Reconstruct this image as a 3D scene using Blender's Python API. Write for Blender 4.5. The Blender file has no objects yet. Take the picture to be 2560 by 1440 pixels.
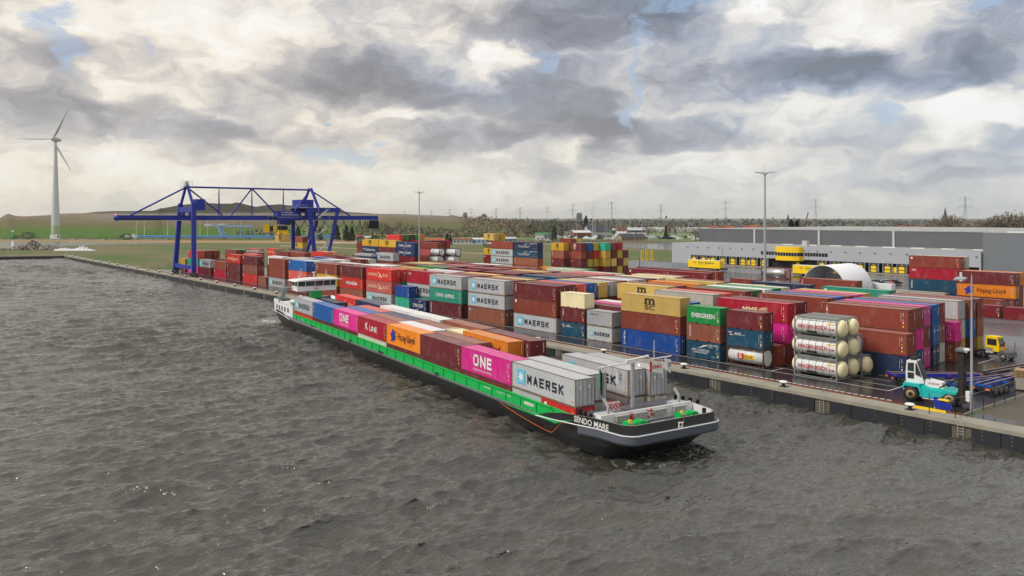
import bpy, bmesh, math, random
import numpy as np
from mathutils import Vector, Matrix
R = math.radians
rnd = random.Random(7)
sc = bpy.context.scene
COL = sc.collection

# ---------------------------------------------------------------- camera, sky, sun, exposure
# world X runs along the quay (towards the right of the picture), Y inland, Z up, quay level z = 0
HC = 21.15
FPX = 1960.0 / 2560.0
PH = math.atan2(1960.0, 1624.0)
cam_d = bpy.data.cameras.new("camera"); cam = bpy.data.objects.new("camera", cam_d); COL.objects.link(cam)
cam.location = (0, 0, HC); cam.rotation_euler = (R(90), 0, PH)
cam_d.sensor_width = 36.0; cam_d.lens = 36.0 * FPX
cam_d.shift_y = -175.0 / 2560.0
cam_d.clip_start = 0.5; cam_d.clip_end = 30000
sc.camera = cam
FWD = Vector((-math.sin(PH), math.cos(PH))); RGT = Vector((math.cos(PH), math.sin(PH)))

def at(px, Z):
    """ground point seen in column px of the photograph at depth Z metres"""
    X = (px - 1280.0) * Z / 1960.0
    return (X * RGT.x + Z * FWD.x, X * RGT.y + Z * FWD.y)
def zat(py, Z):
    return HC - (py - 545.0) * Z / 1960.0

sc.view_settings.view_transform = 'Standard'
sc.view_settings.look = 'None'
sc.view_settings.exposure = 0.0
sc.view_settings.gamma = 1.0

sun_el, sun_az = R(46), math.atan2(-0.93, -0.30)
sd = bpy.data.lights.new("sun", 'SUN'); sun = bpy.data.objects.new("sun", sd); COL.objects.link(sun)
sd.energy = 2.6; sd.angle = R(14); sd.color = (1.0, 0.95, 0.88)
dv = Vector((math.cos(sun_az) * math.cos(sun_el), math.sin(sun_az) * math.cos(sun_el), math.sin(sun_el)))
sun.rotation_euler = dv.to_track_quat('Z', 'Y').to_euler()

class NT:
    def __init__(s, tree):
        s.t = tree; s.n = tree.nodes; s.l = tree.links
    def new(s, typ, **k):
        n = s.n.new(typ)
        for a, b in k.items(): setattr(n, a, b)
        return n
    def put(s, sock, v):
        if isinstance(v, bpy.types.NodeSocket): s.l.new(v, sock)
        elif v is not None: sock.default_value = v
    def m(s, op, a, b=None, c=None, clamp=False):
        n = s.new('ShaderNodeMath', operation=op); n.use_clamp = clamp
        s.put(n.inputs[0], a)
        if b is not None: s.put(n.inputs[1], b)
        if c is not None: s.put(n.inputs[2], c)
        return n.outputs[0]
    def mix(s, f, a, b, typ='RGBA', blend='MIX'):
        n = s.new('ShaderNodeMix', data_type=typ)
        if typ == 'RGBA':
            n.blend_type = blend; s.put(n.inputs[0], f); s.put(n.inputs[6], a); s.put(n.inputs[7], b); return n.outputs[2]
        s.put(n.inputs[0], f); s.put(n.inputs[2], a); s.put(n.inputs[3], b); return n.outputs[0]
    def noise(s, vec, scale, detail=4, rough=0.55, dist=0.0, dim='3D'):
        n = s.new('ShaderNodeTexNoise', noise_dimensions=dim)
        if vec is not None: s.l.new(vec, n.inputs['Vector'])
        n.inputs['Scale'].default_value = scale; n.inputs['Detail'].default_value = detail
        n.inputs['Roughness'].default_value = rough; n.inputs['Distortion'].default_value = dist
        return n.outputs[0]
    def ramp(s, f, stops, interp='LINEAR'):
        n = s.new('ShaderNodeValToRGB'); cr = n.color_ramp; cr.interpolation = interp
        while len(cr.elements) < len(stops): cr.elements.new(0.5)
        for e, (p, c) in zip(cr.elements, stops):
            e.position = p; e.color = (*c, 1) if len(c) == 3 else c
        s.put(n.inputs[0], f); return n.outputs[0]
    def mapping(s, vec, scale=(1, 1, 1), rot=(0, 0, 0), loc=(0, 0, 0)):
        n = s.new('ShaderNodeMapping'); s.l.new(vec, n.inputs[0])
        n.inputs['Location'].default_value = loc; n.inputs['Rotation'].default_value = rot; n.inputs['Scale'].default_value = scale
        return n.outputs[0]

def c3(g): return (g, g, g)
def rgb(r, g, b, k=1.0):
    f = lambda v: ((v / 255.0 + 0.055) / 1.055) ** 2.4 if v > 10 else v / 255.0 / 12.92
    return (f(r) * k, f(g) * k, f(b) * k)

w = bpy.data.worlds.new("World"); sc.world = w; w.use_nodes = True
T = NT(w.node_tree); T.n.clear()
out = T.new('ShaderNodeOutputWorld'); bg = T.new('ShaderNodeBackground'); T.l.new(bg.outputs[0], out.inputs[0])
sky = T.new('ShaderNodeTexSky', sky_type='NISHITA'); sky.sun_disc = False
sky.sun_elevation = sun_el; sky.sun_rotation = math.pi / 2 - sun_az
sky.air_density = 1.0; sky.dust_density = 2.0
skyc = T.mix(1.0, sky.outputs[0], (0.14, 0.14, 0.14, 1), blend='MULTIPLY')
tc = T.new('ShaderNodeTexCoord'); d = tc.outputs['Generated']
sep = T.new('ShaderNodeSeparateXYZ'); T.l.new(d, sep.inputs[0]); dx, dy, dz = sep.outputs
# azimuth (radians left/right of the view axis of the harbour, positive inland) and elevation
az = T.m('ARCTAN2', T.m('ADD', T.m('MULTIPLY', dx, RGT.x), T.m('MULTIPLY', dy, RGT.y)), T.m('ADD', T.m('MULTIPLY', dx, FWD.x), T.m('MULTIPLY', dy, FWD.y)))
el = T.m('ARCSINE', dz, clamp=False)
cv = T.new('ShaderNodeCombineXYZ'); T.l.new(az, cv.inputs[0]); T.l.new(T.m('MULTIPLY', el, 1.9), cv.inputs[1])
P = cv.outputs[0]
wn = T.new('ShaderNodeTexNoise', noise_dimensions='2D'); T.l.new(P, wn.inputs['Vector']); wn.inputs['Scale'].default_value = 13; wn.inputs['Detail'].default_value = 7
sw = T.new('ShaderNodeSeparateColor'); T.l.new(wn.outputs['Color'], sw.inputs[0])
az2 = T.m('ADD', az, T.m('MULTIPLY', T.m('SUBTRACT', sw.outputs[0], 0.5), 0.10))
el2 = T.m('ADD', el, T.m('MULTIPLY', T.m('SUBTRACT', sw.outputs[1], 0.5), 0.06))
def blob(px, py, wx, wy, tilt=0.0):
    a0 = math.atan((px - 1280) / 1960.0); e0 = math.atan((545 - py) / math.hypot(1960.0, px - 1280)); 
    sx = wx / 1960.0 * math.cos(a0) ** 2; sy = wy / 1960.0 * math.cos(a0)
    u = T.m('SUBTRACT', az2, a0); v = T.m('SUBTRACT', el2, e0)
    c, s = math.cos(tilt), math.sin(tilt)
    uu = T.m('DIVIDE', T.m('ADD', T.m('MULTIPLY', u, c), T.m('MULTIPLY', v, s)), sx)
    vv = T.m('DIVIDE', T.m('SUBTRACT', T.m('MULTIPLY', v, c), T.m('MULTIPLY', u, s)), sy)
    r2 = T.m('ADD', T.m('MULTIPLY', uu, uu), T.m('MULTIPLY', vv, vv))
    return T.m('EXPONENT', T.m('MULTIPLY', T.m('MULTIPLY', r2, r2), -0.7))
V = None
def acc(x, k):
    global V
    t = T.m('MULTIPLY', x, k)
    V = t if V is None else T.m('ADD', V, t)
for (px, py, wx, wy, k, tl) in [
    # dark cloud bases
    (60, 190, 130, 110, -.20, 0), (380, 300, 330, 42, -.36, -.12), (190, 200, 45, 150, -.16, .5), (700, 235, 250, 60, -.16, -.05), (1030, 225, 330, 62, -.44, -.18),
    (1130, 120, 240, 90, -.16, -.2), (870, 360, 330, 26, -.14, 0), (1200, 335, 260, 26, -.34, 0), (1520, 25, 260, 70, -.55, .02), (1420, 130, 130, 60, -.16, 0),
    (1400, 250, 190, 70, -.34, -.3), (1680, 335, 210, 34, -.48, -.05), (1500, 350, 50, 80, -.20, 0), (2050, 170, 190, 44, -.44, -.05), (1990, 130, 110, 80, -.22, 0), (2330, 190, 300, 66, -.40, -.02),
    (2480, 90, 150, 130, -.30, 0), (1760, 130, 160, 110, -.20, 0), (2150, 330, 170, 34, -.30, .1), (2420, 380, 150, 60, -.30, 0), (2350, 452, 230, 18, -.20, .03), (560, 390, 130, 22, -.16, 0),
    (1730, 240, 240, 36, -.12, 0), (1330, 420, 200, 30, -.10, 0),
    # bright lit tops
    (330, 60, 190, 60, .22, 0), (560, 110, 200, 90, .14, 0), (1250, 140, 55, 38, .5, 0), (1395, 355, 70, 40, .34, -.3), (1090, 300, 180, 18, .20, 0), (650, 375, 60, 30, .2, 0),
    (2000, 250, 190, 36, .12, 0), (1820, 30, 130, 40, .22, 0), (2150, 60, 190, 60, .22, 0), (2420, 300, 150, 50, .42, .4), (2060, 105, 30, 22, .25, 0), (1700, 400, 200, 30, .14, 0),
    (300, 420, 500, 60, .10, 0), (900, 470, 700, 40, .05, 0)]:
    acc(blob(px, py, wx, wy, tl), k)
P2 = T.new('ShaderNodeCombineXYZ'); T.l.new(az2, P2.inputs[0]); T.l.new(T.m('MULTIPLY', el2, 1.9), P2.inputs[1])
n1 = T.noise(P2.outputs[0], 8.0, 8, 0.60, 0.0, '2D')
n2 = T.noise(P2.outputs[0], 26, 6, 0.66, 0.0, '2D')
n3 = T.noise(T.mapping(P2.outputs[0], (1, 2.2, 1)), 3.4, 3, 0.5, 0.0, '2D')
acc(T.m('SUBTRACT', n1, 0.5), 0.95); acc(T.m('SUBTRACT', n2, 0.5), 0.36); acc(T.m('SUBTRACT', n3, 0.5), 0.35)
def puffs(scale, k):
    vo = T.new('ShaderNodeTexVoronoi', feature='SMOOTH_F1', voronoi_dimensions='2D'); T.l.new(wpv, vo.inputs['Vector']); vo.inputs['Scale'].default_value = scale
    vo.inputs['Detail'].default_value = 2; vo.inputs['Smoothness'].default_value = .45; vo.inputs['Roughness'].default_value = .62; vo.inputs['Lacunarity'].default_value = 2.1; vo.normalize = True
    acc(T.m('SUBTRACT', .33, vo.outputs['Distance']), k)
wv_ = T.new('ShaderNodeVectorMath', operation='ADD'); T.l.new(P2.outputs[0], wv_.inputs[0])
wn2 = T.new('ShaderNodeTexNoise', noise_dimensions='2D'); T.l.new(P2.outputs[0], wn2.inputs['Vector']); wn2.inputs['Scale'].default_value = 22; wn2.inputs['Detail'].default_value = 4
ws_ = T.new('ShaderNodeVectorMath', operation='SCALE'); T.l.new(wn2.outputs['Color'], ws_.inputs[0]); ws_.inputs['Scale'].default_value = .02; T.l.new(ws_.outputs[0], wv_.inputs[1]); wpv = wv_.outputs[0]
puffs(14, .40)
val = T.m('ADD', T.m('MULTIPLY', V, .9), 0.70, clamp=True)
cw_ = T.ramp(val, [(0.0, rgb(124, 124, 130)), (0.28, rgb(152, 151, 158)), (0.48, rgb(184, 181, 183)), (0.66, rgb(218, 211, 204)), (0.80, rgb(245, 237, 224)), (1.0, rgb(255, 252, 247))])
cc_ = T.ramp(val, [(0.0, rgb(116, 130, 148)), (0.28, rgb(140, 154, 176)), (0.48, rgb(174, 184, 202)), (0.66, rgb(206, 210, 216)), (0.82, rgb(238, 236, 232)), (1.0, rgb(254, 253, 252))])
ct = T.new('ShaderNodeMapRange'); T.put(ct.inputs[0], az); ct.inputs[1].default_value = -0.15; ct.inputs[2].default_value = 0.22
cloud = T.mix(T.m('ADD', T.m('MULTIPLY', ct.outputs[0], .75), T.m('MULTIPLY', T.m('SUBTRACT', n3, .45), 1.6), clamp=True), cw_, cc_)
# warm haze near the horizon
hz = T.m('EXPONENT', T.m('MULTIPLY', T.m('ABSOLUTE', el), -13.0))
azr = T.new('ShaderNodeMapRange'); T.put(azr.inputs[0], az); azr.inputs[1].default_value = -0.45; azr.inputs[2].default_value = 0.6
hcol = T.mix(azr.outputs[0], (*rgb(236, 228, 206), 1), (*rgb(206, 209, 205), 1))
cloud = T.mix(T.m('MULTIPLY', hz, 0.72, clamp=True), cloud, hcol)
# gaps of blue
holes = None
for (px, py, wx, wy, tl) in [(350, 118, 34, 20, 0), (150, 20, 70, 22, 0), (165, 130, 40, 90, .5), (1600, 200, 26, 70, .1), (1700, 8, 120, 16, 0), (870, 395, 110, 26, 0), (830, 305, 20, 8, 0), (1590, 80, 60, 40, 0), (1560, 290, 26, 50, -.4), (2440, 10, 60, 20, 0), (1360, 150, 50, 30, 0), (2200, 290, 60, 26, 0)]:
    b = blob(px, py, wx, wy, tl); holes = b if holes is None else T.m('MAXIMUM', holes, b)
hm = T.m('MULTIPLY', T.m('SUBTRACT', T.m('ADD', T.m('MULTIPLY', holes, .8), T.m('ADD', T.m('MULTIPLY', T.m('SUBTRACT', n2, .5), 1.5), T.m('MULTIPLY', T.m('SUBTRACT', n1, .5), 1.2))), 0.40), 2.2, clamp=True)
bluec = T.mix(T.m('EXPONENT', T.m('MULTIPLY', T.m('ABSOLUTE', el), -6.0)), (*rgb(150, 180, 222), 1), (*rgb(205, 217, 222), 1))
bluec = T.mix(0.3, bluec, skyc)
full = T.mix(T.m('MULTIPLY', hm, 0.72), cloud, bluec)
# underside of the dome (never lit ground) and the sky overhead stay even
low = T.m('MULTIPLY', dz, -30, clamp=True)
full = T.mix(low, full, (*rgb(120, 122, 118), 1))
T.l.new(full, bg.inputs[0]); bg.inputs[1].default_value = 1.0

# ---------------------------------------------------------------- helpers
def smooth01(a, b, x):
    t = min(1, max(0, (x - a) / (b - a))); return t * t * (3 - 2 * t)

class MB:
    def __init__(s): s.v = []; s.f = []; s.m = []; s.sm = []
    def add(s, vs, fs, m=0, smooth=False, M=None):
        o = len(s.v)
        if M is not None: vs = [tuple(M @ Vector(v)) for v in vs]
        s.v += vs
        for f in fs: s.f.append(tuple(i + o for i in f)); s.m.append(m); s.sm.append(smooth)
        return s
    def box(s, x0, x1, y0, y1, z0, z1, m=0, M=None):
        v = [(x0, y0, z0), (x1, y0, z0), (x1, y1, z0), (x0, y1, z0), (x0, y0, z1), (x1, y0, z1), (x1, y1, z1), (x0, y1, z1)]
        return s.add(v, [(0, 3, 2, 1), (4, 5, 6, 7), (0, 1, 5, 4), (1, 2, 6, 5), (2, 3, 7, 6), (3, 0, 4, 7)], m, False, M)
    def prism(s, poly, axis, a, b, m=0, M=None):
        """poly: 2D outline; extruded along axis 'x','y' or 'z' from a to b"""
        n = len(poly); put = {'x': lambda p, t: (t, p[0], p[1]), 'y': lambda p, t: (p[0], t, p[1]), 'z': lambda p, t: (p[0], p[1], t)}[axis]
        v = [put(p, a) for p in poly] + [put(p, b) for p in poly]
        f = [tuple(range(n))[::-1], tuple(range(n, 2 * n))] + [(i, (i + 1) % n, n + (i + 1) % n, n + i) for i in range(n)]
        return s.add(v, f, m, False, M)
    def tube(s, p, q, r0, r1=None, n=8, m=0, cap=True, M=None):
        r1 = r0 if r1 is None else r1
        p = Vector(p); q = Vector(q); d = (q - p)
        if d.length < 1e-6: return s
        d.normalize(); u = d.orthogonal().normalized(); w_ = d.cross(u)
        v = []
        for c, r in ((p, r0), (q, r1)):
            for i in range(n):
                a = 2 * math.pi * i / n; v.append(tuple(c + (u * math.cos(a) + w_ * math.sin(a)) * r))
        s.add(v, [(i, (i + 1) % n, n + (i + 1) % n, n + i) for i in range(n)], m, n > 4, M)
        if cap: s.add(v, [tuple(range(n))[::-1], tuple(range(n, 2 * n))], m, False, M)
        return s
    def beam(s, p, q, w_, h, m=0, M=None):
        """rectangular bar from p to q, w_ wide (sideways) and h deep"""
        p = Vector(p); q = Vector(q); d = (q - p).normalized(); up = Vector((0, 0, 1))
        if abs(d.z) > .95: up = Vector((0, 1, 0))
        a = d.cross(up).normalized(); b = a.cross(d)
        v = [tuple(c + a * i * w_ / 2 + b * j * h / 2) for c in (p, q) for i, j in ((-1, -1), (1, -1), (1, 1), (-1, 1))]
        return s.add(v, [(0, 3, 2, 1), (4, 5, 6, 7), (0, 1, 5, 4), (1, 2, 6, 5), (2, 3, 7, 6), (3, 0, 4, 7)], m, False, M)
    def rev(s, prof, n=12, m=0, c=(0, 0, 0), axis='z', smooth=True, M=None):
        v = []
        for r, z in prof:
            for i in range(n):
                a = 2 * math.pi * i / n; x, y = r * math.cos(a), r * math.sin(a)
                if axis == 'z': v.append((c[0] + x, c[1] + y, c[2] + z))
                elif axis == 'x': v.append((c[0] + z, c[1] + x, c[2] + y))
                else: v.append((c[0] + x, c[1] + z, c[2] + y))
        f = []
        for k in range(len(prof) - 1):
            for i in range(n):
                j = (i + 1) % n; f.append((k * n + i, k * n + j, (k + 1) * n + j, (k + 1) * n + i))
        s.add(v, f, m, smooth, M)
        return s
    def sphere(s, c, r, m=0, n=8, k=5, M=None, sc_=(1, 1, 1)):
        prof = [(math.sin(math.pi * i / k) * r + 1e-4, -math.cos(math.pi * i / k) * r * sc_[2]) for i in range(k + 1)]
        return s.rev(prof, n, m, c, 'z', True, M)
    def mesh(s, name, mats):
        me = bpy.data.meshes.new(name); me.from_pydata(s.v, [], s.f)
        for t in mats: me.materials.append(t)
        if s.f:
            me.polygons.foreach_set('material_index', s.m); me.polygons.foreach_set('use_smooth', s.sm)
        me.update(); return me
    def build(s, name, mats, parent=None, loc=None, rz=0.0):
        return link(s.mesh(name, mats if isinstance(mats, (list, tuple)) else [mats]), name, parent, loc, rz)

def link(me, name, parent=None, loc=None, rz=0.0):
    o = bpy.data.objects.new(name, me); COL.objects.link(o)
    if parent is not None: o.parent = parent
    if loc is not None: o.location = loc
    if rz: o.rotation_euler = (0, 0, rz)
    return o
def tag(o, label=None, cat=None, group=None, kind=None):
    if label: o['label'] = label
    if cat: o['category'] = cat
    if group: o['group'] = group
    if kind: o['kind'] = kind
    return o
def thing(name, label, cat, loc=(0, 0, 0), rz=0.0, group=None):
    o = bpy.data.objects.new(name, None); COL.objects.link(o); o.location = loc; o.rotation_euler = (0, 0, rz)
    o.empty_display_size = 0.3
    return tag(o, label, cat, group)
def copy_tree(o, kids=None, parent=None):
    c = o.copy(); COL.objects.link(c)
    if parent is not None: c.parent = parent
    for ch in o.children: copy_tree(ch, None, c)
    return c

# ---------------------------------------------------------------- materials
def bsdf(name, base, rough=0.6, metal=0.0, spec=0.5):
    m = bpy.data.materials.new(name); m.use_nodes = True; t = NT(m.node_tree)
    b = t.n['Principled BSDF']; b.inputs['Roughness'].default_value = rough; b.inputs['Metallic'].default_value = metal
    b.inputs['Base Color'].default_value = (*base, 1); b.inputs['Specular IOR Level'].default_value = spec
    return m, t, b
def plain(name, base, rough=0.6, metal=0.0, var=0.12, scale=3.0, spec=0.4):
    m, t, b = bsdf(name, base, rough, metal, spec)
    tc_ = t.new('ShaderNodeTexCoord')
    n = t.noise(tc_.outputs['Object'], scale, 5, 0.6)
    f = t.m('ADD', t.m('MULTIPLY', t.m('SUBTRACT', n, .5), 2 * var), 1.0)
    mu = t.new('ShaderNodeVectorMath', operation='SCALE'); mu.inputs[0].default_value = base; t.put(mu.inputs['Scale'], f)
    t.l.new(mu.outputs[0], b.inputs['Base Color'])
    return m
def paint_mat(name, rust=0.25, dark=1.0, streak=True, sky_tint=0.0):
    """painted steel that takes its colour from the object, with grime and rust of its own"""
    m, t, b = bsdf(name, (.5, .5, .5), 0.55, 0, .35)
    oi = t.new('ShaderNodeObjectInfo'); tc_ = t.new('ShaderNodeTexCoord'); P_ = tc_.outputs['Object']
    off = t.new('ShaderNodeVectorMath', operation='ADD'); t.l.new(P_, off.inputs[0])
    rr = t.new('ShaderNodeCombineXYZ'); r100 = t.m('MULTIPLY', oi.outputs['Random'], 100.0)
    for i in range(3): t.l.new(r100, rr.inputs[i])
    t.l.new(rr.outputs[0], off.inputs[1]); Q = off.outputs[0]
    big = t.noise(Q, 0.45, 4, .6); fine = t.noise(Q, 5, 6, .7)
    f = t.m('ADD', t.m('MULTIPLY', t.m('SUBTRACT', big, .5), .45), t.m('ADD', t.m('MULTIPLY', t.m('SUBTRACT', fine, .5), .22), dark))
    f = t.m('MULTIPLY', f, t.m('ADD', t.m('MULTIPLY', oi.outputs['Random'], .16), .92))
    mu = t.new('ShaderNodeVectorMath', operation='SCALE'); t.l.new(oi.outputs['Color'], mu.inputs[0]); t.put(mu.inputs['Scale'], f)
    colr = mu.outputs[0]
    fade = t.m('MULTIPLY', t.m('SUBTRACT', t.noise(t.mapping(Q, (1, 1, .6)), .9, 5, .65), .5), 2.2, clamp=True)
    colr = t.mix(fade, colr, t.mix(.34, colr, (.42, .36, .33, 1)))
    if sky_tint:
        colr = t.mix(t.m('MULTIPLY', t.m('SUBTRACT', t.noise(Q, .8, 5, .65), .12), sky_tint, clamp=True), colr, (.46, .42, .40, 1))  # brightness of roofs under the sky, put into the colour as pale patches
    st = t.mapping(Q, (3.2, 3.2, .22)); rn = t.noise(st, 1.6, 6, .75)
    mask = t.m('MULTIPLY', t.m('SUBTRACT', rn, 1 - rust), 7.0, clamp=True) if streak else t.m('MULTIPLY', t.m('SUBTRACT', t.noise(Q, 2.2, 7, .75), 1 - rust), 6.0, clamp=True)
    colr = t.mix(t.m('MULTIPLY', mask, .75), colr, (.10, .045, .022, 1))
    t.l.new(colr, b.inputs['Base Color'])
    t.put(b.inputs['Roughness'], t.m('ADD', t.m('MULTIPLY', fine, .3), .38))
    return m
M_body = paint_mat("container_paint", .435); M_roof = paint_mat("container_roof_paint", .36, 1.0, False, .55)
M_frame = paint_mat("container_frame_paint", .5, .85, False); M_door = paint_mat("container_door_paint", .42)
M_rod = plain("lock_rod_steel", (.33, .33, .33), .4, .6); M_dark = plain("dark_gap", (.015, .015, .016), .8)
M_white = plain("white_paint", (.72, .73, .73), .45, 0, .06); M_black = plain("black_rubber", (.018, .018, .02), .6)
M_grey = plain("galvanised_steel", (.40, .42, .43), .45, .35); M_lgrey = plain("pale_grey_paint", (.45, .47, .49), .5)
M_yel = plain("yellow_paint", rgb(240, 200, 20), .5, 0, .08); M_red = plain("red_paint", rgb(200, 35, 35), .5)
M_navy = plain("navy_letter", rgb(18, 32, 52), .5); M_cyan = plain("sky_blue_panel", rgb(95, 185, 215), .5)
M_craneblue = plain("crane_blue_paint", rgb(12, 40, 148), .42, 0, .10, .6); M_conc = plain("pale_concrete", rgb(146, 141, 128), .85, 0, .42, .45)
M_green = plain("ship_green", rgb(12, 176, 80), .42, 0, .12, .5); M_deckgrey = plain("deck_grey", rgb(92, 90, 100), .5, 0, .15, .8)
M_orange = plain("orange_paint", rgb(240, 110, 30), .5); M_teal = plain("teal_paint", rgb(20, 178, 175), .42, 0, .12, 1.2)
M_glass = bsdf("dark_glass", (.02, .025, .03), .08, 0, .8)[0]; M_inox = plain("stainless_steel", (.42, .42, .41), .5, .25)
M_letter_w = plain("white_letter", (.74, .74, .72), .5, 0, .05); M_letter_r = plain("red_letter", rgb(185, 25, 35), .5); M_letter_k = plain("black_letter", (.02, .02, .022), .5)
M_letter_g = plain("green_letter", rgb(10, 95, 50), .5); M_letter_b = plain("blue_letter", rgb(45, 50, 150), .5); M_letter_y = plain("yellow_letter", rgb(235, 190, 20), .5); M_letter_c = plain("cream_letter", rgb(235, 215, 175), .5)
M_wood = plain("pallet_wood", rgb(165, 140, 105), .85, 0, .3, 6); M_rustrail = plain("rusty_rail", rgb(112, 66, 42), .75, 0, .25, 2)
# ---------------------------------------------------------------- ship frame (used by the wake too)
WZ = -1.9
SO = Vector((-57.67, 55.42, 0)); SEX = Vector((.9903, -.1391, 0)); SEY = Vector((.1391, .9903, 0)); SRZ = math.atan2(-.1391, .9903)

# ---------------------------------------------------------------- harbour water: real waves, not a bump map only
def axis_pts(segs):
    out_ = []
    for a, b, st in segs:
        n = max(1, int(round((b - a) / st))); out_ += list(np.linspace(a, b, n, endpoint=False))
    out_.append(segs[-1][1]); return np.array(out_)
gx = axis_pts([(-620, -420, 1.0), (-420, -260, .62), (-260, -150, .42), (-150, -110, .27), (-110, -12, .19), (-12, -10, .4), (-10, 60, .6), (60, 260, 4)])
gy = axis_pts([(-320, -60, 5), (-60, -5, .9), (-5, 88.6, .24)])
X, Y = np.meshgrid(gx, gy, indexing='ij')
rs = np.random.RandomState(3)
px_ = X.copy(); py_ = Y.copy(); pz_ = np.zeros_like(X); slope = np.zeros_like(X)
amp_mod = 0.75 + 0.35 * np.sin(X * .031 + 1.3 + 1.7 * np.sin(Y * .043)) * np.sin(Y * .05 - X * .012)
wind = math.atan2(-0.32, 0.95)
for i in range(190):
    lam = 0.50 * (9.0 / 0.50) ** (rs.rand() ** 1.75)
    k = 2 * math.pi / lam; th = wind + rs.randn() * 0.40
    kx, ky = k * math.cos(th), k * math.sin(th); ph = rs.rand() * 6.28
    a = 0.0094 * lam ** 0.92 * (0.6 + 0.8 * rs.rand())
    warp = 0.9 * np.sin(X * .11 + rs.rand() * 6 + .07 * Y) + .9 * np.sin(Y * .13 + rs.rand() * 6 - .05 * X)
    q = kx * X + ky * Y + ph + warp
    c_, s_ = np.cos(q), np.sin(q)
    pz_ += a * amp_mod * c_; px_ -= 0.72 * a * math.cos(th) * s_ * amp_mod; py_ -= 0.72 * a * math.sin(th) * s_ * amp_mod
# wake and foam round the moving ship
lx = (X - SO.x) * SEX.x + (Y - SO.y) * SEX.y; ly = (X - SO.x) * SEY.x + (Y - SO.y) * SEY.y
side = np.where(ly < 6.15, -0.75 - ly, ly - 13.05)           # distance outside the hull side
side = np.maximum(side, 0)
along = np.clip((lx + 130) / 8, 0, 1) * np.clip((14 - lx) / 6, 0, 1)
near = np.exp(-side / 2.6) * along
wide = np.exp(-side / 9.0) * np.clip((lx + 135) / 10, 0, 1) * np.clip((16 - lx) / 8, 0, 1)
bow = np.exp(-(((lx - 11) / 7) ** 2 + ((ly - 6) / 12) ** 2))
stern = np.exp(-(((lx + 112) / 7) ** 2 + ((ly + 3) / 6) ** 2))
pz_ += wide * .14 * np.sin(lx * 1.25 + side * 1.7 + 1.1 * np.sin(lx * .31)) * np.sin(ly * .8 + lx * .17 + 1)
pz_ += (near * .1 + bow * .12) * np.sin(lx * 2.1 - ly * 1.3 + np.sin(ly)) + bow * .1 * np.cos(lx * 1.1 + ly * .5)
foam = np.clip(near * .40 + stern * .55 + bow * .22 + .16 * np.exp(-np.maximum(88.0 - Y, 0) / 1.0), 0, 1)
dark = np.clip(wide * .75 + bow * .5 + .6 * np.exp(-np.maximum(88 - Y, 0) / 5.0), 0, 1)  # darker water colour: dark chop round the ship and a band along the quay
nx, ny = X.shape
co = np.stack([px_, py_, pz_ + WZ], -1).reshape(-1, 3)
idx = np.arange(nx * ny).reshape(nx, ny)
quads = np.stack([idx[:-1, :-1], idx[1:, :-1], idx[1:, 1:], idx[:-1, 1:]], -1).reshape(-1, 4)
wm = bpy.data.meshes.new("water")
wm.vertices.add(len(co)); wm.vertices.foreach_set('co', co.ravel())
wm.loops.add(quads.size); wm.loops.foreach_set('vertex_index', quads.ravel().astype(np.int32))
wm.polygons.add(len(quads)); wm.polygons.foreach_set('loop_start', np.arange(0, quads.size, 4, dtype=np.int32)); 
wm.update(calc_edges=True)
wm.polygons.foreach_set('use_smooth', np.ones(len(quads), dtype=bool))
for nm, arr in (("foam", foam), ("dark_water", dark)):
    at_ = wm.attributes.new(nm, 'FLOAT', 'POINT'); at_.data.foreach_set('value', arr.reshape(-1).astype(np.float32))
def water_mat(name, base, ripple=1.0, attr=True):
    m, t, b = bsdf(name, base, .12, 0, .5)
    b.inputs['IOR'].default_value = 1.66
    tc_ = t.new('ShaderNodeTexCoord'); O_ = tc_.outputs['Object']
    r1 = t.mapping(O_, (1, .30, 1), (0, 0, -wind))
    n1 = t.noise(r1, 3.0, 3, .55, .4); n2 = t.noise(r1, .055, 3, .5)
    n3 = t.noise(O_, .35, 6, .7, .3)
    bp = t.new('ShaderNodeBump'); bp.inputs['Strength'].default_value = 1.0 * ripple; bp.inputs['Distance'].default_value = .22
    t.l.new(n1, bp.inputs['Height']); t.l.new(bp.outputs[0], b.inputs['Normal'])
    colr = t.mix(t.m('MULTIPLY', n2, 1.0, clamp=True), (base[0] * .7, base[1] * .72, base[2] * .76, 1), (base[0] * 1.3, base[1] * 1.25, base[2] * 1.15, 1))
    rg = t.m('ADD', t.m('MULTIPLY', n2, .06), .02)
    if attr:
        a = t.new('ShaderNodeAttribute'); a.attribute_name = 'foam'; a2 = t.new('ShaderNodeAttribute'); a2.attribute_name = 'dark_water'
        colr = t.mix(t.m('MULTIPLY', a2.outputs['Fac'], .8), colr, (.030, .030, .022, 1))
        fn = t.noise(t.mapping(O_, (1, 1.0, 1)), 1.5, 8, .74, .8)
        fm = t.m('MULTIPLY', t.m('SUBTRACT', t.m('ADD', fn, t.m('MULTIPLY', a.outputs['Fac'], .42)), .78), 7.0, clamp=True)
        fm = t.m('MULTIPLY', fm, t.m('MULTIPLY', a.outputs['Fac'], 8.0, clamp=True))
        # scattered whitecaps
        wc = t.m('MULTIPLY', t.m('SUBTRACT', t.noise(r1, 1.1, 9, .7, .6), .735), 9.0, clamp=True)
        fm = t.m('MAXIMUM', fm, t.m('MULTIPLY', wc, .28))
        colr = t.mix(fm, colr, (.55, .55, .52, 1)); rg = t.m('ADD', rg, t.m('MULTIPLY', fm, .5))
    t.l.new(colr, b.inputs['Base Color']); t.put(b.inputs['Roughness'], rg)
    return m
M_water = water_mat("harbour_water", (.066, .064, .057))
wm.materials.append(M_water)
tag(link(wm, "harbour_water"), kind='structure')

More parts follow.
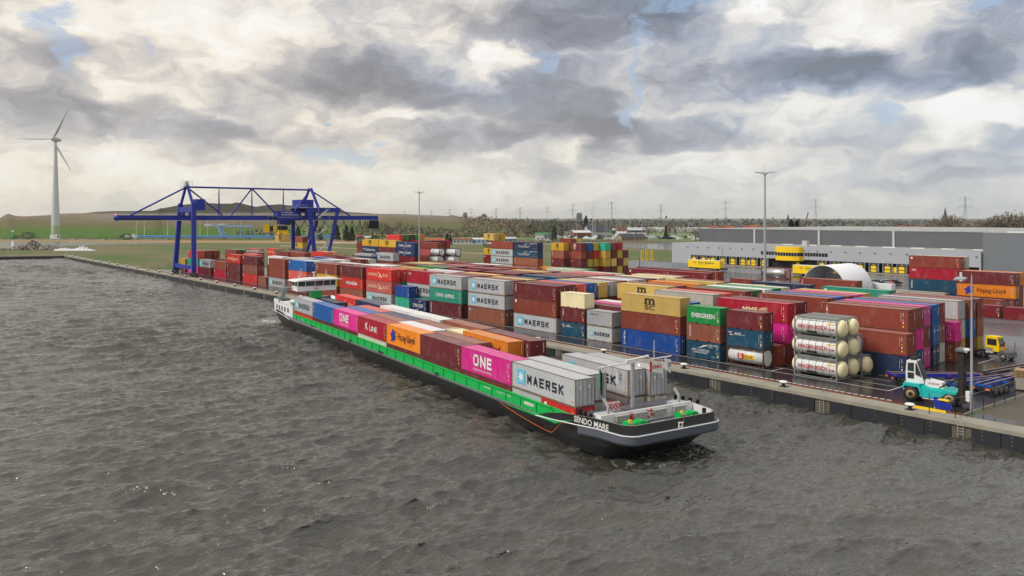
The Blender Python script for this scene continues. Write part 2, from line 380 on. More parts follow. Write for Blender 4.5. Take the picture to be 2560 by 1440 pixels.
# ---------------------------------------------------------------- land
def ground_mat():
    m, t, b = bsdf("grass_ground", (.1, .12, .05), .9, 0, .2)
    g = t.new('ShaderNodeTexCoord').outputs['Object']
    n1 = t.noise(g, .012, 6, .6); n2 = t.noise(g, .09, 6, .65, .6); n3 = t.noise(g, 1.2, 4, .6); n4 = t.noise(t.mapping(g, (.25, 1, 1), (0, 0, .5)), .02, 5, .6)
    v = t.m('ADD', t.m('MULTIPLY', n1, .5), t.m('ADD', t.m('MULTIPLY', n2, .28), t.m('MULTIPLY', n4, .25)))
    colr = t.ramp(v, [(.38, (.055, .112, .020)), (.46, (.080, .125, .034)), (.52, (.125, .125, .058)), (.58, (.165, .140, .078)), (.68, (.100, .110, .050))])
    f = t.new('ShaderNodeVectorMath', operation='SCALE'); t.l.new(colr, f.inputs[0]); t.put(f.inputs['Scale'], t.m('ADD', t.m('MULTIPLY', n3, .6), .72))
    t.l.new(f.outputs[0], b.inputs['Base Color']); return m
M_ground = ground_mat()
def wet_mat(name, dry, wet, scale=.12, puddle=.5, lo=.12, hi=.5):
    m, t, b = bsdf(name, dry, .5, 0, .5)
    g = t.new('ShaderNodeTexCoord').outputs['Object']
    n1 = t.noise(t.mapping(g, (.5, 1, 1)), scale, 6, .62, .4); n2 = t.noise(g, 1.6, 5, .65)
    f = t.m('MULTIPLY', t.m('SUBTRACT', n1, puddle - .08), 7.0, clamp=True)
    colr = t.mix(f, (*dry, 1), (*wet, 1)); s = t.new('ShaderNodeVectorMath', operation='SCALE'); t.l.new(colr, s.inputs[0])
    t.put(s.inputs['Scale'], t.m('ADD', t.m('MULTIPLY', n2, .5), .75)); t.l.new(s.outputs[0], b.inputs['Base Color'])
    t.put(b.inputs['Roughness'], t.m('SUBTRACT', t.m('ADD', t.m('MULTIPLY', n2, .15), hi), t.m('MULTIPLY', f, hi - lo)))
    return m
M_apron = wet_mat("wet_asphalt", (.046, .043, .048), (.030, .028, .032), .035, .42, .13, .34)
M_yard = wet_mat("yard_asphalt", (.15, .155, .17), (.09, .095, .112), .03, .5, .16, .45)
M_mud = wet_mat("muddy_ground", (.105, .088, .066), (.05, .042, .034), .22, .56, .03, .85)
def sheet(name, poly, z, mat, kind='structure'):
    bm = bmesh.new(); vs = [bm.verts.new((x, y, z)) for x, y in poly]; f = bm.faces.new(vs)
    if f.normal.z < 0: f.normal_flip()
    bm.normal_update()
    if bm.faces[:][0].normal.z < 0: bmesh.ops.reverse_faces(bm, faces=bm.faces[:])
    bmesh.ops.triangulate(bm, faces=bm.faces[:])
    me = bpy.data.meshes.new(name); bm.to_mesh(me); bm.free(); me.materials.append(mat)
    return tag(link(me, name), kind=kind)
QT = 87.9          # quay face
sheet("ground", [(3000, QT + 2.6), (3000, 22000), (-22000, 22000), (-22000, -3000), (-1400, -3000), (-560, -60), (-508, 86), (-506, QT + 2.6)], -0.02, M_ground)
sheet("apron", [(-338, 90.6), (-33.5, 90.6), (-33.5, 142), (-20, 150), (20, 190), (60, 260), (-60, 300), (-235, 300), (-235, 236), (-150, 215), (-176, 160), (-300, 150), (-338, 118)], -.012, M_apron)
sheet("yard_pavement", [(-33.6, 138), (-20, 150), (60, 200), (90, 300), (-50, 297.8), (-101, 297.8), (-101, 215), (-72, 196), (-62, 140)], 0.0, M_yard)
sheet("dock_road", [(-262, 258), (-101.2, 262), (-101.2, 297.9), (-262, 297.9)], 0.0, M_yard)
sheet("waste_ground", [(-33.2, 90.6), (220, 90.6), (220, 300), (62, 262), (22, 190), (-19, 149), (-33.2, 140)], -.008, M_mud)
def strip(name, pts, wdt, z, mat):
    a, b = [], []
    for i, p in enumerate(pts):
        p = Vector(p); q = Vector(pts[min(i + 1, len(pts) - 1)]); o = Vector(pts[max(i - 1, 0)]); d_ = (q - o).normalized(); n = Vector((-d_.y, d_.x))
        a.append(tuple(p + n * wdt / 2)); b.append(tuple(p - n * wdt / 2))
    return sheet(name, a + b[::-1], z, mat)
M_paint = plain("road_paint", (.62, .62, .60), .6, 0, .2, 1)
M_path = plain("sandy_path", rgb(170, 158, 125), .9, 0, .2, .1)
# painted bay lines on the apron
bm_ = MB()
for (a, b, c, d_) in [(-330, -44.6, 96.72, 96.84), (-75, -44.6, 99.72, 99.8), (-62, -44.6, 102.62, 102.7), (-50, -44.6, 105.5, 105.58)]:
    bm_.box(a, b, c, d_, -.010, -.007)
for s_ in (-44.6, -60.7): bm_.box(s_, s_ + .13, 96.72, 106 if s_ > -50 else 99.8, -.009, -.006)
bm_.box(-44.6, -44.47, 125, 135, -.009, -.006)
tag(bm_.build("painted_bay_lines", M_paint), kind='structure')

# ---------------------------------------------------------------- quay: concrete cap, fender panels, ladders, rails, bollards
q = MB(); q.box(-506, 300, QT, QT + 2.7, -.32, 0.0, 0); q.box(-506, 300, QT - .05, QT + .3, -.42, -.06, 0)
q.box(-506, 300, QT + .35, QT + 2.7, -4.5, -.32, 0)
q.box(-506, 300, QT + .16, QT + .35, -3, -.42, 1)
# return wall of the basin
d2 = Vector((-560 + 508, -60 - 86, 0)).normalized(); nrm = Vector((-d2.y, d2.x, 0)) * -1
Mx = Matrix(((d2.x, -nrm.x * -1, 0, -506), (d2.y, -nrm.y * -1, 0, QT + .2), (0, 0, 1, 0), (0, 0, 0, 1)))
q.box(0, 260, -2.2, .1, -.36, .02, 0, Mx); q.box(0, 260, -2.2, -.1, -4.5, -.36, 1, Mx)
M_wallc = plain("stained_concrete", rgb(96, 90, 76), .85, 0, .3, .6)
qo = q.build("quay_wall", [M_conc, M_wallc]); tag(qo, "long concrete quay wall with pale capping beam between the basin and the terminal", "quay wall")
M_fender = plain("fender_black", (.022, .024, .030), .5, 0, .3, .8)
lad_s = [-33.0 - 15.3 * i for i in range(31)]
fp = MB()
for i in range(len(lad_s) - 1):
    hi_, lo_ = lad_s[i] - .95, lad_s[i + 1] + .95; n = 5; st = (hi_ - lo_) / n
    for k in range(n): fp.box(lo_ + k * st + .03, lo_ + (k + 1) * st - .03, QT, QT + .16, -2.5, -.44, 0)
k = -32.0
while k < 120: fp.box(k + .03, k + 2.7, QT, QT + .16, -2.5, -.44, 0); k += 2.73
for k in range(60):
    fp.box(k * 4.3, k * 4.3 + 4.2, -2.34, -2.2, -2.5, -.5, 0, Mx)
for x_ in (-31.0, -28.3, -36, -39, -42, -52, -55, -58):
    for zz in (-.7, -1.1, -1.5): fp.box(x_, x_ + .07, QT - .03, QT, zz, zz + .07, 1)
fo = fp.build("fender_panel", [M_fender, M_grey], qo); tag(fo, kind='stuff')
lad = MB()
for sx in (-.28, .28):
    lad.tube((sx, -.06, -2.6), (sx, -.06, .15), .035, m=0, n=6)
    for a in range(8):
        a0, a1 = math.pi * a / 8, math.pi * (a + 1) / 8
        lad.tube((sx, .5 - .56 * math.cos(a0), .15 + .3 * math.sin(a0)), (sx, .5 - .56 * math.cos(a1), .15 + .3 * math.sin(a1)), .03, m=0, n=5, cap=False)
for k in range(9): lad.tube((-.28, -.06, -2.5 + .3 * k), (.28, -.06, -2.5 + .3 * k), .022, n=5)
lm = lad.mesh("quay_ladder", [M_grey])
ordn = "first second third fourth fifth sixth seventh eighth ninth tenth eleventh twelfth thirteenth fourteenth fifteenth sixteenth seventeenth eighteenth nineteenth twentieth twenty-first twenty-second twenty-third twenty-fourth twenty-fifth twenty-sixth twenty-seventh twenty-eighth twenty-ninth thirtieth thirty-first thirty-second".split()
for i, s_ in enumerate(lad_s[:20]):
    tag(link(lm, "quay_ladder", None, (s_, QT, 0)), f"galvanised quay ladder, {ordn[i]} along the wall counting from the right end", "ladder", "ladders down the quay wall")
rl = MB()
rl.box(-336, -33.8, 91.0, 91.09, -.01, .12, 0); rl.box(-336, -33.8, 90.75, 91.3, -.02, -.004, 0)
rail = rl.build("crane_rail", M_rustrail); tag(rail, "rusty crane rail set in the quay edge beside the ribbed cable slot", "rail")
cs = MB(); k = -336
while k < -42: cs.box(k, k + .55, 91.55, 91.95, -.005, .02, 0); k += .8
cso = cs.build("cable_slot_cover", M_lgrey, rail); 
bl = MB(); bl.box(-.42, .42, -.42, .42, 0, .06, 0); bl.rev([(.24, .06), (.2, .2), (.2, .42), (.3, .5)], 12, 0); bl.box(-.05, .05, -.3, .3, .06, .4, 0)
blc = MB(); blc.rev([(.30, .48), (.46, .52), (.48, .62), (.38, .72), (.02, .74)], 14, 0, M=Matrix.Scale(1.15, 4, (1, 0, 0)))
b0 = thing("mooring_bollard", "x", "bollard", (0, 0, 0)); link(bl.mesh("bollard_base", [M_black]), "base", b0); link(blc.mesh("bollard_cap", [M_white]), "cap", b0)
for i in range(30):
    s_ = -38.6 - 15.4 * i - .02 * i * i
    o = b0 if i == 0 else copy_tree(b0)
    o.location = (s_, 89.0, 0); tag(o, f"white-capped mooring bollard, {ordn[i]} along the quay edge from the right end", "bollard", "bollards along the quay edge")
# ---------------------------------------------------------------- lettering
_tc = {}
def text_geo(s, bold=.0, shear=0.0):
    bold *= .45; key = (s, bold, shear)
    if key in _tc: return _tc[key]
    cu = bpy.data.curves.new("lettering", 'FONT'); cu.body = s; cu.size = 1; cu.offset = bold; cu.shear = shear; cu.resolution_u = 3; cu.space_line = .8
    o = bpy.data.objects.new("lettering", cu); COL.objects.link(o)
    dg = bpy.context.evaluated_depsgraph_get(); me = bpy.data.meshes.new_from_object(o.evaluated_get(dg))
    vs = [tuple(v.co) for v in me.vertices]; fs = [tuple(p.vertices) for p in me.polygons]
    COL.objects.unlink(o); bpy.data.objects.remove(o); bpy.data.curves.remove(cu); bpy.data.meshes.remove(me)
    x0 = min(v[0] for v in vs); x1 = max(v[0] for v in vs); y0 = min(v[1] for v in vs); y1 = max(v[1] for v in vs)
    vs = [((v[0] - x0) / (x1 - x0), (v[1] - y0) / (y1 - y0)) for v in vs]
    _tc[key] = (vs, fs); return _tc[key]
def put_text(mb, s, x0, x1, z0, z1, y, m=0, bold=.0, shear=0.0, face='-y', M=None):
    """lettering filling the rectangle x0..x1, z0..z1; face '-y' looks towards -Y, '+x' towards +X"""
    vs, fs = text_geo(s, bold, shear)
    if face == '-y': v = [(x0 + a * (x1 - x0), y, z0 + b * (z1 - z0)) for a, b in vs]
    elif face == '+x': v = [(y, x0 + a * (x1 - x0), z0 + b * (z1 - z0)) for a, b in vs]
    mb.add(v, fs, m, False, M)
def poly2(mb, pts, y, m=0, face='-y', M=None):
    v = [(a, y, b) if face == '-y' else (y, a, b) for a, b in pts]; mb.add(v, [tuple(range(len(v)))], m, False, M)
def star(mb, cx_, cz, r, y, n, m, ri=.42, face='-y'):
    pts = [(cx_ + (r if i % 2 == 0 else r * ri) * math.sin(math.pi * i / n), cz + (r if i % 2 == 0 else r * ri) * math.cos(math.pi * i / n)) for i in range(2 * n)]
    for i in range(0, 2 * n, 2):   # star as kites round the centre
        poly2(mb, [(cx_, cz), pts[i - 1], pts[i], pts[(i + 1) % (2 * n)]], y, m, face)

STK = dict(M=[(0, 0, 0, 1), (0, 1, .5, .35), (.5, .35, 1, 1), (1, 1, 1, 0)], A=[(0, 0, .5, 1), (.5, 1, 1, 0), (.2, .3, .8, .3)], E=[(1, 0, 0, 0), (0, 0, 0, 1), (0, 1, 1, 1), (0, .52, .9, .52)], R=[(0, 0, 0, 1), (0, 1, .9, 1), (.95, 1, .95, .5), (.9, .5, 0, .5), (.45, .5, 1, 0)],
    S=[(0, 0, 1, 0), (1, 0, 1, .5), (1, .5, 0, .5), (0, .5, 0, 1), (0, 1, 1, 1)], K=[(0, 0, 0, 1), (1, 1, .1, .5), (.3, .6, 1, 0)], O=[(0, 0, 0, 1), (0, 1, 1, 1), (1, 1, 1, 0), (1, 0, 0, 0)], N=[(0, 0, 0, 1), (0, 1, 1, 0), (1, 0, 1, 1)])
def block(mb, s, x0, x1, z0, z1, th, m, gap=.42):
    n = len(s); w_ = (x1 - x0) / (n + (n - 1) * gap); h = th / 2; k = 0
    for i, ch in enumerate(s):
        a = x0 + i * w_ * (1 + gap) + h; ww = w_ - th; hh = z1 - z0 - th
        for (p, q_, r_, t_) in STK[ch]:
            P = Vector((a + p * ww, z0 + h + q_ * hh)); Q = Vector((a + r_ * ww, z0 + h + t_ * hh)); d_ = (Q - P).normalized(); nn = Vector((-d_.y, d_.x)) * h; P = P - d_ * h; Q = Q + d_ * h
            k += 1; poly2(mb, [tuple(P - nn), tuple(Q - nn), tuple(Q + nn), tuple(P + nn)], YS - .0015 * (k % 5), m)
YS = -1.245
def bird(mb, x, z, s, m):
    poly2(mb, [(x - 1.0 * s, z + .75 * s), (x - .5 * s, z + .62 * s), (x + .1 * s, z + .05 * s), (x - .12 * s, z - .02 * s)], YS, m)
    poly2(mb, [(x - .12 * s, z - .02 * s), (x + .1 * s, z + .05 * s), (x + .55 * s, z - .25 * s), (x + 1.0 * s, z - .75 * s), (x + .3 * s, z - .45 * s)], YS, m)
    poly2(mb, [(x - .12 * s, z - .02 * s), (x + .3 * s, z - .2 * s), (x - .25 * s, z - .45 * s), (x - .8 * s, z - .6 * s)], YS, m)
    poly2(mb, [(x, z + .05 * s), (x + .42 * s, z + .25 * s), (x + .2 * s, z - .02 * s)], YS, m)
def vert(mb, s, x, z0, z1, m, wd=.34):
    n = len(s); h = (z1 - z0) / n
    for i, ch in enumerate(s):
        if ch != ' ': put_text(mb, ch, x, x + wd, z1 - (i + .85) * h, z1 - i * h, YS, m, .02)
LM = [M_letter_w, M_navy, M_cyan, M_letter_r, M_letter_k, M_letter_g, M_letter_b, M_letter_y, M_letter_c, M_orange]
def mk_logo(name, L, H):
    b = MB(); W_, N_, C_, R_, K_, G_, B_, Y_, CR, OR = range(10); h = L / 2; cz = H * .5
    if name == 'mae':
        if L > 9:
            b.box(-h + 1.15, -h + 2.75, YS + .004, YS + .02, cz - .78, cz + .82, C_); star(b, -h + 1.95, cz + .02, .66, YS, 7, W_)
            block(b, "MAERSK", -h + 3.25, h - 2.1, cz - .52, cz + .50, .21, N_)
        else:
            b.box(-h + .9, -h + 1.6, YS + .004, YS + .02, cz - .4, cz + .4, C_); star(b, -h + 1.25, cz, .3, YS, 7, W_)
            block(b, "MAERSK", -h + 1.9, h - .65, cz - .32, cz + .30, .13, N_)
    elif name == 'mae2':
        b.box(-h + .45, -h + .8, YS + .004, YS + .02, H - .75, H - .4, C_); put_text(b, "MAERSK LINE", -h + .9, -h + 2.7, H - .72, H - .48, YS, N_)
    elif name == 'one':
        z0, z1 = cz - .45, cz + .95; x = -h + L * .26 if L > 9 else -h + 1
        for a, c, e, g in [(x, x + .3, z0, z1), (x + 1.1, x + 1.4, z0, z1), (x, x + 1.4, z1 - .3, z1), (x, x + 1.4, z0, z0 + .3)]: b.box(a, c, YS, YS + .01, e, g, W_)
        block(b, "N", x + 1.75, x + 3.1, z0, z1, .32, W_); block(b, "E", x + 3.4, x + 4.5, z0, z1, .32, W_)
        put_text(b, "OCEAN NETWORK EXPRESS", x, x + 4.5, z0 - .55, z0 - .3, YS, W_)
    elif name == 'ham':
        put_text(b, "HAMBURG", -h + .9, -.4, cz - .38, cz + .4, YS, CR, -.012); bird(b, .7, cz - .02, 1.05, CR); put_text(b, "SÜD", 1.9, h - 1.6, cz - .38, cz + .5, YS, CR, -.012)
    elif name == 'kline':
        put_text(b, "K", -h + 3.4, -h + 4.6, cz - .4, cz + .75, YS, W_, .03); put_text(b, "LINE", -h + 5.2, -h + 8.4, cz - .45, cz + .4, YS, W_, .03)
    elif name == 'hap':
        x = -h + 1.9; z = cz
        poly2(b, [(x + .35, z + .95), (x + 1.0, z + .95), (x + .5, z - .95), (x - .1, z - .95)], YS, B_); poly2(b, [(x + .8, z + .2), (x + 1.5, z + .95), (x + 1.7, z + .6), (x + 1.0, z - .1)], YS, B_)
        poly2(b, [(x + .75, z + .1), (x + 1.7, z + .1), (x + 1.5, z - .7), (x + .55, z - .7)], YS, B_); poly2(b, [(x - .45, z + .1), (x + .2, z + .5), (x + .1, z - .3)], YS, B_)
        put_text(b, "Hapag-Lloyd", -h + 4.3, h - 2.0, cz - .7, cz + .65, YS, K_, .006)
    elif name in ('msc', 'mscc'):
        k = K_ if name == 'msc' else CR; w_ = min(2.0, L * .17)
        b.box(-w_ * .62 - .3 + .3, w_ * .62, YS, YS + .01, cz - .02, cz + .08, k)
        put_text(b, "m", -w_ / 2, w_ / 2, cz, cz + 1.0, YS - .004, k, .05); put_text(b, "SC", -w_ / 2, w_ / 2, cz - .85, cz - .15, YS, k, .03)
    elif name == 'ever':
        put_text(b, "EVERGREEN", -h + .95, h - .95, cz - .38, cz + .3, YS, W_, .045)
    elif name == 'cma':
        put_text(b, "CMA CGM", -h + L * .14, h - L * .2, cz - .42, cz + .38, YS, W_, .03)
        for sg in (1, -1):
            for i in range(6):
                a0, a1 = 1.2 + i * .14, 1.34 + i * .14
                P_ = lambda a, r: (sg * (1.2 - r * math.sin(a - 1.2) * 1.2), cz + sg * (.55 + .5 * math.cos((a - 1.2) * 1.6)))
                b.tube((P_(a0, 1.3)[0], YS, P_(a0, 1.3)[1]), (P_(a1, 1.3)[0], YS, P_(a1, 1.3)[1]), .07, n=4, m=W_)
    elif name == 'china':
        put_text(b, "CHINA", -h + 2.6, -.55, cz - .4, cz + .45, YS, W_, .03); put_text(b, "SHIPPING", .0, h - 2.7, cz - .45, cz + .4, YS, W_, .03)
    elif name == 'hyu':
        poly2(b, [(-h + 2.2, cz - .5), (-h + 3.1, cz - .5), (-h + 2.65, cz + .5)], YS, G_); put_text(b, "HYUNDAI", -h + 3.4, h - 2.9, cz - .45, cz + .4, YS, W_, .04)
    elif name == 'nyk':
        for i in range(3): b.box(-h + .35 + .1 * i, -h + .9 + .1 * i, YS, YS + .01, H - .65 - .17 * i, H - .55 - .17 * i, (W_, R_, W_)[i])
        put_text(b, "NYK", -h + 1.35, -h + 2.5, H - .95, H - .55, YS, W_, .03, .3); put_text(b, "LINE", -h + 2.55, -h + 3.1, H - .95, H - .8, YS, W_)
    elif name == 'nykl':
        put_text(b, "NYK LOGISTICS", -h + 1.0 * L / 6, h - 1.9 * L / 6, cz - .2, cz + .14, YS, W_, .012); put_text(b, "& MEGACARRIER", -h + 1.3 * L / 6, h - 2.2 * L / 6, cz - .5, cz - .28, YS, W_, .012)
        for i in range(4): poly2(b, [(-1.1 + .25 * i, cz + .22 + .1 * i), (-.2 + .15 * i, cz + .40 + .14 * i), (1.0, cz + .98 - .07 * i), (.2, cz + .66 - .02 * i)], YS - .002 * i, W_)
        put_text(b, "YUSEN LOGISTICS", h - 2.0 * L / 6, h - .35, H - .55, H - .3, YS, W_, .02); put_text(b, "JAPAN", h - 2.0 * L / 6, h - 1.3 * L / 6, H - .85, H - .65, YS, W_, .02)
        put_text(b, "www.nykline.com", h - 1.6 * L / 6, h - .4, .45, .58, YS, W_)
    elif name == 'cai': put_text(b, "CAI", -h + .8, -h + 1.75, H - .95, H - .45, YS, W_, .04)
    elif name == 'oocl': put_text(b, "OOCL", -h + 1.6, -h + 3.6, H - 1.0, H - .55, YS, R_, .04)
    elif name == 'saf':
        b.box(-h + 1.0, -h + 1.6, YS, YS + .01, cz - .1, cz + .5, W_); put_text(b, "Safmarine", -h + 2.5, h - 2.2, cz - .5, cz + .55, YS, W_, .0, .3)
    elif name == 'ues': vert(b, "UES", -h + .6, .35, H - .35, W_)
    elif name == 'tex': vert(b, "TEX", -h + .55, H * .38, H - .35, W_)
    elif name == 'cro': vert(b, "CRONOS", -h + .55, .5, H - .3, W_, .3)
    elif name == 'tri': vert(b, "TRITON", -h + .55, H * .35, H - .3, W_, .24)
    elif name == 'ama': vert(b, "AMFICON", -h + .6, .25, H - .3, W_, .3)
    elif name == 'gvc': b.box(-h + .55, -h + 1.1, YS, YS + .01, .4, H - .35, W_); [put_text(b, c, -h + .65, -h + 1.0, H - .9 - .65 * i, H - .5 - .65 * i, YS - .006, K_, .02) for i, c in enumerate("GVC")]
    elif name == 'tou': put_text(b, "TOUAX", -h + .6, -h + 2.2, H - .8, H - .45, YS, Y_, .03)
    elif name == 'nym':
        put_text(b, "MMF", -1.6, 1.2, cz - .25, cz + .5, YS, CR, .05, .25)
        for i in range(3): poly2(b, [(1.0, cz + .2 * i - .3), (1.8, cz + .1 + .2 * i), (2.8, cz + .15 + .25 * i), (2.8, cz + .05 + .25 * i), (1.8, cz - .02 + .2 * i)], YS, CR)
    elif name == 'sam': put_text(b, "SAMSKIP", -h + .8, -h + 3.1, H - 1.0, H - .45, YS, Y_, .05)
    elif name == 'sq': b.box(-h + .5, -h + .95, YS, YS + .01, H - .85, H - .35, W_)
    elif name == 'dot': b.rev([(.0, 0), (.28, 0)], 12, C_, (-h + .8, YS, H - .65), 'y')
    return b.mesh("lettering", LM)
LOGO_WORD = dict(mae='with dark capitals beside a pale star', mae2='with small blue corner lettering', one='with big white block capitals', ham='with cream words and a seabird', kline='with white serif capitals', hap='with blue emblem and black words', msc='with black letters over black letters', mscc='with cream stacked letters', ever='with heavy white capitals', cma='with white capitals between arcs', china='with two white words', hyu='with green triangle and white capitals', nyk='with small striped corner logo', nykl='with white wing logo', cai='with small white corner capitals', oocl='with small red capitals', saf='with white script lettering', ues='with three widely spaced white letters', tex='with short upright white letters', cro='with upright white lettering', tri='with thin upright lettering', ama='with tall upright white lettering', gvc='with white upright name strip', tou='with small yellow lettering', nym='with cream logo half hidden', sam='with yellow corner lettering', sq='with white corner square', dot='with small blue corner dot')

# ---------------------------------------------------------------- the container itself
CW = 2.438
def corr(L, pitch, depth):
    n = max(2, int(round(L / pitch))); p = L / n; pts = []
    for i in range(n):
        x = -L / 2 + i * p; pts += [(x + p * .03, 0), (x + p * .40, 0), (x + p * .53, depth), (x + p * .90, depth)]
    return [(-L / 2, 0)] + pts + [(L / 2, 0)]
_ct = {}
def cont_meshes(L, H, far):
    key = (round(L, 2), round(H, 2), far)
    if key in _ct: return _ct[key]
    h = L / 2; wy = CW / 2
    body = MB(); il = L - .24; zb, zt = .16, H - .07
    pr = corr(il, .30, .04) if not far else [(-il / 2, .015), (il / 2, .015)]
    for sgn in (-1, 1):
        v = []; 
        for x, d_ in pr: v += [(x, sgn * (wy - .012 - d_), zb), (x, sgn * (wy - .012 - d_), zt)]
        fs = [(2 * i, 2 * i + 2, 2 * i + 3, 2 * i + 1) if sgn < 0 else (2 * i, 2 * i + 1, 2 * i + 3, 2 * i + 2) for i in range(len(pr) - 1)]
        body.add(v, fs, 0)
    pe = corr(CW - .24, .27, .05) if not far else [(-CW / 2 + .12, .02), (CW / 2 - .12, .02)]
    def end(sgn):
        v = []
        for y, d_ in pe: v += [(sgn * (h - .012 - d_), y, zb), (sgn * (h - .012 - d_), y, zt)]
        body.add(v, [(2 * i, 2 * i + 2, 2 * i + 3, 2 * i + 1) if sgn > 0 else (2 * i, 2 * i + 1, 2 * i + 3, 2 * i + 2) for i in range(len(pe) - 1)], 0)
    end(-1); end(1)
    if not far:
        n = int(round(il / .55)); v = []; p = il / n
        prr = []
        for i in range(n): x = -il / 2 + i * p; prr += [(x, 0), (x + p * .55, 0), (x + p * .65, -.018), (x + p * .9, -.018)]
        prr.append((il / 2, 0))
        for x, d_ in prr: v += [(x, -wy + .05, H - .03 + d_), (x, wy - .05, H - .03 + d_)]
        body.add(v, [(2 * i, 2 * i + 2, 2 * i + 3, 2 * i + 1) for i in range(len(prr) - 1)], 1)
    else: body.add([(-h + .05, -wy + .05, H - .03), (h - .05, -wy + .05, H - .03), (h - .05, wy - .05, H - .03), (-h + .05, wy - .05, H - .03)], [(0, 1, 2, 3)], 1)
    body.add([(-h + .05, -wy + .05, .14), (h - .05, -wy + .05, .14), (h - .05, wy - .05, .14), (-h + .05, wy - .05, .14)], [(0, 3, 2, 1)], 0)
    fr = MB()
    for sx in (-1, 1):
        for sy in (-1, 1):
            x0, x1 = sorted((sx * h, sx * (h - .12))); y0, y1 = sorted((sy * wy, sy * (wy - .12))); fr.box(x0, x1, y0, y1, .12, H - .12, 0)
            x0, x1 = sorted((sx * (h + .003), sx * (h - .178))); y0, y1 = sorted((sy * (wy + .003), sy * (wy - .165)))
            fr.box(x0, x1, y0, y1, 0, .12, 0); fr.box(x0, x1, y0, y1, H - .12, H, 0)
        x0, x1 = sorted((sx * h, sx * (h - .1))); fr.box(x0, x1, -wy + .12, wy - .12, .04, .18, 0); fr.box(x0, x1, -wy + .12, wy - .12, H - .12, H - .015, 0)
    for sy in (-1, 1):
        y0, y1 = sorted((sy * wy, sy * (wy - .06))); fr.box(-h + .16, h - .16, y0, y1, H - .085, H - .01, 0)
        if L < 7:
            for a, c in ((-h + .16, -1.25), (-.85, .85), (1.25, h - .16)): fr.box(a, c, y0, y1, .03, .18, 0)
        else: fr.box(-h + .16, h - .16, y0, y1, .03, .18, 0)
    dr = []
    for s_ in (-1, 1):
        dm = MB(); a, c = (-wy + .11, -.01) if s_ < 0 else (.01, wy - .11)
        dm.box(h - .02, h + .02, a, c, .17, H - .11, 0)
        if not far:
            for k in range(4): zz = .2 + (H - .4) * (k + .5) / 4; dm.box(h + .02, h + .035, a + .08, c - .08, zz - (H - .4) / 10, zz + (H - .4) / 10, 0)
            for f_ in (.28, .72):
                y = a + (c - a) * f_; dm.tube((h + .065, y, .08), (h + .065, y, H - .06), .034, n=5, m=1); dm.box(h + .02, h + .10, y - .05, y + .05, 1.15, 1.22, 1)
            dm.box(h + .036, h + .045, a + .25, a + .62, H - 1.0, H - .65, 2)
        dr.append(dm.mesh("door", [M_door, M_rod, M_letter_w]))
    mk = MB()
    x = h - (.95 if L > 7 else .7)
    for k in range(14): mk.box(x, x + .05, YS, YS + .008, H - .55 - k * .085, H - .5 - k * .085, 0)
    for k in range(5): mk.box(x + .28, x + .36, YS, YS + .008, H - .55 - k * .1, H - .48 - k * .1, 0)
    poly2(mk, [(x + .24, H - 1.5), (x + .44, H - 1.5), (x + .34, H - 1.3)], YS, 1); mk.box(x + .25, x + .43, YS, YS + .008, .45, .68, 1); mk.box(x + .27, x + .4, YS, YS + .008, H - 1.95, H - 1.7, 0)
    mk.box(h + .001, h + .01, .75, .83, H - 1.6, H - .35, 0); mk.box(h + .001, h + .01, -.35, -.2, H - .8, H - .66, 1)
    r_ = (body.mesh("panels", [M_body, M_roof]), fr.mesh("frame", [M_frame]), dr, mk.mesh("markings", [M_letter_w, M_letter_y]))
    _ct[key] = r_; return r_
PAL = {k: tuple(min(.78, c * 1.12) for c in rgb(*v)) for k, v in dict(rust=(128, 58, 45), maroon=(100, 34, 40), brown=(136, 80, 62), red=(196, 42, 38), crim=(160, 18, 46), coral=(198, 84, 74), orange=(242, 128, 26), tan=(196, 166, 92),
    gold=(196, 158, 42), blue=(14, 88, 158), navy=(26, 46, 80), teal=(32, 136, 115), green=(6, 128, 60), nyk=(14, 66, 92), grey=(168, 172, 176), white=(226, 226, 222), beige=(222, 208, 168), mag=(208, 36, 138), pale=(196, 194, 180), dred=(118, 24, 36), pink=(184, 88, 88), cma=(14, 44, 92), aqua=(40, 160, 132), cobalt=(10, 70, 150), olive=(182, 152, 60), sgrey=(160, 164, 150), dirty=(172, 168, 160)).items()}
CNAME = dict(rust='rust red', maroon='dark maroon', brown='faded brown', red='bright red', crim='crimson', coral='coral red', orange='orange', tan='tan yellow', gold='mustard yellow', blue='blue', navy='navy blue', teal='teal green', green='green', nyk='petrol blue', grey='light grey', white='white', beige='cream', mag='magenta', pale='off white', dred='deep red', pink='faded pink', cma='deep blue', aqua='pale turquoise', cobalt='strong blue', olive='olive yellow', sgrey='greenish grey', dirty='rust-stained grey')
_lg = {}; NC = [0]; LAB = {}
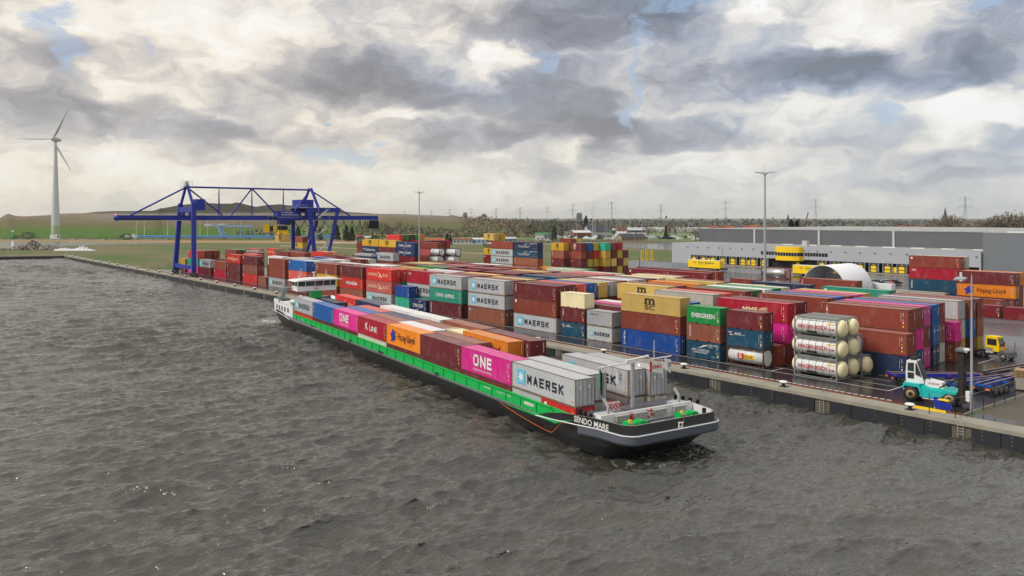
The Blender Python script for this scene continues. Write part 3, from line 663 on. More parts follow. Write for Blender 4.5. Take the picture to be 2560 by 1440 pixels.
def container(x, y, z, L, H, spec, where, group, rz=0.0, near=True):
    """x, y: near right bottom corner of the long side that faces the water; spec: colour[:logo][*]"""
    door = '*' in spec; spec = spec.replace('*', ''); cn, _, lg = spec.partition(':')
    far = not near; body, fr, dr, mk = cont_meshes(L, H, far)
    look = f"{CNAME[cn]} container" + (" " + LOGO_WORD[lg] if lg else "")
    lab = f"{look}, {where}"; 
    if len(lab.replace('-', ' ').split()) > 16: lab = f"{CNAME[cn]} container" + (" with lettering" if lg else "") + f", {where}"
    if len(lab.replace('-', ' ').split()) > 16: lab = f"{CNAME[cn]} container, {where}"
    c, s_ = math.cos(rz), math.sin(rz)
    cx_ = -L / 2; cy_ = CW / 2
    t = thing("shipping_container", lab, "container", (x + c * cx_ - s_ * cy_, y + s_ * cx_ + c * cy_, z), rz, group)
    LAB.setdefault(lab, []).append(t.name)
    k = rnd.uniform(.9, 1.1); base = PAL[cn]; colr = (base[0] * k, base[1] * k * rnd.uniform(.97, 1.03), base[2] * k, 1)
    parts = [link(body, "panels", t), link(fr, "frame", t)]
    if door: parts += [link(dr[0], "door", t), link(dr[1], "door", t)]
    for p in parts: p.color = colr
    if cn in ('grey', 'dirty', 'sgrey'): parts[1].color = (.27, .20, .16, 1)
    if near and (cn not in ('white', 'beige')): link(mk, "markings", t)
    if lg:
        key = (lg, round(L, 1), round(H, 1))
        if key not in _lg: _lg[key] = mk_logo(lg, L, H)
        link(_lg[key], "lettering", t)
    NC[0] += 1
    return t
TF = 97.17; ROW = 2.89
def trow(k): return TF + ROW * k
mass = MB()
tiern = {1: ["ground tier"], 2: ["ground tier", "upper tier"], 3: ["ground tier", "middle tier", "top tier"], 4: ["ground tier", "second tier", "third tier", "top tier"], 5: ["ground tier", "second tier", "third tier", "fourth tier", "top tier"], 6: ["first tier", "second tier", "third tier", "fourth tier", "fifth tier", "top tier"]}
def stack(s, t, L, specs, where, group, hs=None, near=True):
    """s = right end, t = water side face; specs bottom to top, '.' = a tier nobody can see"""
    z = 0.0; n = len(specs)
    for i, sp in enumerate(specs):
        H = 2.591 if L < 7 else 2.896
        if hs: H = hs[i]
        if sp == '.': mass.box(s - L + .1, s - .1, t + .06, t + CW - .06, z + .02, z + H - .02)
        else: container(s, t, z + .004, L, H, sp, f"{tiern[n][i]} {where}", group, 0, near)
        z += H + .012
ordw = ["front", "second", "third", "fourth", "fifth", "sixth", "seventh", "eighth", "ninth", "tenth", "eleventh", "twelfth", "thirteenth", "fourteenth", "fifteenth", "sixteenth", "seventeenth", "eighteenth", "nineteenth", "twentieth"]
bayw = ["rightmost"] + [f"{o}-from-right" for o in "second third fourth fifth sixth seventh eighth ninth tenth eleventh twelfth thirteenth fourteenth fifteenth sixteenth seventeenth eighteenth nineteenth twentieth twenty-first twenty-second".split()]
# front row along the crane rail: right end, length, tiers from the ground
F0 = [(-62.1, 6.06, None), (-69.3, 6.06, ["nyk:nykl", "brown:cro", "green:ever"]), (-76.6, 12.19, ["cobalt:ama*", "rust", "tan:msc"]),
      (-90.8, 6.06, ["grey:mae", "grey:mae2"]), (-97.4, 6.06, ["nyk:nyk", "maroon:tex", "beige"]), (-104.6, 12.19, ["grey:mae", "rust:sq", "maroon:tex"]),
      (-119.5, 12.19, ["brown:dot*", "grey:mae", "grey:mae"]), (-133.9, 12.19, ["maroon:ues", "teal:china", "grey:mae"]), (-147.5, 6.06, ["cma:cma"]), (-154.5, 6.06, ["aqua:cro", "cobalt"]),
      (-162.3, 12.19, ["grey:mae", "pink:ham", "red:ham"]), (-176.3, 12.19, ["brown", "red:hyu", "maroon:tri"]), (-190.3, 12.19, ["rust", "gold", "rust:tri"]), (-208.8, 12.19, ["rust:tri", "coral:tri", "blue:sq"]),
      (-223.6, 12.19, ["grey:mae", "rust", "rust"]), (-238.1, 6.06, ["brown"]), (-245.1, 12.19, ["red:sq", "brown:tri", "maroon:sq"]), (-260.0, 12.19, ["maroon:tri", "maroon:tri", "red:ham"]),
      (-272.9, 12.19, ["crim:sq", "rust:tri"]), (-288.4, 12.19, ["dred", "grey:mae"]), (-302.4, 12.19, ["mag:one", "aqua:sq", "coral:sq"]), (-317.6, 6.06, ["maroon", "gold"])]
for i, (s_, L, tiers) in enumerate(F0):
    if tiers: stack(s_, TF, L, tiers, f"of the {bayw[i]} quayside stack", "containers in the quayside row")
# the right-hand end, rows three to twelve, every tier in sight: (row, right end, tiers)
G1 = "containers in the main yard block"
E0 = [(3, -46.3, ["navy:nyk", "rust:tri"]), (4, -47.4, ["dred*", "rust", "rust:tri"]), (5, -47.6, ["nyk", "mag", "rust"]), (6, -47.9, ["mag*", "rust", "mag*"]),
      (7, -47.8, ["navy*", "blue*", "blue"]), (8, -48.2, ["pale*", "brown*", "rust"]), (9, -47.0, ["rust:tri", "mag"]), (10, -47.6, ["olive", "pale*", "grey:mae*"]), (11, -47.2, ["maroon", "blue", "rust:sq"]), (12, -47.1, ["olive", "brown", "rust"])]
for k, s_, tiers in E0:
    stack(s_, trow(k), 12.19, tiers, f"at the right end, {ordw[k]} row back", G1)
# tops of the long middle field: (bay right end, bay number, [(row, tiers)])
FIELD = [
 (-61.8, 1, [(2, [".", "mag", "crim:nym"]), (3, [".", ".", "maroon"]), (6, [".", ".", "rust:tri"]), (7, [".", ".", "blue"]), (8, [".", ".", "brown"]), (9, [".", ".", "mag"]), (10, [".", ".", "tan"]), (11, [".", "pale"]), (13, [".", ".", "teal:sq"]), (1, ["rust"]), (4, [".", "rust"]), (12, [".", "rust"])]),
 (-76.6, 2, [(1, [".", ".", "blue"]), (3, [".", ".", "dirty"]), (4, [".", ".", "coral"]), (6, [".", ".", "rust"]), (7, [".", ".", "green"]), (8, [".", ".", "white"]), (9, [".", ".", "green"]), (10, [".", ".", "pale"]), (13, [".", ".", "navy:sam"]), (5, [".", "rust"]), (11, [".", "grey"]), (2, [".", "tan"])]),
 (-90.6, 3, [(1, [".", "maroon:tou"]), (2, [".", "mag"]), (3, [".", "white"]), (5, [".", ".", "tan:msc"]), (6, [".", ".", "rust"]), (8, [".", ".", "orange"]), (7, [".", "coral"]), (10, [".", ".", "tan"]), (11, [".", ".", "rust"]), (9, [".", "maroon"])]),
 (-105.0, 4, [(1, [".", ".", "maroon"]), (2, [".", ".", "coral"]), (3, [".", ".", "blue"]), (4, [".", ".", "tan"]), (5, [".", ".", "grey"]), (6, [".", ".", "rust"]), (7, [".", ".", "white"]), (8, [".", ".", "grey"]), (9, [".", ".", "maroon"]), (10, [".", ".", "beige"]), (12, [".", ".", "beige"]), (13, [".", ".", "rust"])]),
 (-119.0, 5, [(1, [".", ".", "rust"]), (2, [".", ".", "tan"]), (3, [".", ".", "navy"]), (5, [".", ".", "nyk"]), (6, [".", ".", "maroon"]), (7, [".", ".", "rust"]), (8, [".", ".", "rust"]), (9, [".", ".", "pink"]), (10, [".", ".", "coral"]), (11, [".", ".", "pale"])]),
 (-133.4, 6, [(1, [".", ".", "rust"]), (2, [".", ".", "rust"]), (3, [".", ".", "tan"]), (5, [".", ".", "dred"]), (6, [".", ".", "maroon"]), (8, [".", ".", "tan"]), (7, [".", ".", "rust"]), (9, [".", ".", "maroon"]), (12, [".", ".", "pale"]), (13, [".", ".", "green"])]),
 (-147.8, 7, [(1, ["aqua", "grey:mae", "crim:cai"]), (3, [".", ".", "white"]), (5, [".", ".", "dred"]), (7, [".", ".", "maroon"]), (8, [".", ".", "dred"]), (9, [".", "pale"]), (10, [".", ".", "rust"])]),
 (-161.8, 8, [(1, ["aqua", "teal", "red*"]), (3, [".", ".", "tan"]), (5, [".", ".", "green"]), (6, [".", ".", "brown"]), (7, [".", ".", "navy"]), (8, [".", ".", "coral"]), (9, [".", ".", "maroon"]), (10, [".", ".", "dred"]), (11, [".", ".", "white"])]),
 (-176.3, 9, [(1, [".", ".", "rust"]), (2, [".", ".", "white"]), (3, [".", ".", "white"]), (4, [".", ".", "brown"]), (6, [".", ".", "rust"]), (7, [".", ".", "tan"]), (8, [".", ".", "tan"]), (9, [".", ".", "rust"]), (11, [".", ".", "rust"]), (12, [".", ".", "maroon"])]),
 (-190.3, 10, [(1, [".", ".", "rust"]), (2, [".", ".", "white"]), (5, [".", "pale:oocl"]), (6, [".", "pale"]), (12, ["navy:saf"])]),
 (-208.9, 11, [(1, [".", ".", "white"]), (3, [".", ".", "grey:mae"]), (4, [".", ".", "white"]), (6, [".", ".", "rust"]), (7, [".", ".", "pale"]), (8, [".", "pale"]), (10, [".", "mag"])]),
 (-223.6, 12, [(2, [".", ".", "pale"]), (3, [".", ".", "grey"]), (5, [".", ".", "blue:saf"]), (8, [".", ".", "maroon"]), (10, [".", ".", "navy"])]),
 (-238.3, 13, [(2, [".", ".", "white"]), (6, [".", "coral"]), (9, [".", ".", "rust"]), (13, [".", ".", "grey"]), (16, [".", ".", "grey:mae"])]),
 (-260.0, 14, [(2, ["white", "pale", "coral"]), (5, [".", "rust"]), (8, [".", ".", "rust"]), (11, [".", ".", "red"]), (12, [".", ".", "tan"])]),
 (-273.5, 15, [(2, [".", "coral"]), (4, [".", ".", "brown"]), (8, [".", ".", "rust:tri"]), (9, [".", ".", "rust"]), (10, [".", ".", "rust"])]),
 (-287.5, 16, [(2, [".", "maroon"]), (6, [".", ".", "grey:mae"]), (10, [".", ".", "green"]), (12, [".", ".", "maroon"])]),
 (-302.4, 17, [(2, [".", ".", "rust*"]), (1, [".", ".", "rust"]), (5, [".", ".", "rust:sq"]), (6, [".", ".", "green"]), (8, [".", ".", "red:ham"]), (11, [".", ".", "red:ham"])])]
for s_, bn, rows in FIELD:
    for k, tiers in rows:
        hs = None
        if bn == 2 and k == 1: hs = [2.591, 2.591, 2.591]
        stack(s_ - rnd.uniform(0, .25), trow(k), 12.19, tiers, f"in {ordn[bn]} bay from right, {ordw[k]} row back", G1, hs, near=(s_ > -215))
# small blocks of stacks farther off: px of the front left top corner is only the surveyed bearing, the depth is real
G2 = "containers in the far stacks"
def grid(s, t, cols, L, name, near=False, step=ROW, hs=None):
    for i, tiers in enumerate(cols):
        if tiers: stack(s, t + i * step, L, tiers, f"of {name}" + (f", {ordw[i]} column" if len(cols) > 1 else ""), G2, [2.591] * len(tiers) if hs is None else [hs] * len(tiers), near)
grid(-233.4, 149.0, [[".", ".", "dred", "cma:cma", "cma:cma"]], 12.19, "the deep blue stack by the tall mast", hs=2.5)
grid(-246.0, 149.0, [[".", ".", "dred", "maroon:tri", "gold:msc"]], 12.19, "the mustard stack beside the deep blue one")
grid(-258.6, 149.0, [[".", ".", "maroon", "navy:saf", "gold:msc"]], 12.19, "the leftmost mustard stack")
grid(-232.5, 158, [[".", ".", "rust", "pink", "rust:tri"], [".", ".", ".", "dred*"]], 12.19, "the stack behind the tall mast", hs=2.45)
grid(-325, 199, [[".", ".", ".", ".", "red:sq*"], [".", ".", ".", ".", "green*"], [".", ".", ".", ".", "maroon*"], [".", ".", ".", ".", "green*"], [".", ".", ".", ".", "orange*"]], 12.19, "the tallest far stack")
grid(-311, 205, [[".", ".", ".", "dred*"], [".", ".", ".", "maroon*"], [".", ".", ".", "dred*"], [".", ".", ".", "maroon*"], [".", ".", ".", "crim*"]], 12.19, "the low far stack beside the tallest")
grid(-322, 148, [[".", ".", "teal", "gold:msc", "rust:sq"]], 12.19, "the stack under the crane boom")
grid(-298, 168, [[".", ".", ".", "dred"], [".", ".", ".", "cma:sq"]], 12.19, "the pair seen through the crane legs")
for s_, t_ in ((-227.5, 155), (-222.0, 158.2)): mass.box(s_ - 6, s_, t_, t_ + 2.4, 0, 5.15)
# big far block with the flags to its right
grid(-193.8, 171.5, [[".", ".", "brown:tri", "nyk:nykl*", "navy:nykl*"]], 12.19, "the far block's left face")
grid(-206.6, 171.5, [["navy:nykl", "grey:mae", "grey:mae", "grey:mae", "rust:tri"]], 12.19, "the far block's recessed bay")
grid(-188.5, 166.5, [["navy", "brown:tri"], None, ["dred*", "orange:hap*"]], 12.19, "the low stack before the far block")
container(-220.2, 174.0, 5 * 2.604, 6.06, 2.591, "tan:msc*", "topmost of the small tower left of the far block", G2, 0, False)
grid(-220.2, 174.0, [[".", ".", "dred:sq", "gold:msc"], [".", ".", "rust", "maroon", "tan*", "gold*"]], 6.06, "the small tower left of the far block")
grid(-186.2, 176.2, [[".", ".", "maroon:tex", "brown:tri", "gold:msc"]], 6.06, "the mustard-topped stack of the far block")
grid(-180.5, 178.6, [[".", ".", "maroon:tou", "rust:tri", "maroon:mscc"], [".", ".", "olive", "maroon*", "blue"], [".", ".", "olive*", "red", "olive*"]], 6.06, "the far block's middle part")
grid(-177.8, 187.0, [[".", "maroon", "olive*", "olive*", "aqua*"], [".", "maroon*", "tan*", "maroon*", "rust*"], [".", "olive*", "maroon*", "olive*", "crim*"], [".", "maroon*", "tan*", "maroon*"]], 6.06, "the far block's right face")
grid(-206, 198.6, [[".", ".", ".", ".", "rust*"], [".", ".", ".", ".", "tan*"]], 6.06, "the pair on top behind the block", hs=2.72)
# stacks on the right beyond the yard road
grid(-77.2, 205.5, [["navy", "nyk:ues", "crim:cai", "rust:sq*"], [".", ".", ".", "pale*"]], 12.19, "the four-high stack", True, hs=2.896)
grid(-79.2, 201.8, [["sgrey:oocl"]], 12.19, "the single row before the four-high stack", True, hs=2.896)
grid(-63.4, 199.3, [["maroon*", "orange:hap*", "maroon:gvc*"], [".", ".", "orange*"]], 12.19, "the rightmost three-high stack", True, hs=2.896)
grid(-64.6, 194.6, [["rust:tex*"]], 12.19, "the single row before the orange stack", True, hs=2.896)
for i, (s_, t_) in enumerate([(-67.6, 186.2), (-61.4, 184.2), (-54.6, 183.6)]):
    container(s_, t_, 0, 6.06, 2.591, "dred*", f"standing alone, {('left', 'middle', 'right')[i]} of three on open yard", "small containers on the open yard")
# loose long ones beyond the main block
for (s_, t_, sp, L, wh, near) in [(-92.5, 141.8, "rust", 6.06, "short one beyond the orange-topped row", True), (-75.5, 150.5, "rust:tex", 12.19, "long one in front of the white arched shelter", True), (-107.5, 146.2, "dred:tex", 12.19, "below the left yellow trailer", True), (-119.5, 146.6, "dred:sq", 12.19, "left one of the beyond-yard pair", True),
    (-121.5, 152.0, "maroon", 12.19, "behind the beyond-yard pair", True), (-109.0, 152, "rust", 12.19, "right one behind the beyond-yard pair", True), (-97.5, 154, "blue", 6.06, "half hidden beside the beyond-yard group", True), (-94, 168, "blue", 12.19, "low one left of the silver tanks", True)]:
    for z_ in ((0.0, 2.9, 5.8) if t_ < 153 and L > 7 or wh.startswith("short") else (0.0,)):
        top = z_ == 5.8 or t_ >= 153
        if not top: mass.box(s_ - L + .1, s_ - .1, t_ + .06, t_ + CW - .06, z_ + .02, z_ + 2.85); continue
        container(s_, t_, z_, L, 2.896 if L > 7 else 2.591, sp, wh, "containers beyond the main block", 0, near)
mo = mass.build("unseen_lower_containers", plain("container_rust_plain", rgb(128, 58, 45), .6)); tag(mo, kind='stuff')
# containers aboard the ship (ship frame: x towards the bow at the right, y away from the camera)
G3 = "containers aboard the barge"
def ship_pt(x, y): return (SO.x + x * SEX.x + y * SEY.x, SO.y + x * SEX.y + y * SEY.y)
def aboard(x, y, z, spec, wh, L=12.19, H=2.896):
    p = ship_pt(x, y); container(p[0], p[1], z, L, H, spec, wh, G3, SRZ)
BAY = 12.17 + .09; names = ["nearest the bow", "second from the bow", "third from the bow", "fourth from the bow", "fifth from the bow", "sixth from the bow", "seventh from the bow", "nearest the wheelhouse"]
for i, (lo, up) in enumerate([("grey", "grey:mae*"), ("maroon", "mag:one"), ("maroon", "maroon"), ("maroon", "orange:hap"), ("pale", "crim:kline"), ("maroon", "mag:one"), ("maroon", "blue:tri"), ("red", "grey:mae")]):
    x = .97 - i * BAY; zt = 4.85
    aboard(x, 0, zt - 2.896, up, f"port side upper row, {names[i]}")
    if i == 0: aboard(x - 6.1, 0, zt - 5.8, "grey", "port side lower row under the aft half of the bow one", 6.06, 2.896); aboard(x, 0, zt - 5.8, "red:sq", "port side lower row at the bow end", 6.06, 2.896)
    else: aboard(x, 0, zt - 5.8, lo, f"port side lower row, {names[i]}")
for (x, r_, zt, sp, wh, L) in [(-.25, 1, 1.95, "grey", "lower tier of the second row, nearest the bow", 12.19), (.2, 3, 1.98, "grey", "lower tier of the fourth row, nearest the bow", 12.19), (.9, 4, 1.88, "pale", "lower tier of the starboard row, nearest the bow", 12.19), (-.25, 1, 4.87, "grey*", "second row inboard, nearest the bow", 12.19), (.2, 3, 4.90, "grey:mae*", "fourth row inboard, nearest the bow", 12.19), (.9, 4, 4.80, "grey*", "starboard row, nearest the bow", 12.19), (-.3, 2, 1.2, "red", "flat in the gap behind the bow pair", 12.19),
    (-20.3, 2, 5.35, "orange:hap", "beside the dark one amidships", 12.19), (-18.9, 3, 5.45, "maroon", "at the end of the starboard run", 12.19), (-24.5, 1, 4.8, "brown*", "second row inboard, amidships", 12.19), (-37.4, 1, 4.87, "white", "second row, between two brown tops", 12.19), (-49.5, 1, 4.87, "brown", "second row, beside the crimson one", 12.19), (-61.8, 1, 4.87, "blue", "second row, beside the aft magenta one", 12.19),
    (-37.4, 2, 4.95, "brown*", "third row, beside the white top", 12.19), (-50.2, 2, 4.85, "navy", "third row, amidships", 12.19), (-62.6, 2, 4.85, "coral", "third row, aft of midships", 12.19), (-31.4, 3, 5.48, "brown", "fourth row, forward of the white tops", 12.19), (-44.6, 3, 5.3, "white", "fourth row, forward white top", 12.19), (-56.9, 3, 5.28, "white", "fourth row, aft white top", 12.19), (-69.2, 3, 5.25, "navy", "fourth row, beside the seabird one", 12.19), (-81.5, 3, 5.25, "red:ham", "fourth row, nearest the wheelhouse", 12.19),
    (-86.3, 2, 4.25, "navy*", "third row, just before the green pillar", 12.19), (-32.4, 2, 4.95, "beige", "narrow cream strip amidships", 6.06), (-45, 4, 4.4, "mag", "starboard row amidships", 12.19), (-57.2, 4, 4.4, "maroon", "starboard row aft", 12.19)]:
    aboard(x, r_ * 2.5, zt - 2.896, sp, wh, L)
# the one hanging from the crane
container(-294.2, 127.6, 11.6, 9.1, 2.896, "tan:msc", "hanging under the yellow spreader of the blue crane", "containers on the move")
# ---------------------------------------------------------------- tank containers
container(-62.1, TF, 2.605, 6.06, 2.591, "nyk:nyk", "middle tier above the white tank", "containers in the quayside row")
container(-62.1, TF, 5.21, 6.06, 2.591, "maroon", "top tier above the white tank", "containers in the quayside row")
M_cream = plain("cream_tank_end", rgb(232, 220, 178), .45, 0, .06, 1.5); M_tankw = plain("white_cladding", (.66, .67, .66), .4, 0, .08, 2)
M_framegrey = plain("tank_frame_grey", rgb(135, 138, 136), .5, .2, .15); M_framered = plain("tank_frame_red", rgb(112, 36, 40), .55); M_framenavy = plain("tank_frame_navy", rgb(28, 44, 78), .5); M_chrome = bsdf("tank_steel", (.62, .62, .62), .28, .85)[0]
def tank_frame(fm, L, H, diag=True):
    f = MB(); h = L / 2; w_ = 1.21
    for sx in (-1, 1):
        for sy in (-1, 1): f.beam((sx * (h - .07), sy * (w_ - .07), 0), (sx * (h - .07), sy * (w_ - .07), H), .14, .14)
        for z in (.08, H - .08): f.beam((sx * (h - .07), -w_ + .1, z), (sx * (h - .07), w_ - .1, z), .11, .11)
        if diag:
            for sy in (-1, 1): f.beam((sx * (h - .06), sy * (w_ - .1), .75), (sx * (h - .06), sy * .4, .1), .08, .08)
    for sy in (-1, 1):
        for z in (.08, H - .07): f.beam((-h + .1, sy * (w_ - .06), z), (h - .1, sy * (w_ - .06), z), .09, .11)
        if diag:
            f.beam((-h + .1, sy * (w_ - .06), .8), (-h + 1.0, sy * (w_ - .06), .12), .06, .07); f.beam((h - .1, sy * (w_ - .06), .8), (h - 1.0, sy * (w_ - .06), .12), .06, .07)
    f.box(-h + .2, h - .2, -.25, .25, H - .02, H + .02)
    return f.mesh("frame", [fm])
def tank_mesh(L, H, r, bulge, mat, bands=5):
    b = MB(); h = L / 2 - .13; prof = [(.02, -h - bulge)]
    for i in range(1, 7): a = math.pi / 2 * i / 6; prof.append((r * math.sin(a), -h - bulge * math.cos(a)))
    prof += [(r, h)] + [(r * math.sin(math.pi / 2 * (6 - i) / 6) + .001, h + bulge * math.cos(math.pi / 2 * (6 - i) / 6)) for i in range(1, 7)]
    b.rev(prof, 28, 0, (0, 0, H / 2 + .05), 'x')
    for k in range(bands): x = -h + 2 * h * (k + 1) / (bands + 1); b.rev([(r + .012, x - .03), (r + .012, x + .03)], 28, 1, (0, 0, H / 2 + .05), 'x')
    return b
def tank_container(x, y, z, L, H, kind, label, group="tank containers", face=None, r=1.12, bulge=.55, rz=0):
    t = thing("tank_container", label, "tank container", (x - L / 2, y + CW / 2, z), rz, group)
    if kind == 'cream':
        link(tank_frame(M_framegrey, L, H), "frame", t)
        tk = MB(); h = L / 2 - .1
        tk.rev([(r, -h), (r, h)], 28, 0, (0, 0, H / 2 + .05), 'x')
        for k in range(5): xx = -h + 2 * h * (k + 1) / 6; tk.rev([(r + .014, xx - .025), (r + .014, xx + .025)], 28, 1, (0, 0, H / 2 + .05), 'x')
        link(tk.mesh("barrel", [M_tankw, M_dark]), "barrel", t)
        for sg in (-1, 1):
            e = MB(); pr = [(r + .01, 0), (r, .15)] + [(max(.01, r * math.cos(a) ** .7), .15 + bulge * math.sin(a)) for a in [i * math.pi / 14 for i in range(1, 8)]]
            e.rev([(p[0], sg * (h + p[1])) for p in pr], 28, 0, (0, 0, H / 2 + .05), 'x'); link(e.mesh("end_dome", [M_cream]), "end_dome", t)
        l = MB(); y0 = -r - .05
        put_text(l, "VAN DEN BOSCH", -L * .41, L * .27, H * .5 - .22, H * .5 + .3, y0, 0, .03, .22); put_text(l, ".COM", L * .28, L * .43, H * .5 - .2, H * .5 + .05, y0, 0, .03)
        l.box(-L * .22, L * .02, y0 + .2, y0 + .22, H * .5 - .82, H * .5 - .42, 1); l.box(L * .26, L * .36, y0 + .1, y0 + .12, H * .5 + .5, H * .5 + .65, 2); l.box(L * .38, L * .45, y0 + .1, y0 + .12, H * .5 + .5, H * .5 + .65, 2)
        xe = h + .15 + bulge * .9
        if face == 'smile':
            for yy in (.25, .60): l.rev([(.0, 0), (.11, 0)], 10, 0, (xe, yy, H * .5 + .38), 'x', False)
            for i in range(10):
                a0, a1 = -2.5 + i * .19, -2.5 + (i + 1) * .19
                l.tube((xe - .02, .35 + .55 * math.cos(a0), H * .5 + .05 + .55 * math.sin(a0)), (xe - .02, .35 + .55 * math.cos(a1), H * .5 + .05 + .55 * math.sin(a1)), .035, n=4, m=0)
        elif face == 'name':
            put_text(l, "VAN DEN", -.1, .85, H * .5 - .02, H * .5 + .22, xe + .02, 0, .03, .15, '+x'); put_text(l, "BOSCH", -.1, .85, H * .5 - .4, H * .5 - .1, xe + .02, 0, .03, .15, '+x')
        poly2(l, [(-.65, H * .5 + .2), (-.4, H * .5 + .2), (-.52, H * .5 + .42)], xe - .02, 2, '+x')
        link(l.mesh("lettering", [M_letter_r, M_dark, M_letter_y]), "lettering", t)
        c = MB()
        for sg in (-1, 1):
            for k in range(6):
                a, b2 = math.pi * k / 6, math.pi * (k + 1) / 6
                c.tube((sg * (h + bulge * math.sin(a) * 1.15), -math.cos(a) * 1.1, .25), (sg * (h + bulge * math.sin(b2) * 1.15), -math.cos(b2) * 1.1, .25), .03, n=5)
        c.box(-h, h, -.9, -.45, H + .0, H + .03); c.box(-h, h, .5, .9, H, H + .03)
        link(c.mesh("walkway", [M_framegrey]), "walkway", t)
        if group.startswith("cream") and z > 0:
            la = MB()
            link(la.box(h + .3, h + .35, .7, .75, .3, H).mesh("end_ladder", [M_framegrey]), "end_ladder", t)
    else:
        fm, tm = dict(white=(M_framenavy, M_tankw), silver=(M_framered, M_chrome), brown=(plain("tank_frame_brown", rgb(90, 58, 50)), M_tankw), grey=(M_framegrey, M_tankw))[kind]
        link(tank_frame(fm, L, H, kind != 'silver'), "frame", t); link(tank_mesh(L, H, 1.1, .05, tm).mesh("barrel", [tm, M_lgrey]), "barrel", t)
        pl = MB(); pts = [(math.cos(math.pi / 8 + i * math.pi / 4) * .98, H / 2 + .02 + math.sin(math.pi / 8 + i * math.pi / 4) * 1.15) for i in range(8)] if kind != 'silver' else [(0, .3), (.75, .9), (.75, H - .7), (0, H - .25), (-.75, H - .7), (-.75, .9)]
        pl.prism(pts, 'x', L / 2 - .06, L / 2 - .02); link(pl.mesh("end_plate", [tm]), "end_plate", t)
    return t
og = "cream tank containers in the quayside row"
for k in (0, 1):
    for j in range(3):
        wh = ("front" if k == 0 else "rear") + " column, " + ("bottom", "middle", "top")[j]
        tank_container(-51.35, TF + k * ROW, j * 2.66 + .01, 6.06, 2.64, 'cream', f"cream-ended tank in grey frame, {wh} of its stack" + (", smiling face" if (k == 1 and j == 0) else ""), og, ('name' if k == 0 and j == 0 else 'smile') if j == 0 else ('name' if k == 1 else None), bulge=.62)
tank_container(-50.9, TF + 2 * ROW, .01, 6.06, 2.64, 'cream', "single cream-ended tank with smiling face, nearest the navy container", og, 'smile', bulge=.62)
tank_container(-52.0, TF + 2 * ROW, 2.67, 6.06, 2.6, 'grey', "grey-framed tank on top of the single smiling cream tank", og)
st = tank_container(-62.1, TF, 0, 6.06, 2.591, 'brown', "white tank in brown frame under the two small containers", "tank containers")
l = MB(); y0 = -1.16
l.box(-1.25, -.25, y0 + .02, y0 + .03, .95, 1.75, 3); put_text(l, "S", -1.02, -.5, 1.05, 1.68, y0, 1, .05); l.box(-.2, 1.4, y0 + .02, y0 + .03, 1.0, 1.62, 2); put_text(l, "Stolt", -.1, 1.25, 1.12, 1.55, y0, 0, .02)
link(l.mesh("lettering", [M_letter_k, M_letter_w, M_letter_y, M_letter_r]), "lettering", st)
for j in (0, 1): tank_container(-101.6 + 5.9, 158.3, j * 2.62 + 4.7, 6.06, 2.591, 'silver', f"silver tank in dark red frame by the mast, {('lower', 'upper')[j]} of two")
bx = MB(); bx.box(-101.7, -95.8, 158.4, 160.6, 0, 4.68)
tag(bx.build("trailer_bed", M_framered), "dark red support bed under the two silver tanks", "support bed")
for j, (s_, t_, z_) in enumerate([(-227.5, 155, 5.2), (-227.0, 155.1, 7.82), (-222.0, 158, 5.2), (-221.6, 158.2, 7.82)]):
    tank_container(s_, t_, z_, 6.06, 2.591, 'white', f"white tank in navy frame on the far apron, {('front lower', 'front upper', 'rear lower', 'rear upper')[j]} one")
tank_container(-220.2, 174.0, 4 * 2.604, 6.06, 2.591, 'silver', "silver tank in dark red frame near the top of the small far tower")

# ---------------------------------------------------------------- lamp masts
def mast(px, s_, t_, H, r, heads, label, solar=False):
    m_ = thing("light_mast", label, "light mast", (s_, t_, 0))
    b = MB(); b.rev([(r, 0), (r * .95, .3), (r * .45, H)], 12, 0); b.build("pole", M_grey, m_)
    h = MB()
    if solar:
        h.box(-.5, .5, -.42, .42, H + .25, H + .33, 0, Matrix.Rotation(R(12), 4, 'X')); h.tube((0, 0, H - .2), (0, 0, H + .3), .05)
        h.box(-.55, .55, -.47, .47, H + .18, H + .24, 0, Matrix.Rotation(R(12), 4, 'X'))
    else:
        for i in range(heads):
            a = 2 * math.pi * i / heads + .3; c, s2 = math.cos(a), math.sin(a)
            h.tube((0, 0, H - .4), (1.3 * c, 1.3 * s2, H + .05), .05); h.box(-.32, .32, -.22, .22, -.07, .07, 1, Matrix.Translation((1.75 * c, 1.75 * s2, H + .05)) @ Matrix.Rotation(a, 4, 'Z'))
        h.rev([(.3, H - .5), (.35, H - .1), (.1, H + .15)], 10); h.tube((0, 0, H), (0, 0, H + 1.6), .03)
    h.build("lamp_head", [M_grey, M_lgrey], m_); return m_
m1 = mast(2428, -34.2, 94.1, 14.7, .17, 0, "near grey mast with a flat lamp panel beside the teal lift truck", True)
c_ = MB(); c_.box(-.75, -.15, -.25, .25, 2.6 + 3.9, 2.8 + 3.9, 0); c_.sphere((-.55, 0, 6.35), .16); c_.box(-.55, -.15, -.2, .2, .9, 2.0, 0); c_.build("camera_housing", M_white, m1)
mast(1913, -92.3, 145, 30.6, .36, 8, "tall grey mast with a ring of lamps before the warehouse")
p_ = at(1048, 275); mast(1048, p_[0], p_[1], 30.2, .34, 6, "tall grey mast with a ring of lamps behind the deep blue stack")
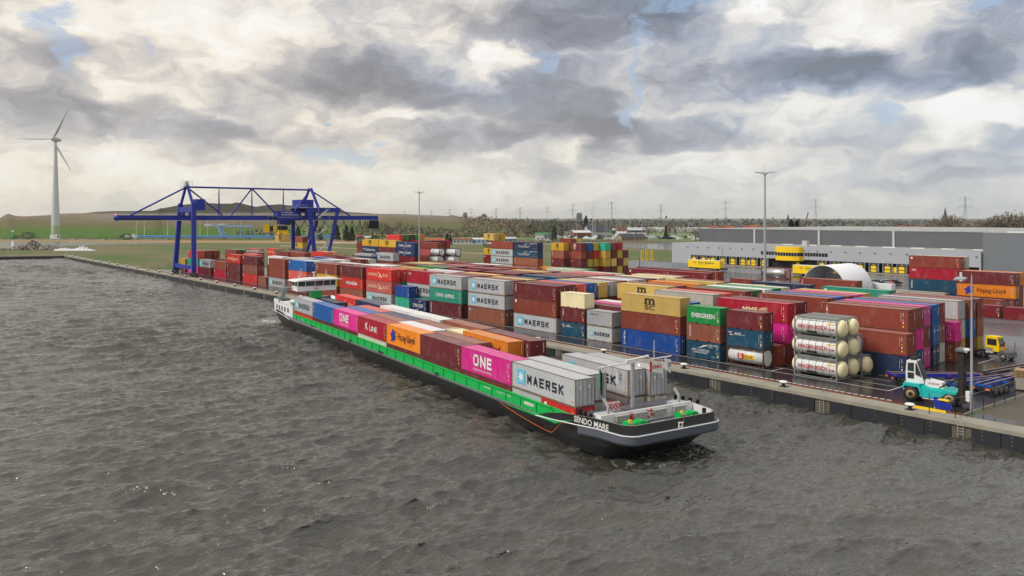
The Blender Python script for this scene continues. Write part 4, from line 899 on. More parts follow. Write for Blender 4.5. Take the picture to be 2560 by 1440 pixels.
for px, Z, H, lb in [(398, 362, 12, "thin lamp post on the grass left of the crane"), (1806, 330, 9, "black lamp post in front of the left yellow trailer"), (2022, 300, 9, "black lamp post in front of the right yellow trailer"), (1874, 262, 7, "white lamp post at the yard fence left of the silver tanks"),
                     (1541, 400, 18, "thin lamp post right of the far block"), (1158, 420, 12, "grey lamp post behind the tall mast"), (1362, 560, 14, "thin post on the dyke left of centre"), (1477, 560, 13, "thin post on the dyke over the far block"), (1586, 520, 13, "thin post on the dyke right of the far block"), (1120, 380, 12, "thin post on the grass left of the far block"),
                     (1602, 360, 8, "black double lamp post near the yellow flags")]:
    p_ = at(px, Z); t = thing("lamp_post", lb, "lamp post", (p_[0], p_[1], 0)); b = MB(); b.tube((0, 0, 0), (0, 0, H), .09, .05); b.build("pole", M_grey if 'black' not in lb else M_black, t)
    b = MB(); b.tube((0, 0, H), (.7, .5, H + .2), .04); b.box(.5, 1.1, .3, .6, H + .12, H + .26); b.build("lamp_head", M_lgrey, t)

# ---------------------------------------------------------------- barge
ship = thing("container_barge", "long dark barge with green coaming loaded with containers, under way beside the quay", "barge", SO, SRZ)
YC = 6.15; HB = 6.9
M_hull = plain("hull_black", (.014, .014, .016), .4, 0, .5, .35); M_hullg = plain("rubbing_band_grey", rgb(84, 90, 100), .45, 0, .05)
def outline(xb, xs, hb, rb, rs_, z, rise=None):
    pts = []; fac = lambda x: 1 - .14 * smooth01(0, 9.5, x)
    nb = 9
    for i in range(nb + 1): a = -math.pi / 2 + math.pi / 2 * i / nb; pts.append((xb - rb + rb * math.cos(a), -hb + rb + rb * math.sin(a)))
    for i in range(nb + 1): a = math.pi / 2 * i / nb; pts.append((xb - rb + rb * math.cos(a), hb - rb + rb * math.sin(a)))
    n = 46
    for i in range(1, n): pts.append((xb - rb + (xs + rs_ - xb + rb) * i / n, hb))
    for i in range(nb + 1): a = math.pi / 2 + math.pi / 2 * i / nb; pts.append((xs + rs_ + rs_ * math.cos(a), hb - rs_ + rs_ * math.sin(a) ))
    for i in range(nb + 1): a = math.pi + math.pi / 2 * i / nb; pts.append((xs + rs_ + rs_ * math.cos(a), -hb + rs_ + rs_ * math.sin(a)))
    for i in range(1, n): pts.append((xs + rs_ + (xb - rb - xs - rs_) * i / n, -hb))
    return [(x, y * fac(x) + YC, z if rise is None else rise(x)) for x, y in pts]
def sheer(x): return .05 + .85 * smooth01(-6.5, 6, x) + .62 * smooth01(-97, -107, x)
def bulw(x): return sheer(x) + .9 * smooth01(-6, -1, x) + .55 * smooth01(-99, -103, x)
rings = [outline(3.5, -104, 4.6, 1.5, 3, -3.4), outline(6.2, -108.5, 6.4, 2.2, 4, -1.9), outline(7.6, -110.5, 6.75, 2.6, 4.5, -.8), outline(8.5, -112.2, 6.8, 1.8, 4.6, 0, lambda x: sheer(x) - .75), outline(9.0, -112.7, 6.9, 1.5, 4.6, 0, sheer)]
def loft(b, rs2, m=0, smooth=False):
    n = len(rs2[0])
    for a, c in zip(rs2[:-1], rs2[1:]):
        b.add(a + c, [(i, (i + 1) % n, n + (i + 1) % n, n + i) for i in range(n)], m, smooth)
hull = MB(); loft(hull, rings, 0, True); hull.add(outline(9.0, -112.7, 6.9, 1.5, 4.6, 0, lambda x: min(sheer(x), .9) - .02), [tuple(range(len(rings[0])))], 1)
hull.build("hull", [M_hull, M_deckgrey], ship)
def keep(r_, cond):      # wall along part of an outline
    return [cond(p) for p in r_]
def wallpart(name, lo, hi, th, cond, mats, m=0):
    b = MB(); n = len(lo)
    for i in range(n):
        j = (i + 1) % n
        if cond(lo[i]) and cond(lo[j]): b.add([lo[i], lo[j], hi[j], hi[i]], [(0, 1, 2, 3)], 0, True); 
        if cond(lo[i]) and cond(lo[j]):
            def inn(p): return (p[0] * 1.0 - (th if p[0] > 8 else 0), YC + (p[1] - YC) * (1 - th / 6.9), p[2])
            b.add([inn(lo[i]), inn(lo[j]), inn(hi[j]), inn(hi[i])], [(3, 2, 1, 0)], 1, True); b.add([hi[i], hi[j], inn(hi[j]), inn(hi[i])], [(0, 1, 2, 3)], 2)
    return b.build(name, mats, ship)
lo = outline(9.0, -112.7, 6.9, 1.5, 4.6, 0, sheer); hi = outline(8.75, -112.5, 6.86, 1.5, 4.6, 0, bulw)
wallpart("bow_bulwark", lo, hi, .12, lambda p: p[0] > -6.2, [M_hull, M_white, M_conc]); wallpart("stern_bulwark", lo, hi, .12, lambda p: p[0] < -98.8, [M_hull, M_deckgrey, M_white])
rb_ = MB(); prof = [(-.3, -.98), (.14, -.92), (.27, -.72), (.27, .0), (0, .06)]
rgs = [[(x + (dx_ if x > 5 else -dx_ if x < -108 else 0), YC + (y - YC) * (1 + dx_ / 6.9), z + dz_) for (x, y, z) in outline(9.0, -112.7, 6.9, 1.5, 4.6, 0, sheer)] for dx_, dz_ in prof]
n = len(rgs[0])
for a, c in zip(rgs[:-1], rgs[1:]):
    for i in range(n):
        j = (i + 1) % n
        if a[i][0] > 1.0 and a[j][0] > 1.0: rb_.add([a[i], a[j], c[j], c[i]], [(0, 1, 2, 3)], 0, True)
rb_.build("bow_rubbing_band", M_hullg, ship)
ln = MB()
for i in range(n):
    j = (i + 1) % n; p, q_ = lo[i], lo[j]
    if (p[0] > -6 and q_[0] > -6) or (p[0] < -98 and q_[0] < -98):
        f = lambda u: (u[0] + (.27 if u[0] > 5 else -.05 if u[0] < -108 else 0), YC + (u[1] - YC) * (1 + (.27 if u[0] > 1 else .05) / 6.9), u[2] + .02); ln.tube(f(p), f(q_), .06, n=6, cap=False)
ln.build("white_line_rail", M_white, ship)
# side decks, coaming with panels, rail line
dk = MB(); dk.box(-97.5, -2, -.74, -.15, .03, .075); dk.box(-97.5, -2, 12.45, 13.04, .03, .075); dk.box(-97, .6, -.1, 12.4, -1.2, -1.0); dk.build("side_deck", M_deckgrey, ship)
cm = MB(); zc = 1.36
for y0, y1 in ((-.16, -.04), (12.34, 12.46)):
    cm.add([(-97, y0, .07), (-1, y0, .07), (1.0, y0, 1.0), (1.0, y0, 1.25), (-2.5, y0, zc), (-97, y0, zc), (-97, y1, .07), (-1, y1, .07), (1.0, y1, 1.0), (1.0, y1, 1.25), (-2.5, y1, zc), (-97, y1, zc)],
           [(0, 1, 2, 3, 4, 5), (11, 10, 9, 8, 7, 6), (5, 4, 10, 11), (4, 3, 9, 10), (3, 2, 8, 9), (0, 5, 11, 6)], 0)
cm.box(-97, -3, -.30, -.16, zc - .14, zc, 0)
for i in range(30): x = -95 + i * 3.18; cm.box(x, x + .09, -.27, -.16, .1, zc - .14, 0)
cm.box(-97, -3, -.22, -.16, .1, .2, 1)
M_green2 = plain("ship_green_dark", rgb(10, 130, 62), .45)
cm.build("coaming", [M_green, M_green2], ship)
g2 = MB(); g2.add([(-12, -.76, .0), (-1.5, -.76, .02), (1.6, -.76, 1.05), (-1, -.76, .42), (-6, -.76, .25)], [(0, 1, 2, 3, 4)], 0)
g2.build("green_sheer_stripe", M_green, ship)
rp = MB()
for i in range(60):
    x = -97 + i * 1.6; rp.tube((x, -.70, .07), (x, -.70, .32), .02, n=4)
rp.tube((-97, -.7, .32), (-2, -.7, .32), .018, n=4)
rp.build("deck_railing", M_lgrey, ship)
bo = MB()
for x in (-84, -63, -50, -49.2, -30): bo.rev([(.14, .05), (.12, .3), (.16, .45)], 8, 0, (x, -.45, 0)); bo.rev([(.14, .05), (.12, .3), (.16, .45)], 8, 0, (x + .55, -.45, 0))
bo.build("side_bollard", M_black, ship)
tx = MB()
nt_ = MB(); put_text(nt_, "SENDO MARE", 1.7, 6.35, sheer(4) + .10, sheer(4) + .68, -.90, 0, .03); nt_.v = [(v[0], YC - (6.90 - .03 * (v[2] - sheer(v[0]))) * (1 - .14 * smooth01(0, 9.5, v[0])) - .05, v[2]) for v in nt_.v]; tx.add(nt_.v, nt_.f, 0); put_text(tx, "SENDO", -92, -90.6, .65, .95, -.18, 0, .02)
put_text(tx, "COMMUNITY", -17.4, -15.6, .75, .95, -.19, 0, .02); put_text(tx, "L 122,00  B 13,80", -14.4, -11.2, .72, .92, -.19, 0, .01)
tx.box(-8.3, -6.4, -.21, -.19, .6, .9, 0); put_text(tx, "workships", -8.2, -6.5, .66, .84, -.225, 1, .02)
put_text(tx, "SENDO MARE", -111.4, -108.6, .62, .95, -.87, 2, .02, 0)
star(tx, 0, 0, .01, -.9, 4, 0)
tx.build("name_lettering", [M_letter_w, M_letter_r, M_lgrey], ship)
em = MB(); e0 = MB()
for a in range(4): c, s2 = math.cos(a * math.pi / 2 + .7), math.sin(a * math.pi / 2 + .7); em.tube((9.02, 6.6 + .16 * c, 1.22 + .16 * s2), (9.08, 6.6 + .42 * c, 1.22 + .36 * s2), .07, n=5)
for i in range(12): a, b2 = math.pi * 2 * i / 12, math.pi * 2 * (i + 1) / 12; em.tube((9.04, 6.6 + .24 * math.cos(a), 1.22 + .24 * math.sin(a)), (9.04, 6.6 + .24 * math.cos(b2), 1.22 + .24 * math.sin(b2)), .06, n=5)
poly2(em, [(6.85, 1.45), (7.1, 1.8), (7.0, 1.4)], 9.06, 1, '+x')
em.build("bow_emblem", [M_letter_w, M_green], ship)
# foredeck: dark hatch, white bulkhead, winches, vents
fd = MB(); fd.box(1.15, 4.55, .3, 12.0, .55, 1.55, 0); fd.box(1.6, 4.1, 4.9, 8.4, 1.55, 1.66, 0); fd.box(3.0, 4.4, .5, 2.6, 1.55, 1.85, 1); fd.box(3.0, 4.4, 10.4, 11.6, 1.55, 1.85, 1); fd.build("hatch_deck", [M_deckgrey, M_lgrey], ship)
wb = MB(); wb.box(4.55, 4.75, .3, 12.2, .7, 1.98, 0); wb.box(3.0, 4.55, .3, .45, .7, 1.9, 0); wb.build("white_bulkhead", M_white, ship)
dkf = MB(); dkf.box(4.75, 8.75, .5, 11.8, .62, .72, 0); dkf.build("foredeck", M_deckgrey, ship)
for y in (2.0, 4.3, 6.9, 9.6): b = MB(); b.box(4.75, 5.05, y, y + 1.6, 1.15, 1.75); b.box(4.75, 5.15, y - .06, y + 1.66, 1.7, 1.78); b.build("vent_box", M_inox, ship)
for y, an in ((2.6, 0), (9.4, 0)):
    wn_ = MB(); wn_.box(6.2, 7.2, y - .9, y + 1.3, .72, .95); wn_.tube((6.7, y - .7, 1.3), (6.7, y - .1, 1.3), .24, n=12, m=1); wn_.tube((6.7, y - .1, 1.3), (6.7, y + .5, 1.3), .34, n=12); wn_.tube((6.7, y - .95, 1.3), (6.7, y - .75, 1.3), .46, n=12); wn_.tube((6.7, y + .5, 1.3), (6.7, y + .68, 1.3), .46, n=12); wn_.box(6.3, 7.1, y + .68, y + 1.25, .9, 1.6); wn_.tube((6.7, y + 1.25, 1.3), (6.7, y + 1.7, 1.3), .2, n=8); wn_.box(6.35, 6.6, y - .3, y, .9, 1.7, 2)
    wn_.build("winch", [M_green, M_wood, M_yel], ship)
lr = MB()
for i in range(16): a, b2 = 2 * math.pi * i / 16, 2 * math.pi * (i + 1) / 16; lr.tube((4.9, 6.35 + .36 * math.cos(a), 1.5 + .36 * math.sin(a)), (4.9, 6.35 + .36 * math.cos(b2), 1.5 + .36 * math.sin(b2)), .09, n=6, m=1 if i % 4 == 0 else 0, cap=False)
lr.build("lifebuoy", [M_red, M_letter_w], ship); fe = MB(); fe.box(4.76, 4.95, 3.85, 4.1, 1.05, 1.75); fe.build("fire_box", M_red, ship)
bt = MB(); bt.box(6.3, 7.3, 5.3, 7.0, .72, 1.05); bt.box(1.15, 1.25, 10.5, 11, 1.5, 2.0); bt.build("deck_box", M_inox, ship)
for (x, y) in [(.6, .0), (1.6, -.2), (2.6, -.3), (3.6, -.35), (1.8, 12.5), (2.8, 12.6), (3.8, 12.7), (4.8, 12.8), (7.9, 10.6)]:
    b = MB(); b.rev([(.2, .5), (.2, 1.75 + (.25 if x > 1 else 0)), (.24, 1.8 + .25), (.01, 2.08)], 10, 0, (x, y + .3, 0)); b.build("deck_bollard", M_black, ship)
fm_ = MB(); fm_.beam((2.6, 6.1, 1.55), (2.6, 6.1, 6.2), .30, .30, 0); fm_.tube((2.6, 1.6, 6.15), (2.6, 11.4, 6.45), .07, n=6, m=1); fm_.tube((2.6, 5.2, 6.5), (2.6, 8.2, 6.75), .13, n=8, m=1); fm_.tube((2.6, 9.0, 6.2), (2.6, 9.0, 8.3), .03, n=4, m=1)
for y in (2.2, 5.9, 8.6, 10.6): fm_.sphere((2.6, y, 6.15), .14, 2); fm_.tube((2.6, y, 6.3), (2.6, y, 6.0), .08, n=6, m=2)
fm_.sphere((2.75, 6.8, 5.95), .10, 3)
M_lamp = bpy.data.materials.new("lamp_glow"); M_lamp.use_nodes = True; M_lamp.node_tree.nodes['Principled BSDF'].inputs['Emission Color'].default_value = (1, .9, .7, 1); M_lamp.node_tree.nodes['Principled BSDF'].inputs['Emission Strength'].default_value = 3
fm_.build("fore_mast", [M_inox, M_white, M_white, M_lamp], ship)
def flag(name, y, z0, w_, h_, mats, poly=None, txt=None, lean=.15):
    b = MB(); N = 8
    if poly is None:
        for i in range(N): 
            a, c = i / N, (i + 1) / N
            for m_i, (u0, u1) in enumerate([(0, 1)]):
                v = [(2.6 + .16 * math.sin(a * 6), y + a * w_, z0 - h_ - a * lean * h_), (2.6 + .16 * math.sin(c * 6), y + c * w_, z0 - h_ - c * lean * h_), (2.6 + .16 * math.sin(c * 6), y + c * w_, z0 - c * .2 * h_), (2.6 + .16 * math.sin(a * 6), y + a * w_, z0 - a * .2 * h_)]
                b.add(v, [(0, 1, 2, 3)], 1 if (i in (0,) and name[0] in 'gr') else 0, True); b.add([(p[0] - .012, p[1], p[2]) for p in v], [(3, 2, 1, 0)], 0)
    if txt: put_text(b, txt, y + .25, y + w_ * .8, z0 - h_ * .75, z0 - h_ * .4, 2.80, len(mats) - 1, .03, 0, '+x')
    return b.build(name, mats, ship)
flag("green_black_flag", 1.7, 6.0, .5, 1.9, [M_black, M_green], lean=.5); flag("white_flag", 3.9, 5.9, .8, 1.6, [M_letter_w, M_letter_b], txt="CC"); flag("red_white_flag", 8.4, 6.2, 1.9, 1.1, [M_letter_w, M_red, M_letter_r], txt="oec", lean=.4); flag("blue_white_flag", 10.5, 6.3, .9, 1.2, [M_letter_w, M_letter_b], txt="CBR", lean=.4)
for y in (1.6, 11.0): b = MB(); b.beam((4.2, y, 1.5), (4.2, y, 2.6), .22, .22); b.beam((4.2, y, 2.55), (3.6, y - .1, 3.3), .22, .22); b.build("deck_light_post", M_inox, ship)
sg = MB(); sg.box(3.5, 3.54, 2.0, 3.6, 1.9, 2.8, 0)
for y in (2.42, 3.2):
    for i in range(12): a, b2 = 2 * math.pi * i / 12, 2 * math.pi * (i + 1) / 12; sg.tube((3.56, y + .32 * math.cos(a), 2.35 + .32 * math.sin(a)), (3.56, y + .32 * math.cos(b2), 2.35 + .32 * math.sin(b2)), .05, n=4, m=1, cap=False)
    sg.tube((3.56, y - .2, 2.57), (3.56, y + .2, 2.13), .04, n=4, m=1); sg.box(3.541, 3.56, y - .08, y + .08, 2.2, 2.5, 2)
sg.tube((3.52, 2.8, 1.5), (3.52, 2.8, 2.0), .04, m=3)
sg.build("prohibition_sign", [M_letter_w, M_red, M_letter_k, M_grey], ship)
rp2 = MB()
def sag(a, c, d_, n=10):
    a = Vector(a); c = Vector(c); pr_ = a
    for i in range(1, n + 1): f = i / n; p = a.lerp(c, f) - Vector((0, 0, d_ * 4 * f * (1 - f))); rp2.tube(pr_, p, .022, n=5, cap=False); pr_ = p
sag((-12.5, -.85, .0), (-3.3, -.95, -.95), .12); sag((-1.8, -.97, -.95), (1.2, -.5, 1.9), .05); sag((-3.3, -.95, -.95), (-1.8, -.97, -.95), .03); sag((-97, -.85, .2), (-99.5, -.95, -.9), .1)
rp2.build("mooring_rope", M_orange, ship)
# after deckhouse, stairs, wheelhouse on its green pillar
ah = MB(); ah.prism([(-111.2, .55), (-97.3, .1), (-97.3, 3.05), (-111.2, 2.55)], 'y', -.35, 12.7, 0); ah.prism([(-111.4, 2.5), (-97.2, 3.0), (-97.2, 3.12), (-101.5, 3.15), (-111.4, 3.35)], 'y', -.42, -.30, 0); ah.prism([(-111.4, 2.5), (-97.2, 3.0), (-97.2, 3.12), (-101.5, 3.15), (-111.4, 3.35)], 'y', 12.6, 12.72, 0)
dh = ah.build("deckhouse", plain("hull_white", (.74, .76, .78), .4, 0, .04), ship)
for x in (-109.6, -107.7, -105.6, -103.4, -101.0): b = MB(); b.box(x, x + .95, -.40, -.345, 1.25, 2.15, 0); b.box(x - .07, x + 1.02, -.375, -.34, 1.18, 2.22, 1); b.build("window", [M_glass, M_lgrey], dh)
gb = MB(); gb.box(-111.2, -109.8, 0, .5, 2.9, 3.5); gb.box(-99.3, -98.0, -.2, .4, 2.95, 3.35); gb.build("green_deck_gear", M_green2, ship)
sp = MB(); sp.box(-100.9, -98.7, 4.2, 6.3, .1, 5.8, 0); sp.build("wheelhouse_pillar", M_green, ship)
wh = MB(); wh.box(-102.2, -98.2, .9, 9.3, 6.25, 7.45, 0); wh.box(-102.25, -98.15, .85, 9.35, 7.42, 7.52, 1); whb = wh.build("wheelhouse", [plain("wheelhouse_white", (.78, .79, .80), .4, 0, .03), M_lgrey], ship)
whb.scale = (1, 1, .85); whb.location = (0, 0, .45)
wg = MB(); wg.prism([(-102.0, 7.5), (-98.3, 7.5), (-98.0, 8.75), (-102.3, 8.75)], 'y', 1.0, 9.2, 0); 
for y in (.98, 2.6, 4.6, 6.4, 7.9, 9.12): wg.beam((-98.33, y + .05, 7.5), (-97.97, y + .05, 8.8), .12, .12, 1)
for x in (-98.2, -100, -102): wg.beam((x, .96, 7.5), (x, .96, 8.8), .1, .1, 1)
M_wglass = bsdf("wheelhouse_glass", (.06, .075, .085), .06, 0, .9)[0]
wg.build("window_band", [M_wglass, M_white], whb)
wr = MB(); wr.prism([(.1, 8.72), (10.5, 8.95), (9.6, 9.15), (5, 9.28), (.9, 8.98)], 'x', -103.0, -97.2, 0); wr.build("roof", M_white, whb)
lgx = MB(); put_text(lgx, "SENDO", 4.6, 5.9, 7.1, 7.32, -98.13, 0, .02, 0, '+x'); put_text(lgx, "x", 4.5, 4.9, 6.65, 6.95, -98.13, 1, .05, 0, '+x'); put_text(lgx, "j", 5.0, 5.3, 6.6, 6.95, -98.13, 1, .05, 0, '+x'); lgx.build("lettering", [M_orange, M_letter_k], whb)
rm = MB(); rm.beam((-100, 5.2, 9.1), (-100, 5.0, 10.6), .2, .2); rm.tube((-100, 1.6, 9.9), (-100, 8.2, 10.15), .07, n=6, m=1); rm.tube((-100, 4.6, 10.7), (-100, 5.4, 10.75), .12, n=6)
for y, h2 in ((1.8, 1.5), (2.1, 1.9), (2.4, 1.9), (7.6, 1.6), (7.8, 1.2)): rm.tube((-100, y, 9.9), (-100, y, 9.9 + h2), .03, n=4)
for y in (1.8, 8.1): rm.sphere((-100, y, 9.75), .18)
rm.build("roof_mast", [M_white, M_wood], whb)
sr = MB(); sr.beam((-107.0, -.1, 2.9), (-102.6, -.1, 6.5), 1.0, .12, 0)
for i in range(14): x = -107 + i * .32; z = 2.95 + i * .262; sr.box(x, x + .3, -.55, .35, z, z + .05, 0)
for y in (-.6, .4):
    sr.tube((-107, y, 3.9), (-102.6, y, 7.5), .035, n=5, m=1)
    for i in range(8): x = -107 + i * .62; z = 2.9 + i * .51; sr.tube((x, y, z), (x, y, z + 1.0), .03, n=4, m=1)
sr.box(-102.7, -101.7, -.7, .9, 6.3, 6.4, 0)
for p in ((-102.7, -.7), (-101.7, -.7), (-101.7, .9)): sr.tube((p[0], p[1], 6.4), (p[0], p[1], 7.4), .03, n=4, m=2)
sr.tube((-102.7, -.7, 7.4), (-101.7, -.7, 7.4), .03, n=4, m=2); sr.tube((-101.7, -.7, 7.4), (-101.7, .9, 7.4), .03, n=4, m=2)
sr.build("wheelhouse_stairs", [M_grey, M_lgrey, M_red], ship)
# two cars carried on the after deck
def car(name, label, x, y, z, rz, colr, group="cars"):
    t = thing(name, label, "car", (x, y, z), rz, group); P_ = plain("car_paint", colr, .3, .1, .03)
    b = MB(); b.prism([(-2.15, .28), (2.1, .28), (2.2, .6), (2.05, .85), (1.2, .95), (.55, 1.42), (-1.2, 1.45), (-1.85, 1.0), (-2.15, .92)], 'y', -.86, .86, 0); b.build("body", P_, t)
    g = MB(); g.prism([(1.12, .98), (.52, 1.37), (-1.15, 1.40), (-1.72, 1.02)], 'y', -.875, .875, 0); g.prism([(1.25, .94), (.6, 1.40), (.53, 1.44), (1.16, .97)], 'y', -.75, .75, 0); g.build("windows", M_glass, t)
    for sx in (-1.35, 1.35):
        for sy in (-.8, .8): w2 = MB(); w2.tube((sx, sy - .1, .32), (sx, sy + .1, .32), .33, n=14); w2.tube((sx, sy - .12, .32), (sx, sy + .12, .32), .18, n=10, m=1); w2.build("wheel", [M_black, M_grey], t)
    for sy in (-.62, .62): h = MB(); h.box(2.08, 2.17, sy - .16, sy + .16, .62, .76); h.build("headlight", M_letter_w, t)
    return t
def shipw(x, y): p = ship_pt(x, y); return p
for (x, y, lb, cl, rz) in [(-100.5, 2.2, "white car parked on the barge under the wheelhouse", (.7, .7, .7), -1.2), (-97.2 - 2, 7.2, "pale grey car on the barge right of the green pillar", (.5, .52, .54), .2)]:
    p = shipw(x, y); car("car", lb, p[0], p[1], 3.0, SRZ + rz, cl, "cars on the barge")
# ---------------------------------------------------------------- gantry crane (boom runs across the quay at x = -299.5)
cr = thing("gantry_crane", "large blue ship-to-shore gantry crane with trussed boom over the quay", "crane", (0, 0, 0))
S0, SA, SB = -299.5, -310.3, -288.7
bm1 = MB(); bm1.box(S0 - 1.0, S0 + 1.0, 68.5, 172, 20.3, 22.1, 0); bm1.box(S0 + .98, S0 + 1.35, 70, 172, 20.15, 20.35, 1); bm1.rev([(.01, 66.9), (.6, 67.2), (1.0, 68.5)], 12, 0, (S0, 0, 21.2), 'y') if False else None
bm1.tube((S0, 67.6, 21.2), (S0, 68.6, 21.2), .6, 1.2, n=12); bm1.box(S0 + .9, S0 + 1.1, 70, 84, 20.35, 20.9, 2)
bm1.build("boom", [M_craneblue, M_lgrey, M_dark], cr)
tr = MB()
def T_(a, c, r=.30): tr.tube((S0, a[0], a[1]), (S0, c[0], c[1]), r, n=8)
ZT = 32.6; A1, A2 = 92.2, 141.0; MID = 116.7
T_((A1, ZT), (A2, ZT), .34); T_((A1, ZT), (73, 22.1)); T_((A1, ZT), (105.3, 22.3)); T_((108.7, 22.3), (MID, ZT)); T_((MID, ZT), (127, 22.3)); T_((A2, ZT), (133, 22.3)); T_((A2, ZT), (159, 22.1))
for y in (104, 116.7, 129.5):
    for dx_ in (-.8, .8): tr.tube((S0 + dx_, y, 22.2), (S0, y, ZT), .14, n=6)
tr.build("truss", M_craneblue, cr)
for y, xs in ((A1, (SA, SB)), (A2, (SA, SB))):
    ap = MB()
    for x in xs: ap.beam((x * .72 + S0 * .28, y, 25.0), (S0 + (x - S0) * .08, y, ZT + .5), .7, 1.0)
    ap.build("apex_frame", M_craneblue, cr)
for x in (SA, SB):
    x2 = S0 + (x - S0) * .72
    b = MB(); b.beam((x2, A1, 25.5), (x, 91.3, 2.0), 1.3, 1.5); b.build("seaward_leg", M_craneblue, cr)
    b = MB(); b.box(x2 - .6, x2 + .6, A1 - 3.4 if False else A1 - .7, A1 + .8, 23.5, 26.6); b.build("leg_head", M_craneblue, cr)
    b = MB(); b.beam((x2, A2 - 4.0, 24.8), (x, A2 - 2.5, 1.5), 1.1, 1.3); b.build("landward_leg", M_craneblue, cr)
    b = MB(); b.beam((x2, A2 + 8.5, 24.8), (x, A2 + 1.5, 1.5), 1.0, 1.1); b.build("landward_leg", M_craneblue, cr)
    b = MB(); b.box(x2 - .5, x2 + .5, A2 - 4.8, A2 + 9.3, 23.6, 25.3); b.build("portal_beam", M_craneblue, cr)
b = MB(); b.box(SA + 2.5, SB - 2.5, A1 - .65, A1 + .65, 23.3, 25.2)
for x in (-303.5, -295.5): b.box(x - .5, x + .5, A1 - .5, A1 + .5, 22.1, 23.3)
b.build("portal_beam", M_craneblue, cr)
b = MB(); b.box(-296, -291.3, A1 + .9, A1 + 4, 24, 28.0); b.build("machine_house", M_craneblue, cr)
b = MB(); b.box(SA + 2.6, SB - 2.6, A2 - .6, A2 + .6, 23.3, 25.0)
for x in (-303, -296): b.box(x - .6, x + .6, A2 - .6, A2 + .6, 22.1, 23.3)
b.build("portal_beam", M_craneblue, cr)
b = MB(); b.box(-308, -299.5, A2 - 4, A2 + 1.5, 25.4, 28.6); b.build("machine_house", M_craneblue, cr)
b = MB(); b.box(-311, -291, A2 - 5.2, A2 + 2.5, 25.2, 25.35)
for x in range(-311, -290, 2): b.tube((x, A2 - 5.2, 25.3), (x, A2 - 5.2, 26.4), .04, n=4)
b.tube((-311, A2 - 5.2, 26.4), (-291, A2 - 5.2, 26.4), .04, n=4)
y = 70
while y < 172: b.tube((S0 - 1, y, 22.1), (S0 - 1, y, 23.0), .03, n=4); y += 2
b.tube((S0 - 1, 70, 23.0), (S0 - 1, 172, 23.0), .03, n=4)
b.build("walkway", M_grey, cr)
b = MB(); b.box(SA - .3, SB + .3, 90.8, 91.8, 2.6, 4.0)
b.build("sill_beam", M_craneblue, cr)
b = MB(); b.box(SA - .3, SB + .3, A2 - 3, A2 - 2, 2.2, 3.2); b.box(SA - .3, SB + .3, A2 + 1, A2 + 2, 2.2, 3.2); b.build("sill_beam", M_craneblue, cr)
for x in (SA, SB):
    for y in (91.3, A2 - 2.5):
        b = MB(); b.box(x - 2.8, x + 2.8, y - .45, y + .45, .9, 1.5); b.box(x - .6, x + .6, y - .5, y + .5, 1.4, 2.6)
        for k in (-2.3, -1.2, 1.2, 2.3): b.tube((x + k, y - .25, .45), (x + k, y + .25, .45), .42, n=10, m=0)
        b.box(x - 3.6, x - 2.8, y - .3, y + .3, .2, 1.0); b.box(x + 2.8, x + 3.6, y - .3, y + .3, .2, 1.0)
        b.build("bogie", [M_black, M_black], cr)
b = MB()
for dx_ in (-1.6, 1.6):
    for dy_ in (-1.6, 1.6): b.tube((S0 + dx_, A1 + dy_, ZT), (S0 + dx_, A1 + dy_, ZT + 2.2), .05, n=4)
for z in (ZT + .1, ZT + 1.1, ZT + 2.2):
    for (p, q_) in (((-1.6, -1.6), (1.6, -1.6)), ((1.6, -1.6), (1.6, 1.6)), ((1.6, 1.6), (-1.6, 1.6)), ((-1.6, 1.6), (-1.6, -1.6))): b.tube((S0 + p[0], A1 + p[1], z), (S0 + q_[0], A1 + q_[1], z), .04, n=4)
b.box(S0 - 1.8, S0 + 1.8, A1 - 1.8, A1 + 1.8, ZT, ZT + .1); b.tube((S0, A1, ZT), (S0, A1, ZT + 2.0), .65, n=10); b.tube((S0, A1, ZT + .2), (S0, A1, ZT + .6), .9, n=10)
b.build("top_platform", M_grey, cr)
b = MB()   # zigzag stairs on the landward leg
for i in range(7):
    z0 = 1.5 + i * 3.3; y0, y1 = (A2 - 2, A2 + 2) if i % 2 == 0 else (A2 + 2, A2 - 2)
    b.beam((SB + 1.2, y0, z0), (SB + 1.2, y1, z0 + 3.3), .8, .12); b.tube((SB + 1.6, y0, z0 + 1), (SB + 1.6, y1, z0 + 4.3), .05, n=4); b.box(SB + .7, SB + 1.9, y1 - .6, y1 + .6, z0 + 3.2, z0 + 3.3)
for dy_ in (-2.3, 2.3): b.tube((SB + 1.7, A2 + dy_, 1.0), (SB + 1.7, A2 + dy_, 25.3), .07, n=4)
b.build("stairs", M_grey, cr)
b = MB(); b.box(S0 - 2.2, S0 + 2.4, 126.2, 136.0, 20.2, 23.9, 0); b.box(S0 - 1.8, S0 + 1.8, 127.5, 132.5, 18.6, 20.2, 0); b.tube((S0 - 2.2, 131, 19.2), (S0 + 2.0, 131, 19.2), .9, n=14, m=1)
b.box(S0 + 2.4, S0 + 2.5, 126, 136.3, 21.4, 21.55, 2)
for y in (122.5, 124.5, 126): b.tube((S0 + 1.8, y, 19), (S0 + 1.8, y, 23.4), .06, n=4, m=2)
b.box(S0 - 1, S0 + 2.4, 122.3, 126.2, 19.2, 19.35, 2); b.box(S0 - 1, S0 + 2.4, 122.3, 126.2, 21.8, 21.9, 2)
b.build("trolley", [M_craneblue, M_black, M_grey], cr)
b = MB(); 
def tY(s_, y0, y1, z0, z1):
    vs, fs = text_geo(s_, .02); b.add([(S0 + 2.46, y0 + a * (y1 - y0), z0 + c * (z1 - z0)) for a, c in vs], fs, 0)
tY("CTVREDE -", 127.6, 133.0, 23.0, 23.6); tY("STEINWEG B.V.", 127.6, 135.2, 22.1, 22.7); b.build("lettering", [M_letter_w], cr)
